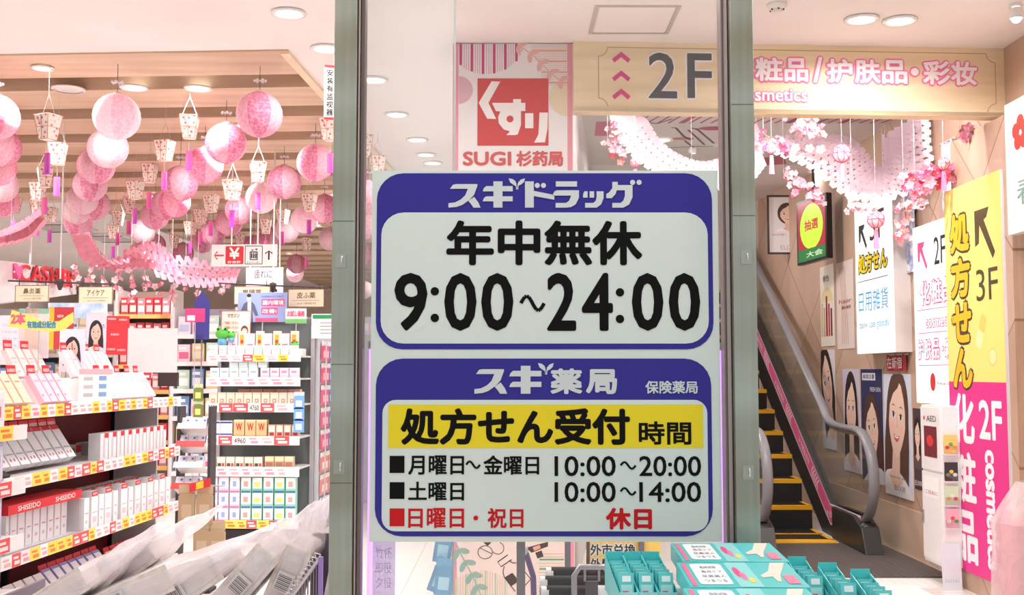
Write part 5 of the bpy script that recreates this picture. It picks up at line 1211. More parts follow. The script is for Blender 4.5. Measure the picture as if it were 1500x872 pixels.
# checkout sign: white curved fascia with red letters
t = thing('checkout_fascia', at(50, 440, 11.5), 'white curved checkout fascia with raised red CASHIER lettering', 'sign')
P0 = []
for i in range(17):
    k_ = i / 16; px = -60 + 167 * k_; Y = 10.6 + 2.2 * k_ ** 2.2
    P0.append((px, 379 + 24 * k_ ** 3 + 4 * k_, 452 - 22 * k_, Y))
mb = MB()
for (a, b_, c, Y1), (d, e_, g, Y2) in zip(P0, P0[1:]): mb.poly([at(a, c, Y1), at(d, g, Y2), at(d, e_, Y2), at(a, b_, Y1)], M((246, 238, 240)), True); mb.poly([at(d, e_, Y2), at(d, e_, Y2) + Vector((0, .1, 0)), at(a, b_, Y1) + Vector((0, .1, 0)), at(a, b_, Y1)], M((236, 228, 230)), True); mb.poly([at(a, b_, Y1) + Vector((0, .1, 0)), at(d, e_, Y2) + Vector((0, .1, 0)), at(d, g, Y2) + Vector((0, .1, 0)), at(a, c, Y1) + Vector((0, .1, 0))], M((236, 228, 230)), True)
mb.build('fascia', t)
for ch, x0, x1, y0, y1 in (('C', 25, 40, 386, 411), ('A', 42, 57, 387, 412), ('S', 58, 68, 389, 413), ('H', 71, 80, 391, 415), ('I', 83, 86, 393, 417), ('E', 88, 94, 394, 418), ('R', 95, 102, 396, 420)):
    def onf(px, py): k_ = (px + 60) / 167; return at(px, py, 10.6 + 2.2 * k_ ** 2.2)
    a, b_, c = onf(x0, y1), onf(x1, y1), onf(x0, y0); dd = b_ - a; dd.z = 0; W = dd.length; H = c.z - a.z; fr = F(a, dd, (0, 0, 1))
    MB().text(fr, 0, 0, W, H, ch, M((222, 60, 72)), 0.035, 0.02, 0.012).build('raised_letter', t)
c = at(20, 398, 11.0)
for k_ in range(5): MB().ellipse(F(c), .05 * math.cos(R(90 + 72 * k_)), .05 * math.sin(R(90 + 72 * k_)), .04, .04, M((234, 90, 140)), -.02 + 0.0004 * k_, 14).build('petal_print', t)
for u in (2, 10): 
    p = P0[u]; q_ = at(p[0], p[1], p[3]); MB().tube([q_, Vector((q_.x, q_.y, topz(q_.x, q_.y)))], .012, M((240, 236, 236)), 8).build('hanging_rod', t)
# posters over the middle gondola
t, f, W, H = hangboard('hanging_poster', 360, 392, 415, 432, 10.9, 'pale lilac poster with large brush lettering under the direction board', 'poster', M((222, 216, 232)), rods=(.1, .9))
textline(t, f, W * .22, H * .60, W * .7, H * .92, '疲れに', M((110, 104, 120)), 0.0); MB().ellipse(f, W * .75, H * .1, W * .1, H * .16, HAIR, 0.001, 20, None, 0, 180).build('hair_print', t); MB().ellipse(f, W * .18, H * .06, W * .1, H * .14, M((206, 214, 170)), 0.001, 20, None, 0, 180).build('leaf_print', t)

# ------------------------------------------------------------------ product makers
_PR = {}; _DP = {}
def carton(w, d, h, body, front=(), header=None, name='product_carton', text=None, cat='product box', key=None):
    """front: (u0, v0, u1, v1, colour) prints as shares of the face; header: (colour, height, lettering)"""
    k_ = (w, d, h, body, front, header, name, text, key)
    if k_ in _PR: return _PR[k_]
    fr = F((0, -d / 2, 0)); mb = MB(); mb.box(fr, -w / 2, w / 2, 0, h, -d, 0, M(body))
    for i, (u0, v0, u1, v1, c_) in enumerate(front): mb.rect(fr, -w / 2 + w * u0, h * v0, -w / 2 + w * u1, h * v1, M(c_), 0.0006 + 0.0002 * i)
    if text: mb.text(fr, -w / 2 + w * text[1], h * text[2], -w / 2 + w * text[3], h * text[4], text[0], M(text[5]), 0.0014, 0.03)
    o = mb.build(name, base=(0, 0, 0)); o['category'] = cat
    _DP[o.name] = d
    if header:
        c_, hh, s_ = header[:3]; hb_ = MB(); hf = F((0, -d * .3, h)).sub(0, 0, 0, tilt=.42); hw = header[3] if len(header) > 3 else .58; hb_.box(hf, -w * hw, w * hw, -0.008, hh, -0.0015, 0.0015, M(c_))
        if s_: hb_.text(hf, -w * .50, hh * .25, w * .50, hh * .62, s_, WHITE, 0.0022, 0.02)
        hb_.build('header_card', o)
    return _PR.setdefault(k_, proto(o))
LN = ((.15, .62, .85, .66, (170, 160, 170)), (.2, .5, .8, .53, (190, 180, 190)))
def place_row(pr, fr, us, v, w, label, group, lean=0.0, jit=0.004, yaw=0.0):
    """set copies along a shelf frame (u along, v up, w out)"""
    ang = math.atan2(fr.n.y, fr.n.x) + math.pi / 2
    for u in us:
        p = fr.p(u, v + abs(math.sin(lean)) * _DP.get(pr.name, 0) / 2 + (.001 if lean else 0), w); spawn(pr, MT((p.x, p.y, p.z), ang + random.uniform(-jit, jit) * 6 + yaw, lean), label, group)
m_shelf = M((232, 226, 226), 0.4, 0.2); m_dkred = M((128, 28, 36), 0.5); m_dark = M((44, 38, 40), 0.6)
CARDC = [((250, 222, 84), (236, 130, 70)), ((232, 84, 88), (255, 226, 222)), ((252, 242, 240), (240, 176, 180)), ((248, 214, 60), (206, 60, 50)), ((250, 230, 234), (232, 150, 166))]
def price_rail(parent, fr, u0, u1, v, h, seq, step, gap=0.004, prices=None, w=0.0):
    r_ = MB().box(fr, u0, u1, v, v + h, w - 0.012, w, M((246, 236, 236), 0.4)).build('price_rail', parent)
    u = u0 + 0.01; i = 0
    while u + step < u1:
        c_, t_ = CARDC[seq[i % len(seq)]]; wd = step * (0.8 + 0.2 * ((i * 7) % 3) / 2); mb = MB()
        mb.box(fr, u, u + wd - gap, v + h * .04, v + h * 1.02, w, w + 0.003, M(c_))
        if prices and i in prices: mb.text(fr, u + wd * .12, v + h * .2, u + wd * .86, v + h * .8, prices[i], M((70, 50, 54)), w + 0.0036, 0.02)
        else:
            mb.rect(fr, u + wd * .12, v + h * .62, u + wd * .7, v + h * .8, M(t_), w + 0.0034); mb.rect(fr, u + wd * .25, v + h * .2, u + wd * .85, v + h * .48, M(t_), w + 0.0034)
        mb.build('price_card', r_); u += wd; i += 1
    return r_
# ------------------------------------------------------------------ cosmetics gondola along the aisle
d0 = 4.62
GL = F((-2.3 + (d0 - 6.0) * math.tan(A_L) * 1.0, d0, 0), dL, (0, 0, 1), nL)
GU = 2.72
def gu(px, w=0.0):
    p = atP(px, 600, GL.p(0, 0, w), GL.n); return (p - GL.o).dot(GL.x)
t = thing('cosmetics_gondola', GL.p(GU / 2, 0, -0.22), 'long cosmetics shelf unit with dark red back panel along the shop aisle', 'shelf unit')
gond = t
MB().box(GL, 0.0, GU, 0.0, 0.12, -0.70, -0.01, m_dark).build('plinth', t)
MB().box(GL, 0.0, GU, 0.12, 1.21, -0.50, -0.46, m_dkred).build('back_panel', t)
for u in (0.0, GU / 2, GU): MB().box(GL, u - 0.012, u + 0.012, 0.12, 1.2, -0.46, -0.43, m_dark).build('upright', t)
for z, seq, st in ((1.175, (2, 2, 2, 0, 2, 0, 1, 0, 4, 0, 2, 0, 1), 0.095), (0.845, (1, 4, 1, 0, 1, 2, 4, 2, 0, 0, 2, 0), 0.10), (0.485, (0, 1, 1, 0, 2, 2, 1, 4, 0, 2, 0, 0), 0.10), (0.14, (2, 1), 0.14)):
    s_ = MB().box(GL, 0.0, GU, z + 0.035, z + 0.055, -0.46, -0.002, m_shelf).build('shelf', t)
    price_rail(s_, GL, 0.0, GU, z, 0.062, seq, st, w=0.012)
MB().box(GL, GU - 0.02, GU, 0.12, 1.2, -0.43, -0.14, M((206, 196, 196))).build('end_panel', t)
MB().box(GL, 0.02, GU - 0.03, 1.231, 1.36, -0.70, -0.25, M((244, 226, 226))).build('display_riser', t)
S1, S2, S3, S4 = 1.231, 0.901, 0.541, 0.196
hd = ((214, 34, 48), 0.046, 'SHISEIDO')
def mixed(pr, fr, us, v, w, lb, g, lean):
    place_row(pr[0], fr, us[0::2], v, w, lb, g, lean); place_row(pr[1], fr, us[1::2], v, w, lb.replace('with red header card', 'without header').replace('with red header', 'without header'), g + ' plain', lean)
def rng(a, b_, st): 
    out = []; u = a
    while u <= b_: out.append(u); u += st
    return out
CN = dict(name='cosmetics_carton')
def pair_(*q_, **k_): return carton(*q_, hd, **k_), carton(*q_, None, **k_)
pale = pair_(.074, .03, .17, (244, 206, 204), LN + ((.2, .15, .5, .2, (226, 140, 150)),), **CN); peach = pair_(.08, .035, .165, (240, 200, 172), ((.05, .48, .95, .5, (226, 170, 160)), (.2, .7, .8, .76, (214, 130, 120))), **CN)
pinkc = pair_(.07, .03, .17, (240, 186, 200), ((.2, .2, .4, .26, (200, 90, 110)), (.15, .7, .85, .76, (226, 150, 170))), **CN); whit = pair_(.062, .03, .175, (240, 218, 224), ((.3, .1, .7, .5, (226, 220, 230)), (.2, .6, .8, .66, (210, 180, 190))), **CN)
G1 = 'leaning cartons on the top shelf of the cosmetics gondola'
mixed(pale, GL, rng(0.06, 0.32, .088), S1, -.07, 'pale carton with red header leaning at the near end of the top shelf', G1 + ' near end', -0.55)
mixed(peach, GL, rng(0.42, 0.86, .094), S1, -.07, 'peach carton with red header card leaning on the top shelf', G1 + ' peach', -0.55)
mixed(pinkc, GL, rng(1.0, 1.28, .082), S1, -.07, 'pink carton with red header card leaning on the top shelf by the tester card', G1 + ' pink', -0.55)
mixed(whit, GL, rng(1.78, 2.50, .072), S1, -.07, 'slim white carton with red header card leaning at the far end of the top shelf', G1 + ' white', -0.55)
mixed(pale, GL, [0.12, 0.21, 0.30, 0.62, 0.71, 0.80, 1.16, 1.25, 1.34, 1.44], 1.361, -.29, 'pale carton with red header on the raised back step of the top shelf', 'cartons on the raised back step', -0.5)
mixed(whit, GL, rng(1.80, 2.4, .075), 1.361, -.29, 'white carton with red header on the far part of the raised back step', 'white cartons on the raised back step', -0.5)
p = GL.p(1.50, S1, -.05); t = thing('tester_card', p, 'upright white and pink tester card with blue bottles printed on the top shelf', 'display card')
tf = GL.sub(1.50, S1 + .001, -.04, yaw=-0.5); MB().box(tf, -.10, .12, 0, .185, -.006, 0, M((250, 240, 240))).build('card', t)
MB().rect(tf, -.10, .155, .12, .185, M((240, 180, 190)), .001).build('pink_band', t)
for i in range(3): MB().rect(tf, .03, .03 + .045 * i, .08, .055 + .045 * i, M((130, 170, 220)), .001).build('blue_print', t); MB().rect(tf, -.07, .03 + .045 * i, -.01, .05 + .045 * i, M((200, 190, 196)), .001).build('text_print', t)
# second shelf
G2 = 'cartons on the second shelf of the cosmetics gondola'
silv = carton(.085, .05, .20, (226, 224, 230), ((.1, .3, .9, .34, (170, 166, 180)), (.2, .12, .35, .2, (200, 90, 100)), (.6, .12, .75, .2, (200, 90, 100)), (.0, .88, 1, 1, (206, 40, 54))), hd + (.52,), name='cosmetics_carton')
clearb = carton(.10, .07, .15, (232, 226, 230), ((.08, .08, .28, .8, (244, 236, 240)), (.36, .08, .56, .8, (214, 196, 204)), (.64, .08, .9, .8, (246, 240, 244)), (.5, .82, 1.0, 1.0, (210, 40, 54))), None, name='cosmetics_carton')
lowb = carton(.14, .09, .075, (206, 200, 204), ((.5, .4, 1.0, 1.0, (206, 44, 58)), (.08, .1, .4, .8, (176, 150, 120))), None, name='cosmetics_carton')
place_row(silv, GL, rng(0.62, 1.42, .10), S2 + .015, -.09, 'silver grey carton with red header leaning on the second shelf', G2 + ' silver', -0.6)
place_row(clearb, GL, rng(1.64, 2.62, .112), S2, -.07, 'pale clear box with red corner label upright on the second shelf', G2 + ' clear')
place_row(lowb, GL, rng(1.5, 2.6, .26), S2 + .0, -.30, 'low wide box with red end standing at the back of the second shelf', G2 + ' low')
p = GL.p(0.42, S2, -.04); t = thing('tester_tray', p, 'black tester tray with white lettering on the near end of the second shelf', 'display tray')
tf = GL.sub(0.30, S2 + .014, -.02, tilt=-1.1); MB().box(tf, -.2, .28, 0, .16, -.02, 0, M((52, 48, 50))).build('tray', t); MB().text(tf, -.16, .08, .24, .12, 'モイスチャー美容液', WHITE, .001, 0).build('lettering', t); MB().text(tf, -.1, .03, .14, .06, '試供品コーナー', WHITE, .001, 0).build('lettering', t)
MB().box(tf, -.02, .1, .125, .16, 0, .004, M((244, 214, 70))).build('yellow_label', t); MB().box(tf, .10, .2, .12, .155, 0, .02, M((236, 232, 230))).build('white_card', t)
# third shelf
G3 = 'cartons on the third shelf of the cosmetics gondola'
upc = carton(.085, .06, .20, (246, 240, 244), ((.0, .86, 1, 1, (212, 38, 50)), (.15, .4, .85, .43, (196, 186, 196)), (.2, .15, .8, .3, (226, 200, 210))), None, text=('SHISEIDO', .15, .90, .85, .96, (255, 245, 245)), name='cosmetics_carton')
upw = carton(.062, .06, .17, (250, 246, 248), ((.2, .5, .8, .54, (220, 150, 160)), (.3, .2, .7, .3, (226, 190, 200))), None, name='cosmetics_carton')
upg = carton(.10, .06, .19, (222, 216, 222), ((.0, .86, 1, 1, (212, 38, 50)), (.1, .1, .9, .8, (244, 240, 244))), None, text=('SHISEIDO', .15, .90, .85, .96, (255, 245, 245)), name='cosmetics_carton')
place_row(upc, GL, [1.5, 1.68, 1.9, 2.1, 2.3, 2.5], S3, -.05, 'white carton with red top band upright on the third shelf', G3 + ' banded')
place_row(upw, GL, [1.40, 1.59, 1.78, 2.0, 2.2, 2.4, 2.6], S3, -.05, 'plain white carton standing between banded cartons on the third shelf', G3 + ' plain')
place_row(upg, GL, rng(1.5, 2.5, .13), S3, -.2, 'grey white carton in the back row of the third shelf', G3 + ' back row')
t = thing('display_case', GL.p(.9, S3, -.05), 'long clear display case with red lettered top on the third shelf', 'display case')
MB().box(GL, .55, 1.32, S3 + .185, S3 + .23, -.16, -.012, M((214, 40, 52))).build('red_top', t)
for u in (.64, 1.02): MB().text(GL, u, S3 + .195, u + .22, S3 + .22, 'SHISEIDO', WHITE, -.011, .02).build('lettering', t)
MB().box(GL, .55, 1.32, S3, S3 + .185, -.020, -.014, glass_mat('case_acrylic', (.96, .96, .97), .06)).build('clear_front', t); MB().box(GL, .55, 1.32, S3, S3 + .006, -.16, -.02, M((230, 226, 230))).build('case_base', t)
for u in (.552, 1.318): MB().box(GL, u - .003, u + .003, S3, S3 + .185, -.16, -.02, M((226, 222, 226))).build('case_side', t)
place_row(upw, GL, rng(.62, 1.28, .075), S3 + .007, -.09, 'white carton inside the clear display case on the third shelf', G3 + ' in the case', yaw=0.0)
# lowest row
low1 = carton(.09, .06, .17, (150, 140, 190), ((.1, .5, .9, .9, (240, 230, 240)), (.1, .1, .9, .3, (90, 80, 160))), ((200, 40, 54), .03, None, .5), name='cosmetics_carton'); low2 = carton(.085, .06, .16, (240, 232, 232), ((.1, .3, .9, .5, (206, 190, 200)),), None, name='cosmetics_carton'); low3 = carton(.08, .05, .14, (226, 200, 170), ((.1, .3, .9, .6, (240, 226, 206)),), ((200, 40, 54), .03, None, .5), name='cosmetics_carton')
G4 = 'packs on the lowest deck of the cosmetics gondola'
place_row(low2, GL, rng(.3, 1.1, .1), S4, -.06, 'white pack leaning on the lowest deck of the cosmetics gondola', G4 + ' white', -.7)
place_row(low1, GL, rng(1.2, 1.85, .10), S4, -.06, 'violet and white pack leaning on the lowest deck', G4 + ' violet', -.7)
place_row(low3, GL, rng(1.95, 2.6, .09), S4, -.06, 'tan pack with red header leaning on the lowest deck', G4 + ' tan', -.7)
# standing posters on top of the gondola, turned towards the entrance
def topcard(px0, y0, px1, y1, Y, label, base, rot=0.0, foot=None):
    a = at(px0, y1, Y); b_ = at(px1, y1, Y); c = at(px0, y0, Y); fr = F(a, (math.cos(rot), math.sin(rot), 0), (0, 0, 1)); W = (b_ - a).length / max(math.cos(rot), .3); H = c.z - a.z
    t = thing('standing_poster', fr.p(W / 2, 0), label, 'poster'); MB().box(fr, 0, W, 0, H, -.006, 0, base).build('sheet', t)
    ft = 1.36 if foot is None else foot
    if fr.o.z > ft + .02: MB().tube([fr.p(W / 2, .05, -.012), Vector((fr.p(W / 2, 0).x, fr.p(W / 2, 0).y, ft))], .005, M((200, 196, 196)), 6).build('support_wire', t)
    return t, fr, W, H
t, f, W, H = topcard(125, 458, 153, 528, 6.95, 'pale poster of a woman with long black hair, taller of the pair on the gondola', M((232, 228, 240)), 0.12)
portrait(t, f, 0, 0, W, H, M((58, 46, 50)), M((226, 228, 240)), None, s=.30, cy=.58); textline(t, f, W * .7, H * .68, W * .95, H * .76, 'した', M((80, 70, 76)), 0.0)
t, f, W, H = topcard(86, 482, 122, 545, 6.55, 'pale poster of a woman with long black hair, shorter of the pair on the gondola', M((228, 230, 244)), 0.12)
portrait(t, f, 0, 0, W, H, M((56, 44, 48)), M((236, 228, 236)), None, s=.27, cy=.52)
t, f, W, H = topcard(155, 463, 187, 520, 7.25, 'red display board with small white lettering beside the women posters', M((216, 58, 66)), 0.12)
for u, v in ((.05, .9), (.55, .88), (.2, .5), (.05, .12), (.5, .1)): textline(t, f, W * u, H * v, W * (u + .36), H * (v + .05), 'SHISEIDO', WHITE, 0.02)
t, f, W, H = topcard(26, 452, 68, 525, 6.1, 'pastel poster of slim legs behind the yellow tag on the gondola', M((226, 216, 226)), 0.12)
for u in (.30, .52):
    MB().shape(f, [(W * (u - .08), 0), (W * (u + .06), 0), (W * (u + .10), H * .5), (W * (u + .12), H), (W * (u - .08), H), (W * (u - .09), H * .5)], M((244, 206, 196)), .001).build('leg_print', t)
MB().rect(f, W * .0, H * .9, W, H, M((150, 190, 180)), .001).build('green_band', t)
t, f, W, H = topcard(-30, 462, 24, 528, 6.15, 'pale blue white poster with faint lettering at the shop side edge', M((232, 232, 242)), 0.12)
for i in range(4): textline(t, f, W * .55, H * (.75 - .15 * i), W * .95, H * (.81 - .15 * i), 'うるおい肌', M((176, 186, 214)), 0.0)
t, f, W, H = topcard(70, 450, 105, 512, 7.0, 'red and white poster with yellow side strip behind the speech tag', M((206, 70, 76)), 0.12)
MB().rect(f, 0, 0, W * .22, H, M((236, 196, 60)), .001).build('yellow_strip', t); MB().rect(f, W * .3, H * .45, W * .9, H * .9, M((216, 60, 66)), .001).build('red_print', t); textline(t, f, W * .35, H * .75, W * .6, H * .82, 'NEW', WHITE)
t = thing('speech_tag', at(60, 484, 5.95), 'long yellow wavy tag with pink and blue comic lettering on the gondola', 'price sign')
fr = F(at(10, 484, 5.95), (math.cos(.1), math.sin(.1), 0), (0, 0, 1)); sc_ = 5.95 / 1600
pts = [(2, 5), (30, 2), (60, -2), (80, 0), (94, 12), (93, 27), (85, 22), (74, 14), (55, 12), (30, 22), (6, 30), (4, 18)]
MB().shape(fr, [(u * sc_, v * sc_) for u, v in pts], M((246, 240, 120)), 0.0, -.004).build('tag_sheet', t)
MB().text(fr, 5 * sc_, 8 * sc_, 26 * sc_, 26 * sc_, '2本', M((236, 110, 140)), .0015, .05).build('lettering', t); MB().text(fr.sub(0, 0, 0, roll=.0), 28 * sc_, 3 * sc_, 70 * sc_, 14 * sc_, '有効成分配合', M((70, 150, 190)), .0015, .05).build('lettering', t)
MB().tube([fr.p(45 * sc_, 4 * sc_, -.008), fr.p(45 * sc_, (1.36 - fr.o.z), -.008)], .004, M((200, 196, 196)), 6).build('support_wire', t)
t, f, W, H = topcard(186, 481, 259, 546, 7.2, 'plain white board standing at the far end of the cosmetics gondola', M((234, 222, 222)), 0.0, 1.36)
MB().box(f, W * .62, W, -.09, 0, -.05, -.002, M((60, 44, 44))).build('dark_foot', t)
t, f, W, H = topcard(70, 444, 155, 466, 7.3, 'blue cloud patterned strip poster behind the posters with women', noise_mat('cloud_print', (140, 190, 226), (236, 240, 246), (9, 9, 9), 3, .6), 0.05)
# ------------------------------------------------------------------ nearer side display at the edge of the photo
SD = GL.sub(-1.0, 0, 0.285)
t = thing('side_display', SD.p(.55, 0, -.12), 'nearer white side display with boxed goods at the shop side edge', 'shelf unit')
MB().box(SD, 0, 1.1, 0, .42, -.24, -.02, m_shelf).build('base_cabinet', t); MB().box(SD, 0, 1.1, .42, 1.3, -.25, -.235, M((226, 220, 222))).build('back_panel', t)
fl1 = carton(.12, .09, .17, (196, 196, 226), ((.1, .1, .9, .9, (226, 222, 240)), (.3, .2, .6, .7, (150, 170, 220)), (.1, .0, .4, .2, (240, 230, 240))), None, key='a', name='cosmetics_carton'); fl2 = carton(.13, .09, .17, (232, 228, 236), ((.1, .1, .9, .6, (200, 206, 230)), (.55, .2, .85, .5, (130, 150, 200))), None, key='b', name='cosmetics_carton'); fl3 = carton(.12, .09, .15, (240, 236, 240), ((.1, .2, .9, .8, (226, 222, 236)), (.3, .3, .5, .6, (214, 90, 100))), None, key='c', name='cosmetics_carton')
for z, seq, pr, lb in ((1.115, (0, 1), fl3, 'white small box on the top shelf of the nearer side display'), (.885, (1, 1), fl1, 'blue floral box on the second shelf of the nearer side display'), (.655, (0, 0, 1), fl1, 'blue floral box on the third shelf of the nearer side display'), (.43, (2, 1), fl2, 'white and blue box on the lowest shelf of the nearer side display')):
    s_ = MB().box(SD, 0, 1.1, z + .035, z + .05, -.235, -.002, m_shelf).build('shelf', t); price_rail(s_, SD, 0, 1.1, z, .06, seq, .12, w=.012, prices={8: '950', 7: '950'} if z < .5 else None)
    place_row(pr, SD, rng(.10, 1.02, .14), z + .051, -.07, lb, lb + ' group', yaw=.25)
# ------------------------------------------------------------------ middle gondola: its end faces the entrance
Ym = 9.15
MG = F(at(303, 545, Ym), (math.cos(A_L), -math.sin(A_L), 0), (0, 0, 1)); MG.o.z = 0
MW = (at(442, 545, Ym) - at(303, 545, Ym)).length
t = thing('middle_gondola', MG.p(MW / 2, 0, -.3), 'white medicine shelf unit whose end shelves face the entrance', 'shelf unit')
mg = t
MB().box(MG, 0, MW, 0, .1, -.40, 0, m_dark).build('plinth', t); MB().box(MG, 0, MW, .1, 1.86, -.42, -.40, M((120, 128, 130))).build('back_panel', t)
for u in (-.012, MW + .012): MB().box(MG, u - .015, u + .015, 0, 1.8, -.40, -.36, M((190, 186, 190), .4, .4)).build('upright', t)
MB().box(MG, MW + .03, MW + .05, 0.05, 1.8, -3.4, -.40, M((196, 200, 206))).build('pegboard_side', t); MB().box(MG, 0, MW + .03, 0, 1.75, -3.4, -.42, M((214, 208, 208))).build('core', t)
def mz(y): return at(372, y, Ym).z
rails = ((520, 530, (2, 4, 2, 1, 0, 2, 0), .11), (553, 566, (2, 4, 2, 4), .12), (591, 604, (2, 1, 1, 2, 1), .13), (639, 652, (2, 1, 2, 4), .13), (684, 698, (2, 4, 2, 4), .11), (762, 774, (0, 1, 0, 0, 1), .10))
SH = []
for i, (y0, y1, seq, st) in enumerate(rails):
    z1, z0 = mz(y0), mz(y1); SH.append(z1 - .006)
    s_ = MB().box(MG, 0, MW, z1 - .02, z1 - .006, -.40, -.002, m_shelf).build('shelf', t)
    price_rail(s_, MG, 0, MW, z0, z1 - z0, seq, st, w=.012, prices={2: {0: '2380', 3: '4760'}, 3: {0: '1780', 2: '4960'}}.get(i))
GM = 'on the end shelves of the middle gondola'
def mrow(k_, pr, us, w, label, dz=0.0, lean=0.0): place_row(pr, MG, us, SH[k_] + .0005 + dz, w, label, label + ' ' + GM, lean)
c1 = carton(.062, .05, .085, (246, 242, 244), ((.1, .3, .9, .36, (200, 196, 206)), (.1, .55, .6, .62, (206, 180, 190)), (0, 0, 1, .12, (226, 206, 214))), None, name='medicine_carton')
mrow(0, c1, rng(.05, MW - .04, .075), -.045, 'small white carton on the topmost end shelf of the medicine unit')
c2 = carton(.08, .05, .13, (246, 216, 226), ((.1, .5, .9, .9, (252, 240, 244)), (.2, .1, .8, .3, (226, 90, 130))), None, name='medicine_carton'); c2b = carton(.06, .05, .15, (250, 232, 206), ((.2, .1, .8, .8, (240, 170, 60)), (.3, .3, .7, .5, (214, 60, 60))), None, name='medicine_carton')
mrow(0, c2, rng(.16, MW - .1, .15), -.2, 'pink and white packet in the back row of the topmost end shelf', .06); mrow(0, c2b, rng(.24, MW - .1, .15), -.2, 'orange packet in the back row of the topmost end shelf', .06)
MB().box(MG, .02, MW - .02, SH[0], SH[0] + .06, -.26, -.12, M((236, 230, 230))).build('display_riser', mg)
c3 = carton(.075, .05, .085, (240, 246, 246), ((.0, .0, 1, .25, (210, 232, 236)), (.2, .5, .8, .7, (170, 200, 206))), None, name='medicine_carton'); c3b = carton(.075, .05, .085, (246, 226, 238), ((.0, .0, 1, .25, (236, 200, 220)), (.2, .5, .8, .7, (214, 150, 180))), None, name='medicine_carton')
mrow(1, c3, rng(.06, MW * .55, .082), -.045, 'pale teal carton on the second end shelf'); mrow(1, c3b, rng(MW * .55 + .05, MW - .03, .082), -.045, 'pale mauve carton on the second end shelf')
mrow(1, c3, rng(.22, MW * .6, .082), -.045, 'pale teal carton stacked on the second end shelf', .0865)
c4 = carton(.068, .05, .095, (246, 222, 206), ((.3, .1, .75, .45, (236, 140, 120)), (.42, .2, .62, .35, (250, 226, 210)), (.0, .85, 1, 1, (240, 206, 186))), None, name='medicine_carton'); c4b = carton(.1, .06, .12, (240, 176, 150), ((.0, .5, 1, .75, (206, 220, 220)), (.3, .1, .7, .4, (236, 90, 80))), None, name='medicine_carton')
mrow(2, c4, rng(.05, MW - .04, .074), -.045, 'peach carton with red swirl on the third end shelf'); mrow(2, c4b, rng(MW * .36, MW - .06, .108), -.13, 'orange carton standing behind the peach swirl cartons')
c5 = carton(.10, .06, .13, (246, 246, 250), ((.0, .84, 1, .96, (70, 84, 160)), (.0, .1, 1, .2, (70, 84, 160)), (.1, .4, .9, .6, (226, 230, 240))), None, name='medicine_carton'); c5w = carton(.088, .06, .14, (226, 190, 140), ((.0, .9, 1, 1, (240, 220, 180)), (.0, .0, 1, .1, (206, 160, 110))), None, text=('W', .2, .35, .8, .8, (206, 50, 40)), name='medicine_carton'); c5c = carton(.06, .05, .10, (206, 170, 150), ((.1, .4, .9, .9, (240, 226, 216)), (.2, .1, .8, .35, (176, 60, 60))), None, name='medicine_carton')
mrow(3, c5, [.06, .165], -.05, 'white carton with blue bands on the fourth end shelf'); mrow(3, c5w, [.275, .37, .465], -.05, 'tan carton with a large red W on the fourth end shelf'); mrow(3, c5c, rng(.55, MW - .03, .066), -.05, 'small brown and white carton on the fourth end shelf')
c6 = carton(.07, .05, .085, (232, 222, 200), ((.0, .5, 1, .9, (250, 240, 220)), (.1, .1, .5, .4, (90, 80, 70)), (.6, .1, .9, .4, (206, 90, 80))), None, name='medicine_carton'); c6b = carton(.075, .05, .09, (216, 180, 150), ((.0, .6, 1, 1, (244, 224, 180)), (.1, .1, .9, .5, (176, 120, 100))), None, name='medicine_carton')
mrow(4, c6, rng(.05, MW * .6, .078), -.045, 'cream carton with dark print on the fifth end shelf'); mrow(4, c6b, rng(MW * .6 + .06, MW - .03, .082), -.045, 'brown carton on the fifth end shelf')
c7 = carton(.085, .06, .125, (150, 214, 196), ((.05, .1, .95, .8, (240, 246, 244)), (.25, .2, .7, .55, (240, 160, 160)), (.05, .82, .95, .95, (80, 110, 170))), None, key='t', name='medicine_carton'); c7b = carton(.085, .06, .125, (214, 206, 230), ((.05, .1, .95, .8, (246, 244, 250)), (.3, .2, .65, .55, (150, 170, 220)), (.05, .82, .95, .95, (200, 120, 160))), None, key='u', name='medicine_carton'); c7c = carton(.085, .06, .125, (120, 206, 180), ((.05, .1, .95, .8, (236, 246, 242)), (.2, .2, .8, .5, (246, 216, 120)), (.05, .82, .95, .95, (70, 96, 160))), None, key='v', name='medicine_carton')
for r_ in range(3):
    mrow(5, c7, [.06 + .094 * 3 + .188 * j for j in range(3)], -.05, 'teal and white carton with red print in the lowest stack, row %s up' % ordinal(r_), .1265 * r_)
    mrow(5, c7b, [.06 + .094 * j for j in range(3)], -.05, 'lilac and white carton in the lowest stack, row %s up' % ordinal(r_), .1265 * r_)
    mrow(5, c7c, [.06 + .094 * 4 + .188 * j for j in range(2)], -.05, 'green and white carton with yellow print in the lowest stack, row %s up' % ordinal(r_), .1265 * r_)
# hanging packs on both edges and on the long side
def hangpack(w, h, body, hdr, spot): 
    k_ = ('hp', w, h, body, hdr, spot)
    if k_ in _PR: return _PR[k_]
    fr = F((0, 0, 0)); mb = MB(); mb.shape(fr, [(-w / 2, 0), (w / 2, 0), (w / 2, h * .72), (w * .3, h * .78), (-w * .3, h * .78), (-w / 2, h * .72)], M(body, .35), .012, -.006)
    mb.rect(fr, -w * .3, h * .15, w * .3, h * .5, M(spot), .0128); o = mb.build('hanging_pack', base=(0, 0, 0)); o['category'] = 'product pack'
    MB().box(fr, -w / 2, w / 2, h * .76, h, -.001, .003, M(hdr)).build('header_card', o)
    mb = MB(); mb.tube([(0, -.012, h * .94), (0, .010, h * .94)], .003, M((190, 190, 192), .3, .8), 6); mb.build('peg_hook', o)
    return _PR.setdefault(k_, proto(o))
hg, hbk = hangpack(.075, .14, (120, 130, 70), (206, 214, 170), (236, 226, 120)), hangpack(.085, .14, (120, 170, 220), (200, 214, 240), (240, 246, 250))
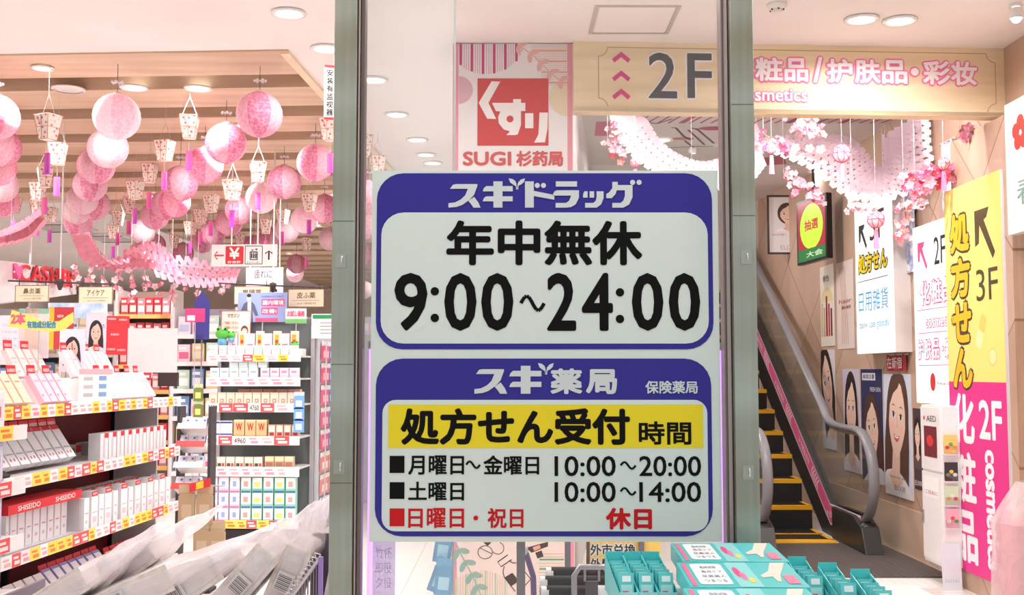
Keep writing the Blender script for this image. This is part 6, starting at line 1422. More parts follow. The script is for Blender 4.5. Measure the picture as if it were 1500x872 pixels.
for i in range(6):
    p = MG.p(-.06, mz(575 + 24 * i if i < 3 else 0) if i < 3 else 1, 0.02)
    if i < 3: spawn(hg, MT((p.x, p.y, p.z - .07), -A_L), 'olive green hanging pack, %s from the top on the edge of the medicine unit' % ordinal(i), 'olive packs on the edge of the medicine unit')
for i in range(3):
    p = MG.p(MW - .0, mz(590 + 17 * i), .03); spawn(hbk, MT((p.x, p.y, p.z - .05), -A_L), 'light blue hanging pack, %s from the top in front of the medicine unit' % ordinal(i), 'blue packs on the medicine unit')
SG = F(MG.p(MW + .05, 0, -.45), -MG.n, (0, 0, 1), MG.x)
hs = [hangpack(.12, .17, c_, h_, s_) for c_, h_, s_ in (((226, 110, 140), (246, 226, 230), (246, 190, 206)), ((110, 130, 200), (230, 232, 244), (220, 226, 246)), ((220, 150, 150), (246, 236, 226), (250, 226, 216)), ((236, 232, 240), (200, 206, 236), (160, 190, 226)))]
nm = ('pink', 'blue', 'salmon', 'white')
for r_ in range(8):
    for j in range(9):
        k_ = (0, 0, 1, 3, 1, 3, 2, 1, 3)[j] if r_ < 5 else (2, 2, 2, 3, 1, 0, 3, 1, 0)[j] if r_ < 7 else (1, 1, 3, 2, 1, 3, 0, 2, 1)[j]
        p = SG.p(.10 + .135 * j, 1.50 - .195 * r_, .011)
        spawn(hs[k_], MT((p.x, p.y, p.z), math.atan2(SG.n.y, SG.n.x) + math.pi / 2), '%s hanging pack on the long side of the medicine unit, %s row from the top' % (nm[k_], ordinal(r_)), '%s packs on the long side, row %s' % (nm[k_], ordinal(r_)))
# toys and cards on the medicine unit
def frog(px, py, r, label):
    c = at(px, py, Ym + .15); t = thing('frog_toy', (c.x, c.y, c.z - r), label, 'toy'); g = M((90, 190, 70), .4)
    MB().ball(c, r, g, 8, 1.1, .9, .85).build('head', t); MB().ball(c + Vector((0, 0, -r * 1.15)), r * .75, M((110, 180, 220), .4), 8).build('body', t)
    for s_ in (-1, 1):
        e_ = MB(); e_.ball(c + Vector((s_ * r * .55, -r * .2, r * .75)), r * .36, g, 6); o = e_.build('eye_bump', t); MB().ball(c + Vector((s_ * r * .55, -r * .5, r * .8)), r * .16, BLACK, 5).build('pupil', o)
    MB().tube([c + Vector((0, 0, -r * 1.8)), Vector((c.x, c.y, SH[0] + .0625))], .006, M((220, 220, 220)), 6).build('stand', t)
frog(326, 490, .055, 'larger green frog toy with blue body on the topmost end shelf'); frog(339, 491, .032, 'smaller green frog toy beside the larger frog on the topmost shelf')
frog(407, 508, .026, 'tiny green frog toy between white cartons on the topmost shelf'); frog(432, 506, .034, 'green frog toy at the corner of the topmost shelf by the hanging packs')
MT_ = 1.86
t, f, W, H = topcard(348, 429, 421, 472, Ym + .34, 'blue poster of a man with hands on hips and pink lettering blocks', M((150, 166, 214)), -A_L, SH[0] + .001)
mb = MB(); mb.shape(f, [(W * .02, H * .2), (W * .12, H * .62), (W * .17, H * .68), (W * .29, H * .68), (W * .34, H * .60), (W * .42, H * .22), (W * .36, H * .2), (W * .30, H * .42), (W * .31, 0), (W * .13, 0), (W * .14, H * .42), (W * .08, H * .2)], M((90, 96, 120)), .001); mb.build('jacket_print', t)
mb = MB(); mb.shape(f, [(W * .20, H * .68), (W * .27, H * .68), (W * .28, 0), (W * .20, 0)], M((226, 226, 214)), .0014); mb.ellipse(f, W * .225, H * .80, W * .042, H * .11, SKIN, .0016); mb.ellipse(f, W * .225, H * .90, W * .045, H * .06, HAIR, .0018); mb.build('man_print', t)
for v, s_ in ((.54, '腸内環境'), (.25, '改善!')):
    w_ = .47 if v > .5 else .33; MB().rect(f, W * .48, H * v, W * (.48 + w_), H * (v + .24), M((226, 80, 130)), .001).build('pink_block', t); textline(t, f, W * .50, H * (v + .04), W * (.46 + w_), H * (v + .20), s_, WHITE, .03)
textline(t, f, W * .48, H * .84, W * .92, H * .90, '乳酸菌の力で毎日', M((70, 110, 190)), 0.0); MB().rect(f, W * .36, 0, W * .82, H * .14, M((226, 90, 130)), .001).build('pink_band', t)
t, f, W, H = topcard(324, 456, 367, 500, Ym + .31, 'cream notice card with orange lettering and a child face print', M((250, 232, 222)), -A_L, SH[0] + .001)
mb = MB(); mb.line(f, [(0, 0), (W, 0), (W, H), (0, H), (0, 0)], .006, M((226, 110, 90)), .001); mb.build('outline', t); textline(t, f, W * .2, H * .78, W * .62, H * .92, 'マガジン', INK, .02)
for i in range(3): textline(t, f, W * .06, H * (.56 - .16 * i), W * .6, H * (.66 - .16 * i), 'ご相談ください', M((226, 130, 90)), .02)
MB().ellipse(f, W * .8, H * .34, W * .13, H * .18, M((120, 70, 60)), .001).build('hair_print', t); MB().ellipse(f, W * .8, H * .30, W * .10, H * .13, SKIN, .0014).build('face_print', t)
t, f, W, H = topcard(418, 452, 449, 474, Ym + .28, 'tilted white and green card with pink lettering beside the man poster', M((250, 236, 240)), -A_L, SH[0] + .001)
MB().rect(f, 0, 0, W, H * .3, M((130, 200, 120)), .001).build('green_band', t); textline(t, f, W * .08, H * .45, W * .92, H * .85, 'お試し価格', M((226, 90, 130)), .03)
t, f, W, H = topcard(456, 460, 500, 496, 9.4, 'white notice with green header beside the steel post', M((246, 244, 242)), -A_L, 0.0)
MB().rect(f, W * .04, H * .8, W * .7, H * .96, M((50, 150, 90)), .001).build('green_band', t)
for i in range(4): MB().rect(f, W * .3, H * (.62 - .14 * i), W * .9, H * (.65 - .14 * i), M((206, 90, 90)) if i % 2 == 0 else GREYINK, .001).build('text_print', t)
# ------------------------------------------------------------------ tilted trays at the end of the cosmetics gondola
EG = F(GL.p(GU + .06, 0, .04), (math.cos(.35), math.sin(.35), 0), (0, 0, 1))
t = thing('end_tray_stand', EG.p(.0, 0, 0), 'narrow stand of tilted trays at the far end of the cosmetics gondola', 'display stand')
o = EG.p(.02, 0, .1)
EZ = [(1.02, .0), (.90, .03), (.76, .06), (.62, .10)]
EF = F(atP(262, 545, GL.p(GU + .24, 0, 0), dL), nL, (0, 0, 1), -dL); EF.o.z = 0
MB().box(EF, -.02, .0, 0, 1.16, -.16, -.04, M((70, 66, 70))).build('upright', t); MB().box(EF, .20, .22, 0, 1.16, -.16, -.04, M((70, 66, 70))).build('upright', t); MB().box(EF, -.02, .22, 0, .05, -.2, .12, m_dark).build('foot', t)
bx = carton(.055, .03, .075, (244, 240, 246), ((.1, .5, .9, .9, (226, 226, 240)), (.1, .1, .5, .3, (226, 110, 120)), (.6, .6, .9, .8, (90, 130, 200))), None, name='medicine_carton')
for i, (z, w) in enumerate(EZ):
    tr_ = EF.sub(0, z, -.03 + w, tilt=-.5); MB().box(tr_, .0, .20, -.006, 0, -.12, .03, m_shelf).build('tray', t); MB().box(tr_, .0, .20, -.03, .012, .03, .036, M(((246, 230, 230), (226, 80, 80), (246, 236, 236), (226, 70, 70))[i])).build('tray_lip', t)
    place_row(bx, tr_, [.03, .09, .15], .001, -.04, 'small white box on the %s tilted tray of the narrow stand' % ordinal(i), 'white boxes on tilted tray %s' % ordinal(i), -.45)
tan = hangpack(.105, .25, (186, 160, 128), (200, 176, 146), (206, 186, 158))
YK = 7.06
t = thing('pouch_rack', at(292, 800, YK + .03), 'slim rack with two bars holding tan paper pouches before the tray stand', 'display stand'); t.location.z = 0; _WM[t.name] = Matrix.Translation(t.location)
c = at(292, 712, YK + .035); MB().tube([(c.x, c.y, 0), (c.x, c.y, c.z)], .010, M((180, 176, 178), .3, .5), 8).build('post', t); MB().box(F((c.x, c.y, 0)), -.1, .1, 0, .02, -.08, .08, m_dark).build('foot', t)
for py, ps in ((734, (274, 300)), (787, (296, 318))):
    z = at(290, py - 22, YK + .02).z; x0, x1 = at(264, py, YK).x, at(328, py, YK).x; MB().tube([(x0, YK + .02, z), (x1, YK + .02, z)], .006, M((180, 176, 178), .3, .5), 8).build('bar', t)
    for px in ps:
        p = at(px, py, YK); spawn(tan, MT((p.x, YK, z - .24), .0), 'tan paper pouch hanging from the %s bar of the slim rack' % ('upper' if py < 760 else 'lower'), 'tan pouches on the slim rack')
t = thing('price_strip', at(277, 719, YK - .05), 'red and yellow price strip above the tan paper pouches', 'price tag'); fr = F(at(277, 722, YK - .03), (1, 0, .3), (0, 0, 1))
MB().box(fr, 0, .14, -.0, .055, -.006, 0, M((226, 60, 66))).build('strip', t); MB().rect(fr, .045, .005, .095, .05, M((248, 214, 60)), .001).build('yellow_card', t)
MB().tube([fr.p(.07, .03, -.006), (c.x, c.y - .008, fr.p(.07, .03).z)], .004, M((180, 176, 178)), 6).build('clip', t)
# ------------------------------------------------------------------ far shelves that fill the back of the shop
def farshelf(px0, px1, ytop, Y, cols, label, ncol, nrow, prods, glabel, floor_from=0.25):
    a = at(px0, 545, Y); b_ = at(px1, 545, Y); W = b_.x - a.x; fr = F((a.x, Y, 0), (1, 0, 0), (0, 0, 1)); H = at(px0, ytop, Y).z
    t = thing('far_shelf', fr.p(W / 2, 0, -.2), label, 'shelf unit'); MB().box(fr, 0, W, 0, H, -.42, -.40, M(cols[0])).build('back_panel', t)
    for u in (0, W): MB().box(fr, u - .015, u + .015, 0, H, -.4, 0, M(cols[1])).build('side_panel', t)
    st = (H - floor_from) / nrow
    for r_ in range(nrow):
        z = floor_from + st * r_; s_ = MB().box(fr, .016, W - .016, z - .02, z, -.4, 0, M(cols[1])).build('shelf', t); MB().box(fr, .016, W - .016, z - .05, z, 0, .008, M(cols[2])).build('price_rail', s_)
        for j in range(ncol):
            pr, nm_ = prods[(r_ * 3 + j * (2 if r_ % 2 else 1)) % len(prods)]
            place_row(pr, fr, [.035 + (W - .07) * (j + .5) / ncol], z + .0015, -.08, '%s on the %s' % (nm_, glabel), '%s on the %s' % (nm_, glabel), jit=.0005)
    return t
def pj(w, h, c_, s_): return carton(w, .08, h, c_, ((.1, .15, .9, .55, s_), (.1, .7, .7, .85, (250, 240, 240))), None, name='shelf_box')
redp = [(pj(.088, .2, (214, 70, 76), (240, 200, 200)), 'red box'), (pj(.088, .2, (206, 56, 66), (250, 226, 214)), 'deep red box'), (pj(.088, .19, (236, 140, 150), (250, 236, 236)), 'rose box')]
mixp = [(pj(.135, .2, (236, 226, 236), (190, 200, 230)), 'white and blue box'), (pj(.135, .22, (120, 150, 200), (236, 240, 246)), 'blue box'), (pj(.135, .19, (246, 214, 224), (226, 110, 150)), 'pink box'), (pj(.135, .2, (236, 206, 160), (250, 240, 220)), 'tan box'), (pj(.135, .21, (200, 224, 206), (246, 250, 246)), 'pale green box')]
farshelf(168, 250, 424, 12.9, ((176, 150, 140), (226, 216, 212), (246, 200, 120)), 'far shelf filled with red boxes behind the white board', 6, 7, redp, 'red filled far shelf', .3)
farshelf(252, 345, 450, 12.2, ((180, 186, 200), (226, 220, 222), (250, 236, 236)), 'far shelf of mixed boxes behind the frog toys', 4, 6, mixp, 'far shelf behind the frog toys', .3)
farshelf(40, 166, 440, 13.6, ((186, 180, 186), (226, 220, 222), (250, 236, 236)), 'far shelf of mixed boxes behind the posters with women', 7, 6, mixp, 'far shelf behind the posters with women', .3)
farshelf(-120, 38, 450, 12.6, ((186, 180, 186), (226, 220, 222), (250, 236, 236)), 'far shelf of mixed boxes under the checkout fascia', 8, 6, mixp, 'far shelf under the checkout fascia', .3)
farshelf(440, 560, 462, 14.2, ((190, 196, 206), (226, 220, 222), (250, 236, 236)), 'far shelf of mixed boxes behind the steel post', 7, 6, mixp, 'far shelf behind the steel post', .3)
t, f, W, H = topcard(271, 452, 300, 472, 11.4, 'magenta shelf poster with white figure print behind the blossoms', M((214, 70, 130)), 0, 0.0)
MB().rect(f, W * .1, H * .1, W * .5, H * .5, M((250, 226, 236)), .001).build('white_print', t)
p = at(296, 456, 11.6); t = thing('blue_banner', (p.x, p.y, p.z - .3), 'dark blue pointed banner beside the magenta shelf poster', 'banner'); MB().shape(F((p.x, p.y, p.z - .3)), [(-.08, 0), (.08, 0), (.08, .4), (0, .52), (-.08, .4)], M((70, 70, 150)), .0, -.006).build('sheet', t); MB().tube([(p.x, p.y + .012, 0), (p.x, p.y + .012, p.z + .1)], .008, M((150, 150, 160)), 6).build('pole', t)

# ------------------------------------------------------------------ foreground: wrapped packs in a bin behind the entrance
m_film = bpy.data.materials.new('plastic_film'); m_film.use_nodes = True; n = m_film.node_tree.nodes; l = m_film.node_tree.links; n.clear()
o = n.new('ShaderNodeOutputMaterial'); tr = n.new('ShaderNodeBsdfTransparent'); b = n.new('ShaderNodeBsdfPrincipled'); ms = n.new('ShaderNodeMixShader'); tc = n.new('ShaderNodeTexCoord'); nz = n.new('ShaderNodeTexNoise'); cr = n.new('ShaderNodeValToRGB')
nz.inputs['Scale'].default_value = 9; nz.inputs['Detail'].default_value = 2; l.new(tc.outputs['Object'], nz.inputs['Vector']); l.new(nz.outputs['Fac'], cr.inputs[0])
cr.color_ramp.elements[0].position = .38; cr.color_ramp.elements[0].color = lin((252, 248, 250)) + (1,); cr.color_ramp.elements[1].position = .66; cr.color_ramp.elements[1].color = lin((252, 250, 252)) + (1,)
e = cr.color_ramp.elements.new(.57); e.color = lin((250, 238, 244)) + (1,); e = cr.color_ramp.elements.new(.61); e.color = lin((222, 236, 248)) + (1,)
l.new(cr.outputs[0], b.inputs['Base Color']); b.inputs['Roughness'].default_value = .22; ms.inputs[0].default_value = .5
tl = n.new('ShaderNodeBsdfTranslucent'); tl.inputs[0].default_value = (.96, .93, .95, 1); mt_ = n.new('ShaderNodeMixShader'); mt_.inputs[0].default_value = .4; l.new(b.outputs[0], mt_.inputs[1]); l.new(tl.outputs[0], mt_.inputs[2])
l.new(tr.outputs[0], ms.inputs[1]); l.new(mt_.outputs[0], ms.inputs[2]); l.new(ms.outputs[0], o.inputs['Surface'])
m_pad = noise_mat('grey_pad', (206, 196, 190), (226, 216, 210), (30, 30, 30), 3, .8); m_bar = M((120, 120, 124))
def smooth_noise(seed):
    r_ = random.Random(seed); K = [(r_.uniform(8, 30), r_.uniform(8, 30), r_.uniform(8, 30), r_.uniform(0, 6)) for _ in range(5)]
    return lambda p: sum(math.sin(a * p.x + b_ * p.y + c * p.z + d) for a, b_, c, d in K) / 5
def wrapped_pack(px0, py0, px1, py1, Y, th, wd, label, seed, bars=True):
    a, b_ = at(px0, py0, Y), at(px1, py1, Y); ax = (b_ - a); L = ax.length; ax.normalize(); a = a - ax * max(0.0, (a.z - 0.36) / max(ax.z, .3)); L = (b_ - a).length
    t_ = Vector((ax.z, 0, -ax.x)); fr = F(a, t_, ax, Vector((0, -1, 0)))                 # u across the thickness, v up the pack, w to the entrance
    t = thing('wrapped_pack', a, label, 'wrapped goods', 'wrapped packs in the bin')
    mb = MB(); mb.box(fr, -th / 2, th / 2, 0.01, L * .66, -wd, 0, m_pad); o = mb.build('padded_goods', t, bevel=.025)
    nf = smooth_noise(seed); mb = MB(); nv, nu = 16, 20; rings = []
    for i in range(nv + 1):
        v = L * i / nv; k_ = max(0.0, (i / nv - .62) / .38); tt = th * (1.12 * (1 - k_) + .10 * k_); ww = wd * (1.06 - .25 * k_); ring = []
        for j in range(nu):
            an = 2 * math.pi * j / nu; cu = math.copysign(abs(math.cos(an)) ** .5, math.cos(an)) * tt / 2; cw = math.copysign(abs(math.sin(an)) ** .5, math.sin(an)) * ww / 2
            p = fr.p(cu, v + (nf(fr.p(cu, v, cw)) * .05 * k_ if i == nv else 0), cw - wd / 2); dn = nf(p) * (.006 + .022 * k_)
            ring.append(p + fr.x * dn + fr.n * nf(p * 1.7) * (.005 + .012 * k_))
        rings.append(ring)
    mb.faces(sum(rings, []), [(i * nu + j, i * nu + (j + 1) % nu, (i + 1) * nu + (j + 1) % nu, (i + 1) * nu + j) for i in range(nv) for j in range(nu)], m_film, False); mb.build('plastic_film', t)
    if bars:
        bf = fr.sub(0, L * .40, .0102 + .008); mb = MB(); mb.rect(bf, -th * .3, -.04, th * .3, .04, M((206, 200, 200)))
        for i in range(9): mb.rect(bf, -th * .24, -.033 + i * .0072, th * .24, -.033 + i * .0072 + (.004 if i % 2 else .0025), M((84, 84, 90)), .0008)
        mb.build('barcode_label', t)
    return t
pk = [(408, 872, 464, 742, 4.45, .115, .40, 'wrapped grey pack nearest the post in the bin, standing steepest'), (338, 872, 447, 748, 4.42, .115, .40, 'wrapped grey pack with barcode, second from the post in the bin'),
      (252, 872, 396, 776, 4.40, .115, .40, 'wrapped grey pack with barcode, third from the post in the bin'), (190, 872, 352, 800, 4.36, .11, .38, 'wrapped pack lying flat in front, fourth from the post in the bin'),
      (132, 868, 300, 752, 4.60, .10, .36, 'wrapped pale pack with a pointed film corner before the tan pouches'), (120, 872, 214, 776, 4.50, .10, .36, 'wrapped pale pack with a tall white tip below the third shelf'),
      (70, 880, 196, 800, 4.34, .10, .36, 'wrapped pack at the shop side end of the bin')]
for i, a in enumerate(pk): wrapped_pack(*a, i, i < 4)
t = thing('display_bin', (-1.4, 4.5, 0), 'purple grey bin with wire front holding the wrapped packs', 'bin'); m_bin = M((128, 116, 130), .5)
Bf = F((-2.05, 4.24, 0)); bw = at(478, 872, 4.24).x + 2.05
MB().box(Bf, 0, bw, 0, .34, -.74, -.72, m_bin).build('back_wall', t); MB().box(Bf, 0, bw, .0, .05, -.72, 0, m_bin).build('bottom', t)
MB().box(Bf, bw - .16, bw, 0.05, .70, -.58, -.56, m_bin).build('divider', t); MB().shape(F((-2.05 + bw, 0, 0), (0, 1, 0), (0, 0, 1), (1, 0, 0)), [(4.24, 0), (4.86, 0), (4.86, .80), (4.60, .78), (4.24, .52)], M((150, 138, 148), .5), 0.0, -.014).build('side_wall', t)
MB().box(Bf, 0, .014, 0, .5, -.6, 0, m_bin).build('side_wall', t)
rail = MB(); x1 = -2.05 + bw - .02
for k_ in range(15): 
    u = -.004 * 0 + .05 * k_; rail.tube([(x1 - .30 + .0, 4.235 + .0, .05 + 0), (x1 - .30, 4.235, .06)], .001, m_frame, 4) if False else None
a, b_ = at(424, 880, 4.2), at(470, 816, 4.2)
rail.tube([a, b_], .007, M((206, 196, 204), .3, .7), 8)
for k_ in range(11):
    p = a.lerp(b_, (k_ + .5) / 11); rail.tube([p + Vector((-.012, 0, -.002)), p + Vector((-.018, 0, .022)), p + Vector((.004, 0, .016)), p], .003, M((214, 206, 212), .3, .7), 5)
    rail.tube([p, Vector((p.x, p.y, .05))], .003, M((150, 138, 150), .3, .7), 5)
rail.build('wire_rail', t); MB().box(F((0, 4.2, 0)), a.x - .01, b_.x + .01, 0, .05, -.03, .01, m_bin).build('rail_foot', t)
MB().box(F((b_.x, 4.2, 0)), -.008, .008, 0, b_.z, -.008, .008, M((150, 120, 190), .4)).build('rail_post', t)

# ------------------------------------------------------------------ teal goods on the table in front of the glass
m_teal = M((86, 204, 206), .35); m_teal_l = M((150, 226, 226), .35); m_leg = M((250, 224, 208))
TZ = .755
t = thing('display_table', (.85, 2.85, 0), 'low white display table carrying the teal boxes before the glass', 'table')
MB().box(F((0, 0, 0), (1, 0, 0), (0, 1, 0)), .26, 1.22, 2.35, 3.36, TZ - .03, TZ, M((226, 224, 224), .4)).build('tabletop', t, bevel=.004)
for x in (.30, 1.18):
    for y in (2.4, 3.31): MB().box(F((x, y, 0), (1, 0, 0), (0, 1, 0)), -.02, .02, -.02, .02, 0, TZ - .03, M((190, 188, 190), .3, .6)).build('leg', t)
big = [((995, 796), (1137, 796), 3.30, (1001, 823.5), (1160, 823.5), 3.06, 'teal foot care box with printed leg, farthest of the tilted row'), ((1002, 824.5), (1160, 824.5), 3.045, (1012, 861), (1192, 861), 2.80, 'teal foot care box with printed leg, middle of the tilted row'), ((1014, 862.5), (1194, 862.5), 2.785, (1026, 905), (1226, 905), 2.53, 'teal foot care box with printed leg, nearest of the tilted row')]
for i, (A, B, Y0, C, D, Y1, lb) in enumerate(big):
    a = at(*C, Y1); b_ = at(*D, Y1); c = at(*A, Y0); d = at(*B, Y0); W = ((b_.x - a.x) + (d.x - c.x)) / 2
    fr = F(a, (1, 0, 0), (c - a) - Vector(((c - a).x, 0, 0))); H = (c - a).length; th = .05
    t = thing('teal_box', fr.p(W / 2, 0, -th), lb, 'product box', 'teal foot care boxes'); f = fr
    MB().box(fr, 0, W, 0, H, -th, 0, m_teal).build('carton', t, bevel=.002)
    MB().rect(fr, W * .03, H * .05, W * .07, H * .95, M((236, 120, 160)), .0012).build('pink_band', t)
    MB().rrect(fr, W * .10, H * .10, W * .38, H * .92, .012, M((246, 250, 250)), .0012).build('white_panel', t)
    for k_, (u0, u1, s_) in enumerate(((.18, .32, '臨床試験'), (.17, .35, '角質ケア'), (.15, .36, '足裏美人'), (.15, .34, 'つるつる'))): textline(t, fr, W * u0, H * (.72 - .18 * k_), W * u1, H * (.82 - .18 * k_), s_, M((110, 100, 130)), 0.0, .002)
    MB().ellipse(fr, W * .48, H * .58, W * .03, H * .2, M((236, 80, 140)), .0014).build('pink_petal', t); MB().ellipse(fr, W * .51, H * .42, W * .025, H * .16, M((240, 130, 170)), .0016).build('pink_petal', t); MB().ellipse(fr, W * .56, H * .26, W * .025, H * .1, M((246, 220, 90)), .0016).build('yellow_flower', t)
    MB().rect(fr, W * .42, 0.002, W * .62, H - .002, m_teal_l, .0008).build('pale_print', t)
    MB().shape(fr, [(W * .97, H * .97), (W * .84, H * .97), (W * .76, H * .62), (W * .66, H * .44), (W * .67, H * .36), (W * .76, H * .40), (W * .77, H * .22), (W * .80, H * .22), (W * .84, H * .48), (W * .90, H * .70)], m_leg, .0012).build('leg_print', t)
    MB().rect(fr, W * .85, H * .12, W * .95, H * .46, M((238, 130, 160)), .0014).build('pink_stamp', t)
    MB().box(F((a.x, 0, 0)), .05, W - .05, TZ, max(TZ + .005, min(a.z, c.z) - th - .004), -(Y0 - .04), -(Y1 + .05), M((210, 236, 236))).build('stand_block', t)
# open trays of small teal cartons on both sides
sm = carton(.040, .03, .08, (100, 208, 210), ((.1, .1, .9, .6, (180, 236, 236)), (.2, .7, .8, .9, (240, 250, 250)), (.2, .25, .6, .4, (240, 120, 160))), None, name='teal_carton', cat='product box', key='teal')
def tray(x, y, rot, lb, n_):
    W_ = MT((x, y, TZ + .001), rot); t = thing('carton_tray', W_, lb, 'tray'); fr = F(W_ @ Vector((0, 0, 0)), W_.to_3x3() @ Vector((1, 0, 0)), (0, 0, 1), W_.to_3x3() @ Vector((0, -1, 0)))
    d = .05 * n_ + .03
    MB().box(fr, -.026, .026, 0, .004, -d, 0, m_teal).build('tray_bottom', t); MB().box(fr, -.026, .026, 0, .045, 0, .003, m_teal_l).build('tray_front', t)
    MB().box(fr, -.026, .026, 0, .11, -d, -d + .003, m_teal).build('tray_back', t)
    for s_ in (-1, 1): MB().shape(F(fr.p(s_ * .026, 0, 0), fr.n, fr.y, -fr.x), [(0, 0), (0, .045), (-d, .10), (-d, 0)], m_teal, .0012, -.0012).build('tray_side', t)
    for k_ in range(n_):
        p = fr.p(0, .005, -.035 - .05 * k_); spawn(sm, MT(p + Vector((0, 0, .004)), rot, -.25), 'small teal carton, %s in the %s' % (ordinal(k_), lb.split(',')[0]), 'small teal cartons in trays')
for i, (px, Y) in enumerate(((919, 3.05), (948, 3.05), (977, 3.05))): tray(at(px, 850, Y).x, Y - .03, .05, ('outermost teal tray beside the trolleys', 'middle teal tray beside the trolleys', 'teal tray touching the tilted boxes')[i] + ', open with small cartons', 5)
for i, (px, Y) in enumerate(((.825, 2.98), (.885, 2.88), (.945, 2.78))): tray(px, Y, .0, ('teal tray on the escalator side', 'outermost teal tray on the escalator side', 'nearest low teal tray on the escalator side')[i] + ', open with small cartons', 4)

# ------------------------------------------------------------------ low trolleys with black foam handles behind the glass
m_foam = M((46, 42, 44), .7); m_tube = M((148, 144, 152), .3, .6)
def trolley(px, py, Y, label, first):
    h = at(px, py, Y); w_ = .32; x0 = h.x; t = thing('shopping_trolley', (x0 + w_ / 2, Y + .2, 0), label, 'shopping trolley', None); z = h.z
    MB().tube([(x0 + .012, Y, z), (x0 + w_ - .012, Y, z)], .019, m_foam, 12).build('foam_handle', t)
    for s_, x in ((0, x0), (1, x0 + w_)):
        MB().tube([(x + (.014 if s_ == 0 else -.014), Y, z), (x, Y, z), (x, Y + .03, z - .02), (x, Y + .08, z - .15), (x, Y + .12, .18)], .009, m_tube, 8).build('side_tube', t); MB().lathe([(.0001, -.014), (.021, -.014), (.021, .014), (.0001, .014)], (x + (.006 if s_ == 0 else -.006), Y, z - .004), M((240, 240, 240), .3), 12, (1, 0, 0)).build('end_cap', t)
        for y in (Y + .06, Y + .42):
            MB().lathe([(.0001, -.009), (.035, -.009), (.035, .009), (.0001, .009)], (x, y, .036), m_foam, 14, (1, 0, 0)).build('wheel', t)
        MB().tube([(x, Y + .06, .05), (x, Y + .06, .18), (x, Y + .42, .18), (x, Y + .42, .05)], .009, m_tube, 8).build('base_tube', t)
    bk_ = MB()
    for zz in (.32, z - .12): bk_.tube([(x0 + .02, Y + .12, zz), (x0 + w_ - .02, Y + .12, zz), (x0 + w_ - .03, Y + .42, zz), (x0 + .03, Y + .42, zz), (x0 + .02, Y + .12, zz)], .004, m_tube, 6)
    for k_ in range(8): x = x0 + .03 + (w_ - .06) * k_ / 7; bk_.tube([(x, Y + .12, z - .12), (x, Y + .12, .32), (x, Y + .42, .32), (x, Y + .42, z - .12)], .003, m_tube, 5)
    bk_.build('wire_basket', t)
    return t
trolley(803, 838, 4.34, 'low trolley with black foam handle, farthest of the three nested', 0); trolley(794, 851, 4.22, 'low trolley with black foam handle, middle of the three nested', 0); trolley(796, 866, 4.10, 'low trolley with black foam handle, nearest of the three nested', 1)
def frame_u(px0, px1, py, Y, label):
    a, b_ = at(px0, py, Y), at(px1, py, Y); t = thing('trolley_guard', ((a.x + b_.x) / 2, Y, 0), label, 'guard rail'); r_ = .02
    MB().tube([(a.x, Y, 0), (a.x, Y, a.z - .03), (a.x + r_, Y, a.z), (b_.x - r_, Y, a.z), (b_.x, Y, a.z - .03), (b_.x, Y, 0)], .0105, M((176, 172, 178), .3, .6), 10).build('bent_tube', t)
    MB().tube([(a.x, Y, .12), (b_.x, Y, .12)], .008, M((176, 172, 178), .3, .6), 8).build('cross_bar', t); MB().box(F((0, Y, 0)), a.x + .04, b_.x - .04, a.z - .16, a.z - .05, -.006, .006, M((96, 92, 98), .5)).build('grey_panel', t)
    for k_ in (.3, .7): MB().tube([(a.x + (b_.x - a.x) * k_, Y, a.z - .05), (a.x + (b_.x - a.x) * k_, Y, a.z)], .005, M((176, 172, 178), .3, .6), 6).build('bracket', t)
frame_u(841, 893, 831, 3.98, 'grey bent tube guard with dark panel in front of the trolleys')
def rackpost(px, Y, ztop, label, w_=.03, m=None):
    x = at(px, 840, Y).x; t = thing('rack_post', (x, Y, 0), label, 'post'); MB().box(F((x, Y, 0)), -w_ / 2, w_ / 2, 0.012, ztop, -w_ / 2, w_ / 2, m or M((136, 130, 138), .4, .3)).build('square_tube', t, bevel=.003); MB().box(F((x, Y, 0)), -w_ * 1.6, w_ * 1.6, 0, .012, -w_ * 1.6, w_ * 1.6, M((96, 92, 98), .4)).build('floor_plate', t)
rackpost(763, 3.86, 1.15, 'grey square rack post in front of the lower banner, wider one'); rackpost(831.5, 5.0, 1.15, 'grey square rack post at the pink edge of the banner, thinner one', .026)
a = at(771, 812, 4.0); t = thing('curved_bar', (a.x, 4.0, 0), 'curved violet grey bar beside the wider rack post', 'rail'); MB().tube([(a.x - .03, 4.0, a.z + .03), (a.x, 4.0, a.z), (a.x + .025, 4.0, a.z - .08), (a.x + .04, 4.0, .0)], .011, M((124, 108, 150), .4), 10).build('tube', t); MB().ball((a.x - .012, 4.0, a.z + .012), .02, M((206, 204, 208), .3, .5), 8).build('joint', t)
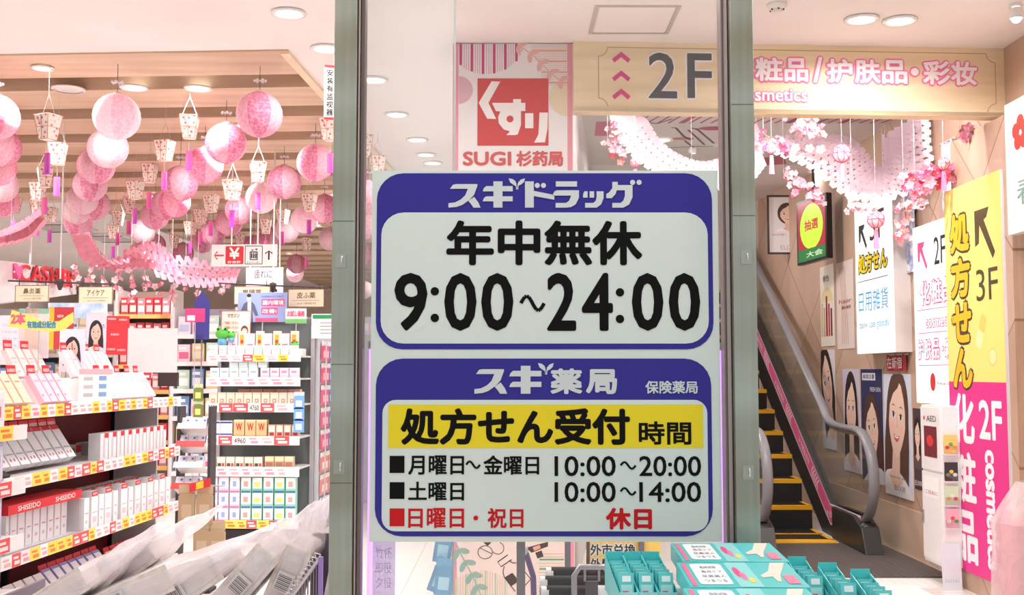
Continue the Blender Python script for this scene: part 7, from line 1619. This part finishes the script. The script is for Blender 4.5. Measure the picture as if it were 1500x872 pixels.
# yellow money exchange stand behind
Ye = 6.95
a, b_ = at(859, 800, Ye), at(968, 800, Ye); t = thing('exchange_stand', ((a.x + b_.x) / 2, Ye, 0), 'yellow money exchange stand sign with dark lettering behind the trolleys', 'sign')
ef = F((a.x, Ye, 0)); W = b_.x - a.x; MB().box(ef, 0, W, .12, 1.0, -.02, 0, M((244, 206, 110))).build('board', t); MB().box(ef, W * .70, W * .77, 0, 1.0, 0, .03, M((120, 110, 112), .4)).build('pole', t); MB().box(ef, 0, .02, 0, 1.0, -.02, .012, M((90, 70, 60))).build('edge', t); MB().box(ef, -.02, W + .02, 0, .12, -.1, .1, M((90, 84, 86))).build('foot', t)
for i, s_ in enumerate(('外市兑換', '外幣兑換')):
    z1, z0 = at(900, 797 + 21 * i, Ye).z, at(900, 814 + 21 * i, Ye).z; MB().text(ef, W * .05, z0, W * .66, z1, s_, WHITE, .002, .04, None, .008).build('letter_outline', t); MB().text(ef, W * .05, z0, W * .66, z1, s_, INK, .004, .02).build('lettering', t)
# blue pouches hanging at the banner edge
hb2 = hangpack(.10, .20, (70, 150, 200), (90, 170, 214), (170, 214, 236))
st = at(655, 830, 6.30); t = thing('hook_strip', (st.x, 6.3, 0), 'thin hook strip stand beside the banner edge holding blue pouches', 'display stand'); MB().box(F((st.x, 6.3, 0)), -.012, .012, 0, 1.0, -.006, .006, M((226, 222, 222))).build('strip', t); MB().box(F((st.x, 6.3, 0)), -.08, .08, 0, .015, -.08, .08, M((190, 188, 190))).build('foot', t)
for i, (px, py, rl) in enumerate(((646, 824, .15), (637, 868, .35), (648, 872, .1))):
    p = at(px, py, 6.25 - .04 * i); spawn(hb2, MT(p, 0, 0, rl), 'blue pouch, %s of the three hanging beside the banner' % ('topmost', 'most tilted', 'lowest')[i], 'blue pouches beside the banner')
# wrapped parcel at the pier
a = at(1490, 872, 5.75); t = thing('wrapped_parcel', (a.x + .05, 5.75, 0), 'tall clear plastic wrapped pink parcel standing by the wooden pier', 'wrapped goods')
MB().box(F((a.x + .06, 5.75, 0)), -.10, .10, 0.0, .62, -.1, .1, M((236, 150, 160))).build('pink_carton', t, bevel=.01); nf = smooth_noise(99); mb = MB(); rings = []
for i in range(13):
    z = .9 * i / 12 * .92; k_ = max(0, (i - 9) / 3); r_ = .17 * (1 - .75 * k_); rings.append([Vector((a.x + .06 + r_ * math.cos(2 * math.pi * j / 18) + nf(Vector((j, i, 0))) * .02, 5.75 + r_ * math.sin(2 * math.pi * j / 18), z + nf(Vector((i, j, 3))) * .01 * (i > 0))) for j in range(18)])
mb.faces(sum(rings, []), [(i * 18 + j, i * 18 + (j + 1) % 18, (i + 1) * 18 + (j + 1) % 18, (i + 1) * 18 + j) for i in range(12) for j in range(18)], m_film); mb.build('plastic_film', t)
MB().ellipse(F((a.x + .03, 5.57, .56)), 0, 0, .03, .03, M((216, 50, 56)), 0.0, 20, -.002).build('red_seal', t)
MB().box(F((a.x + .06, 5.645, 0)), -.05, .06, .1, .4, 0.0, .004, M((70, 66, 70))).build('dark_label', t)
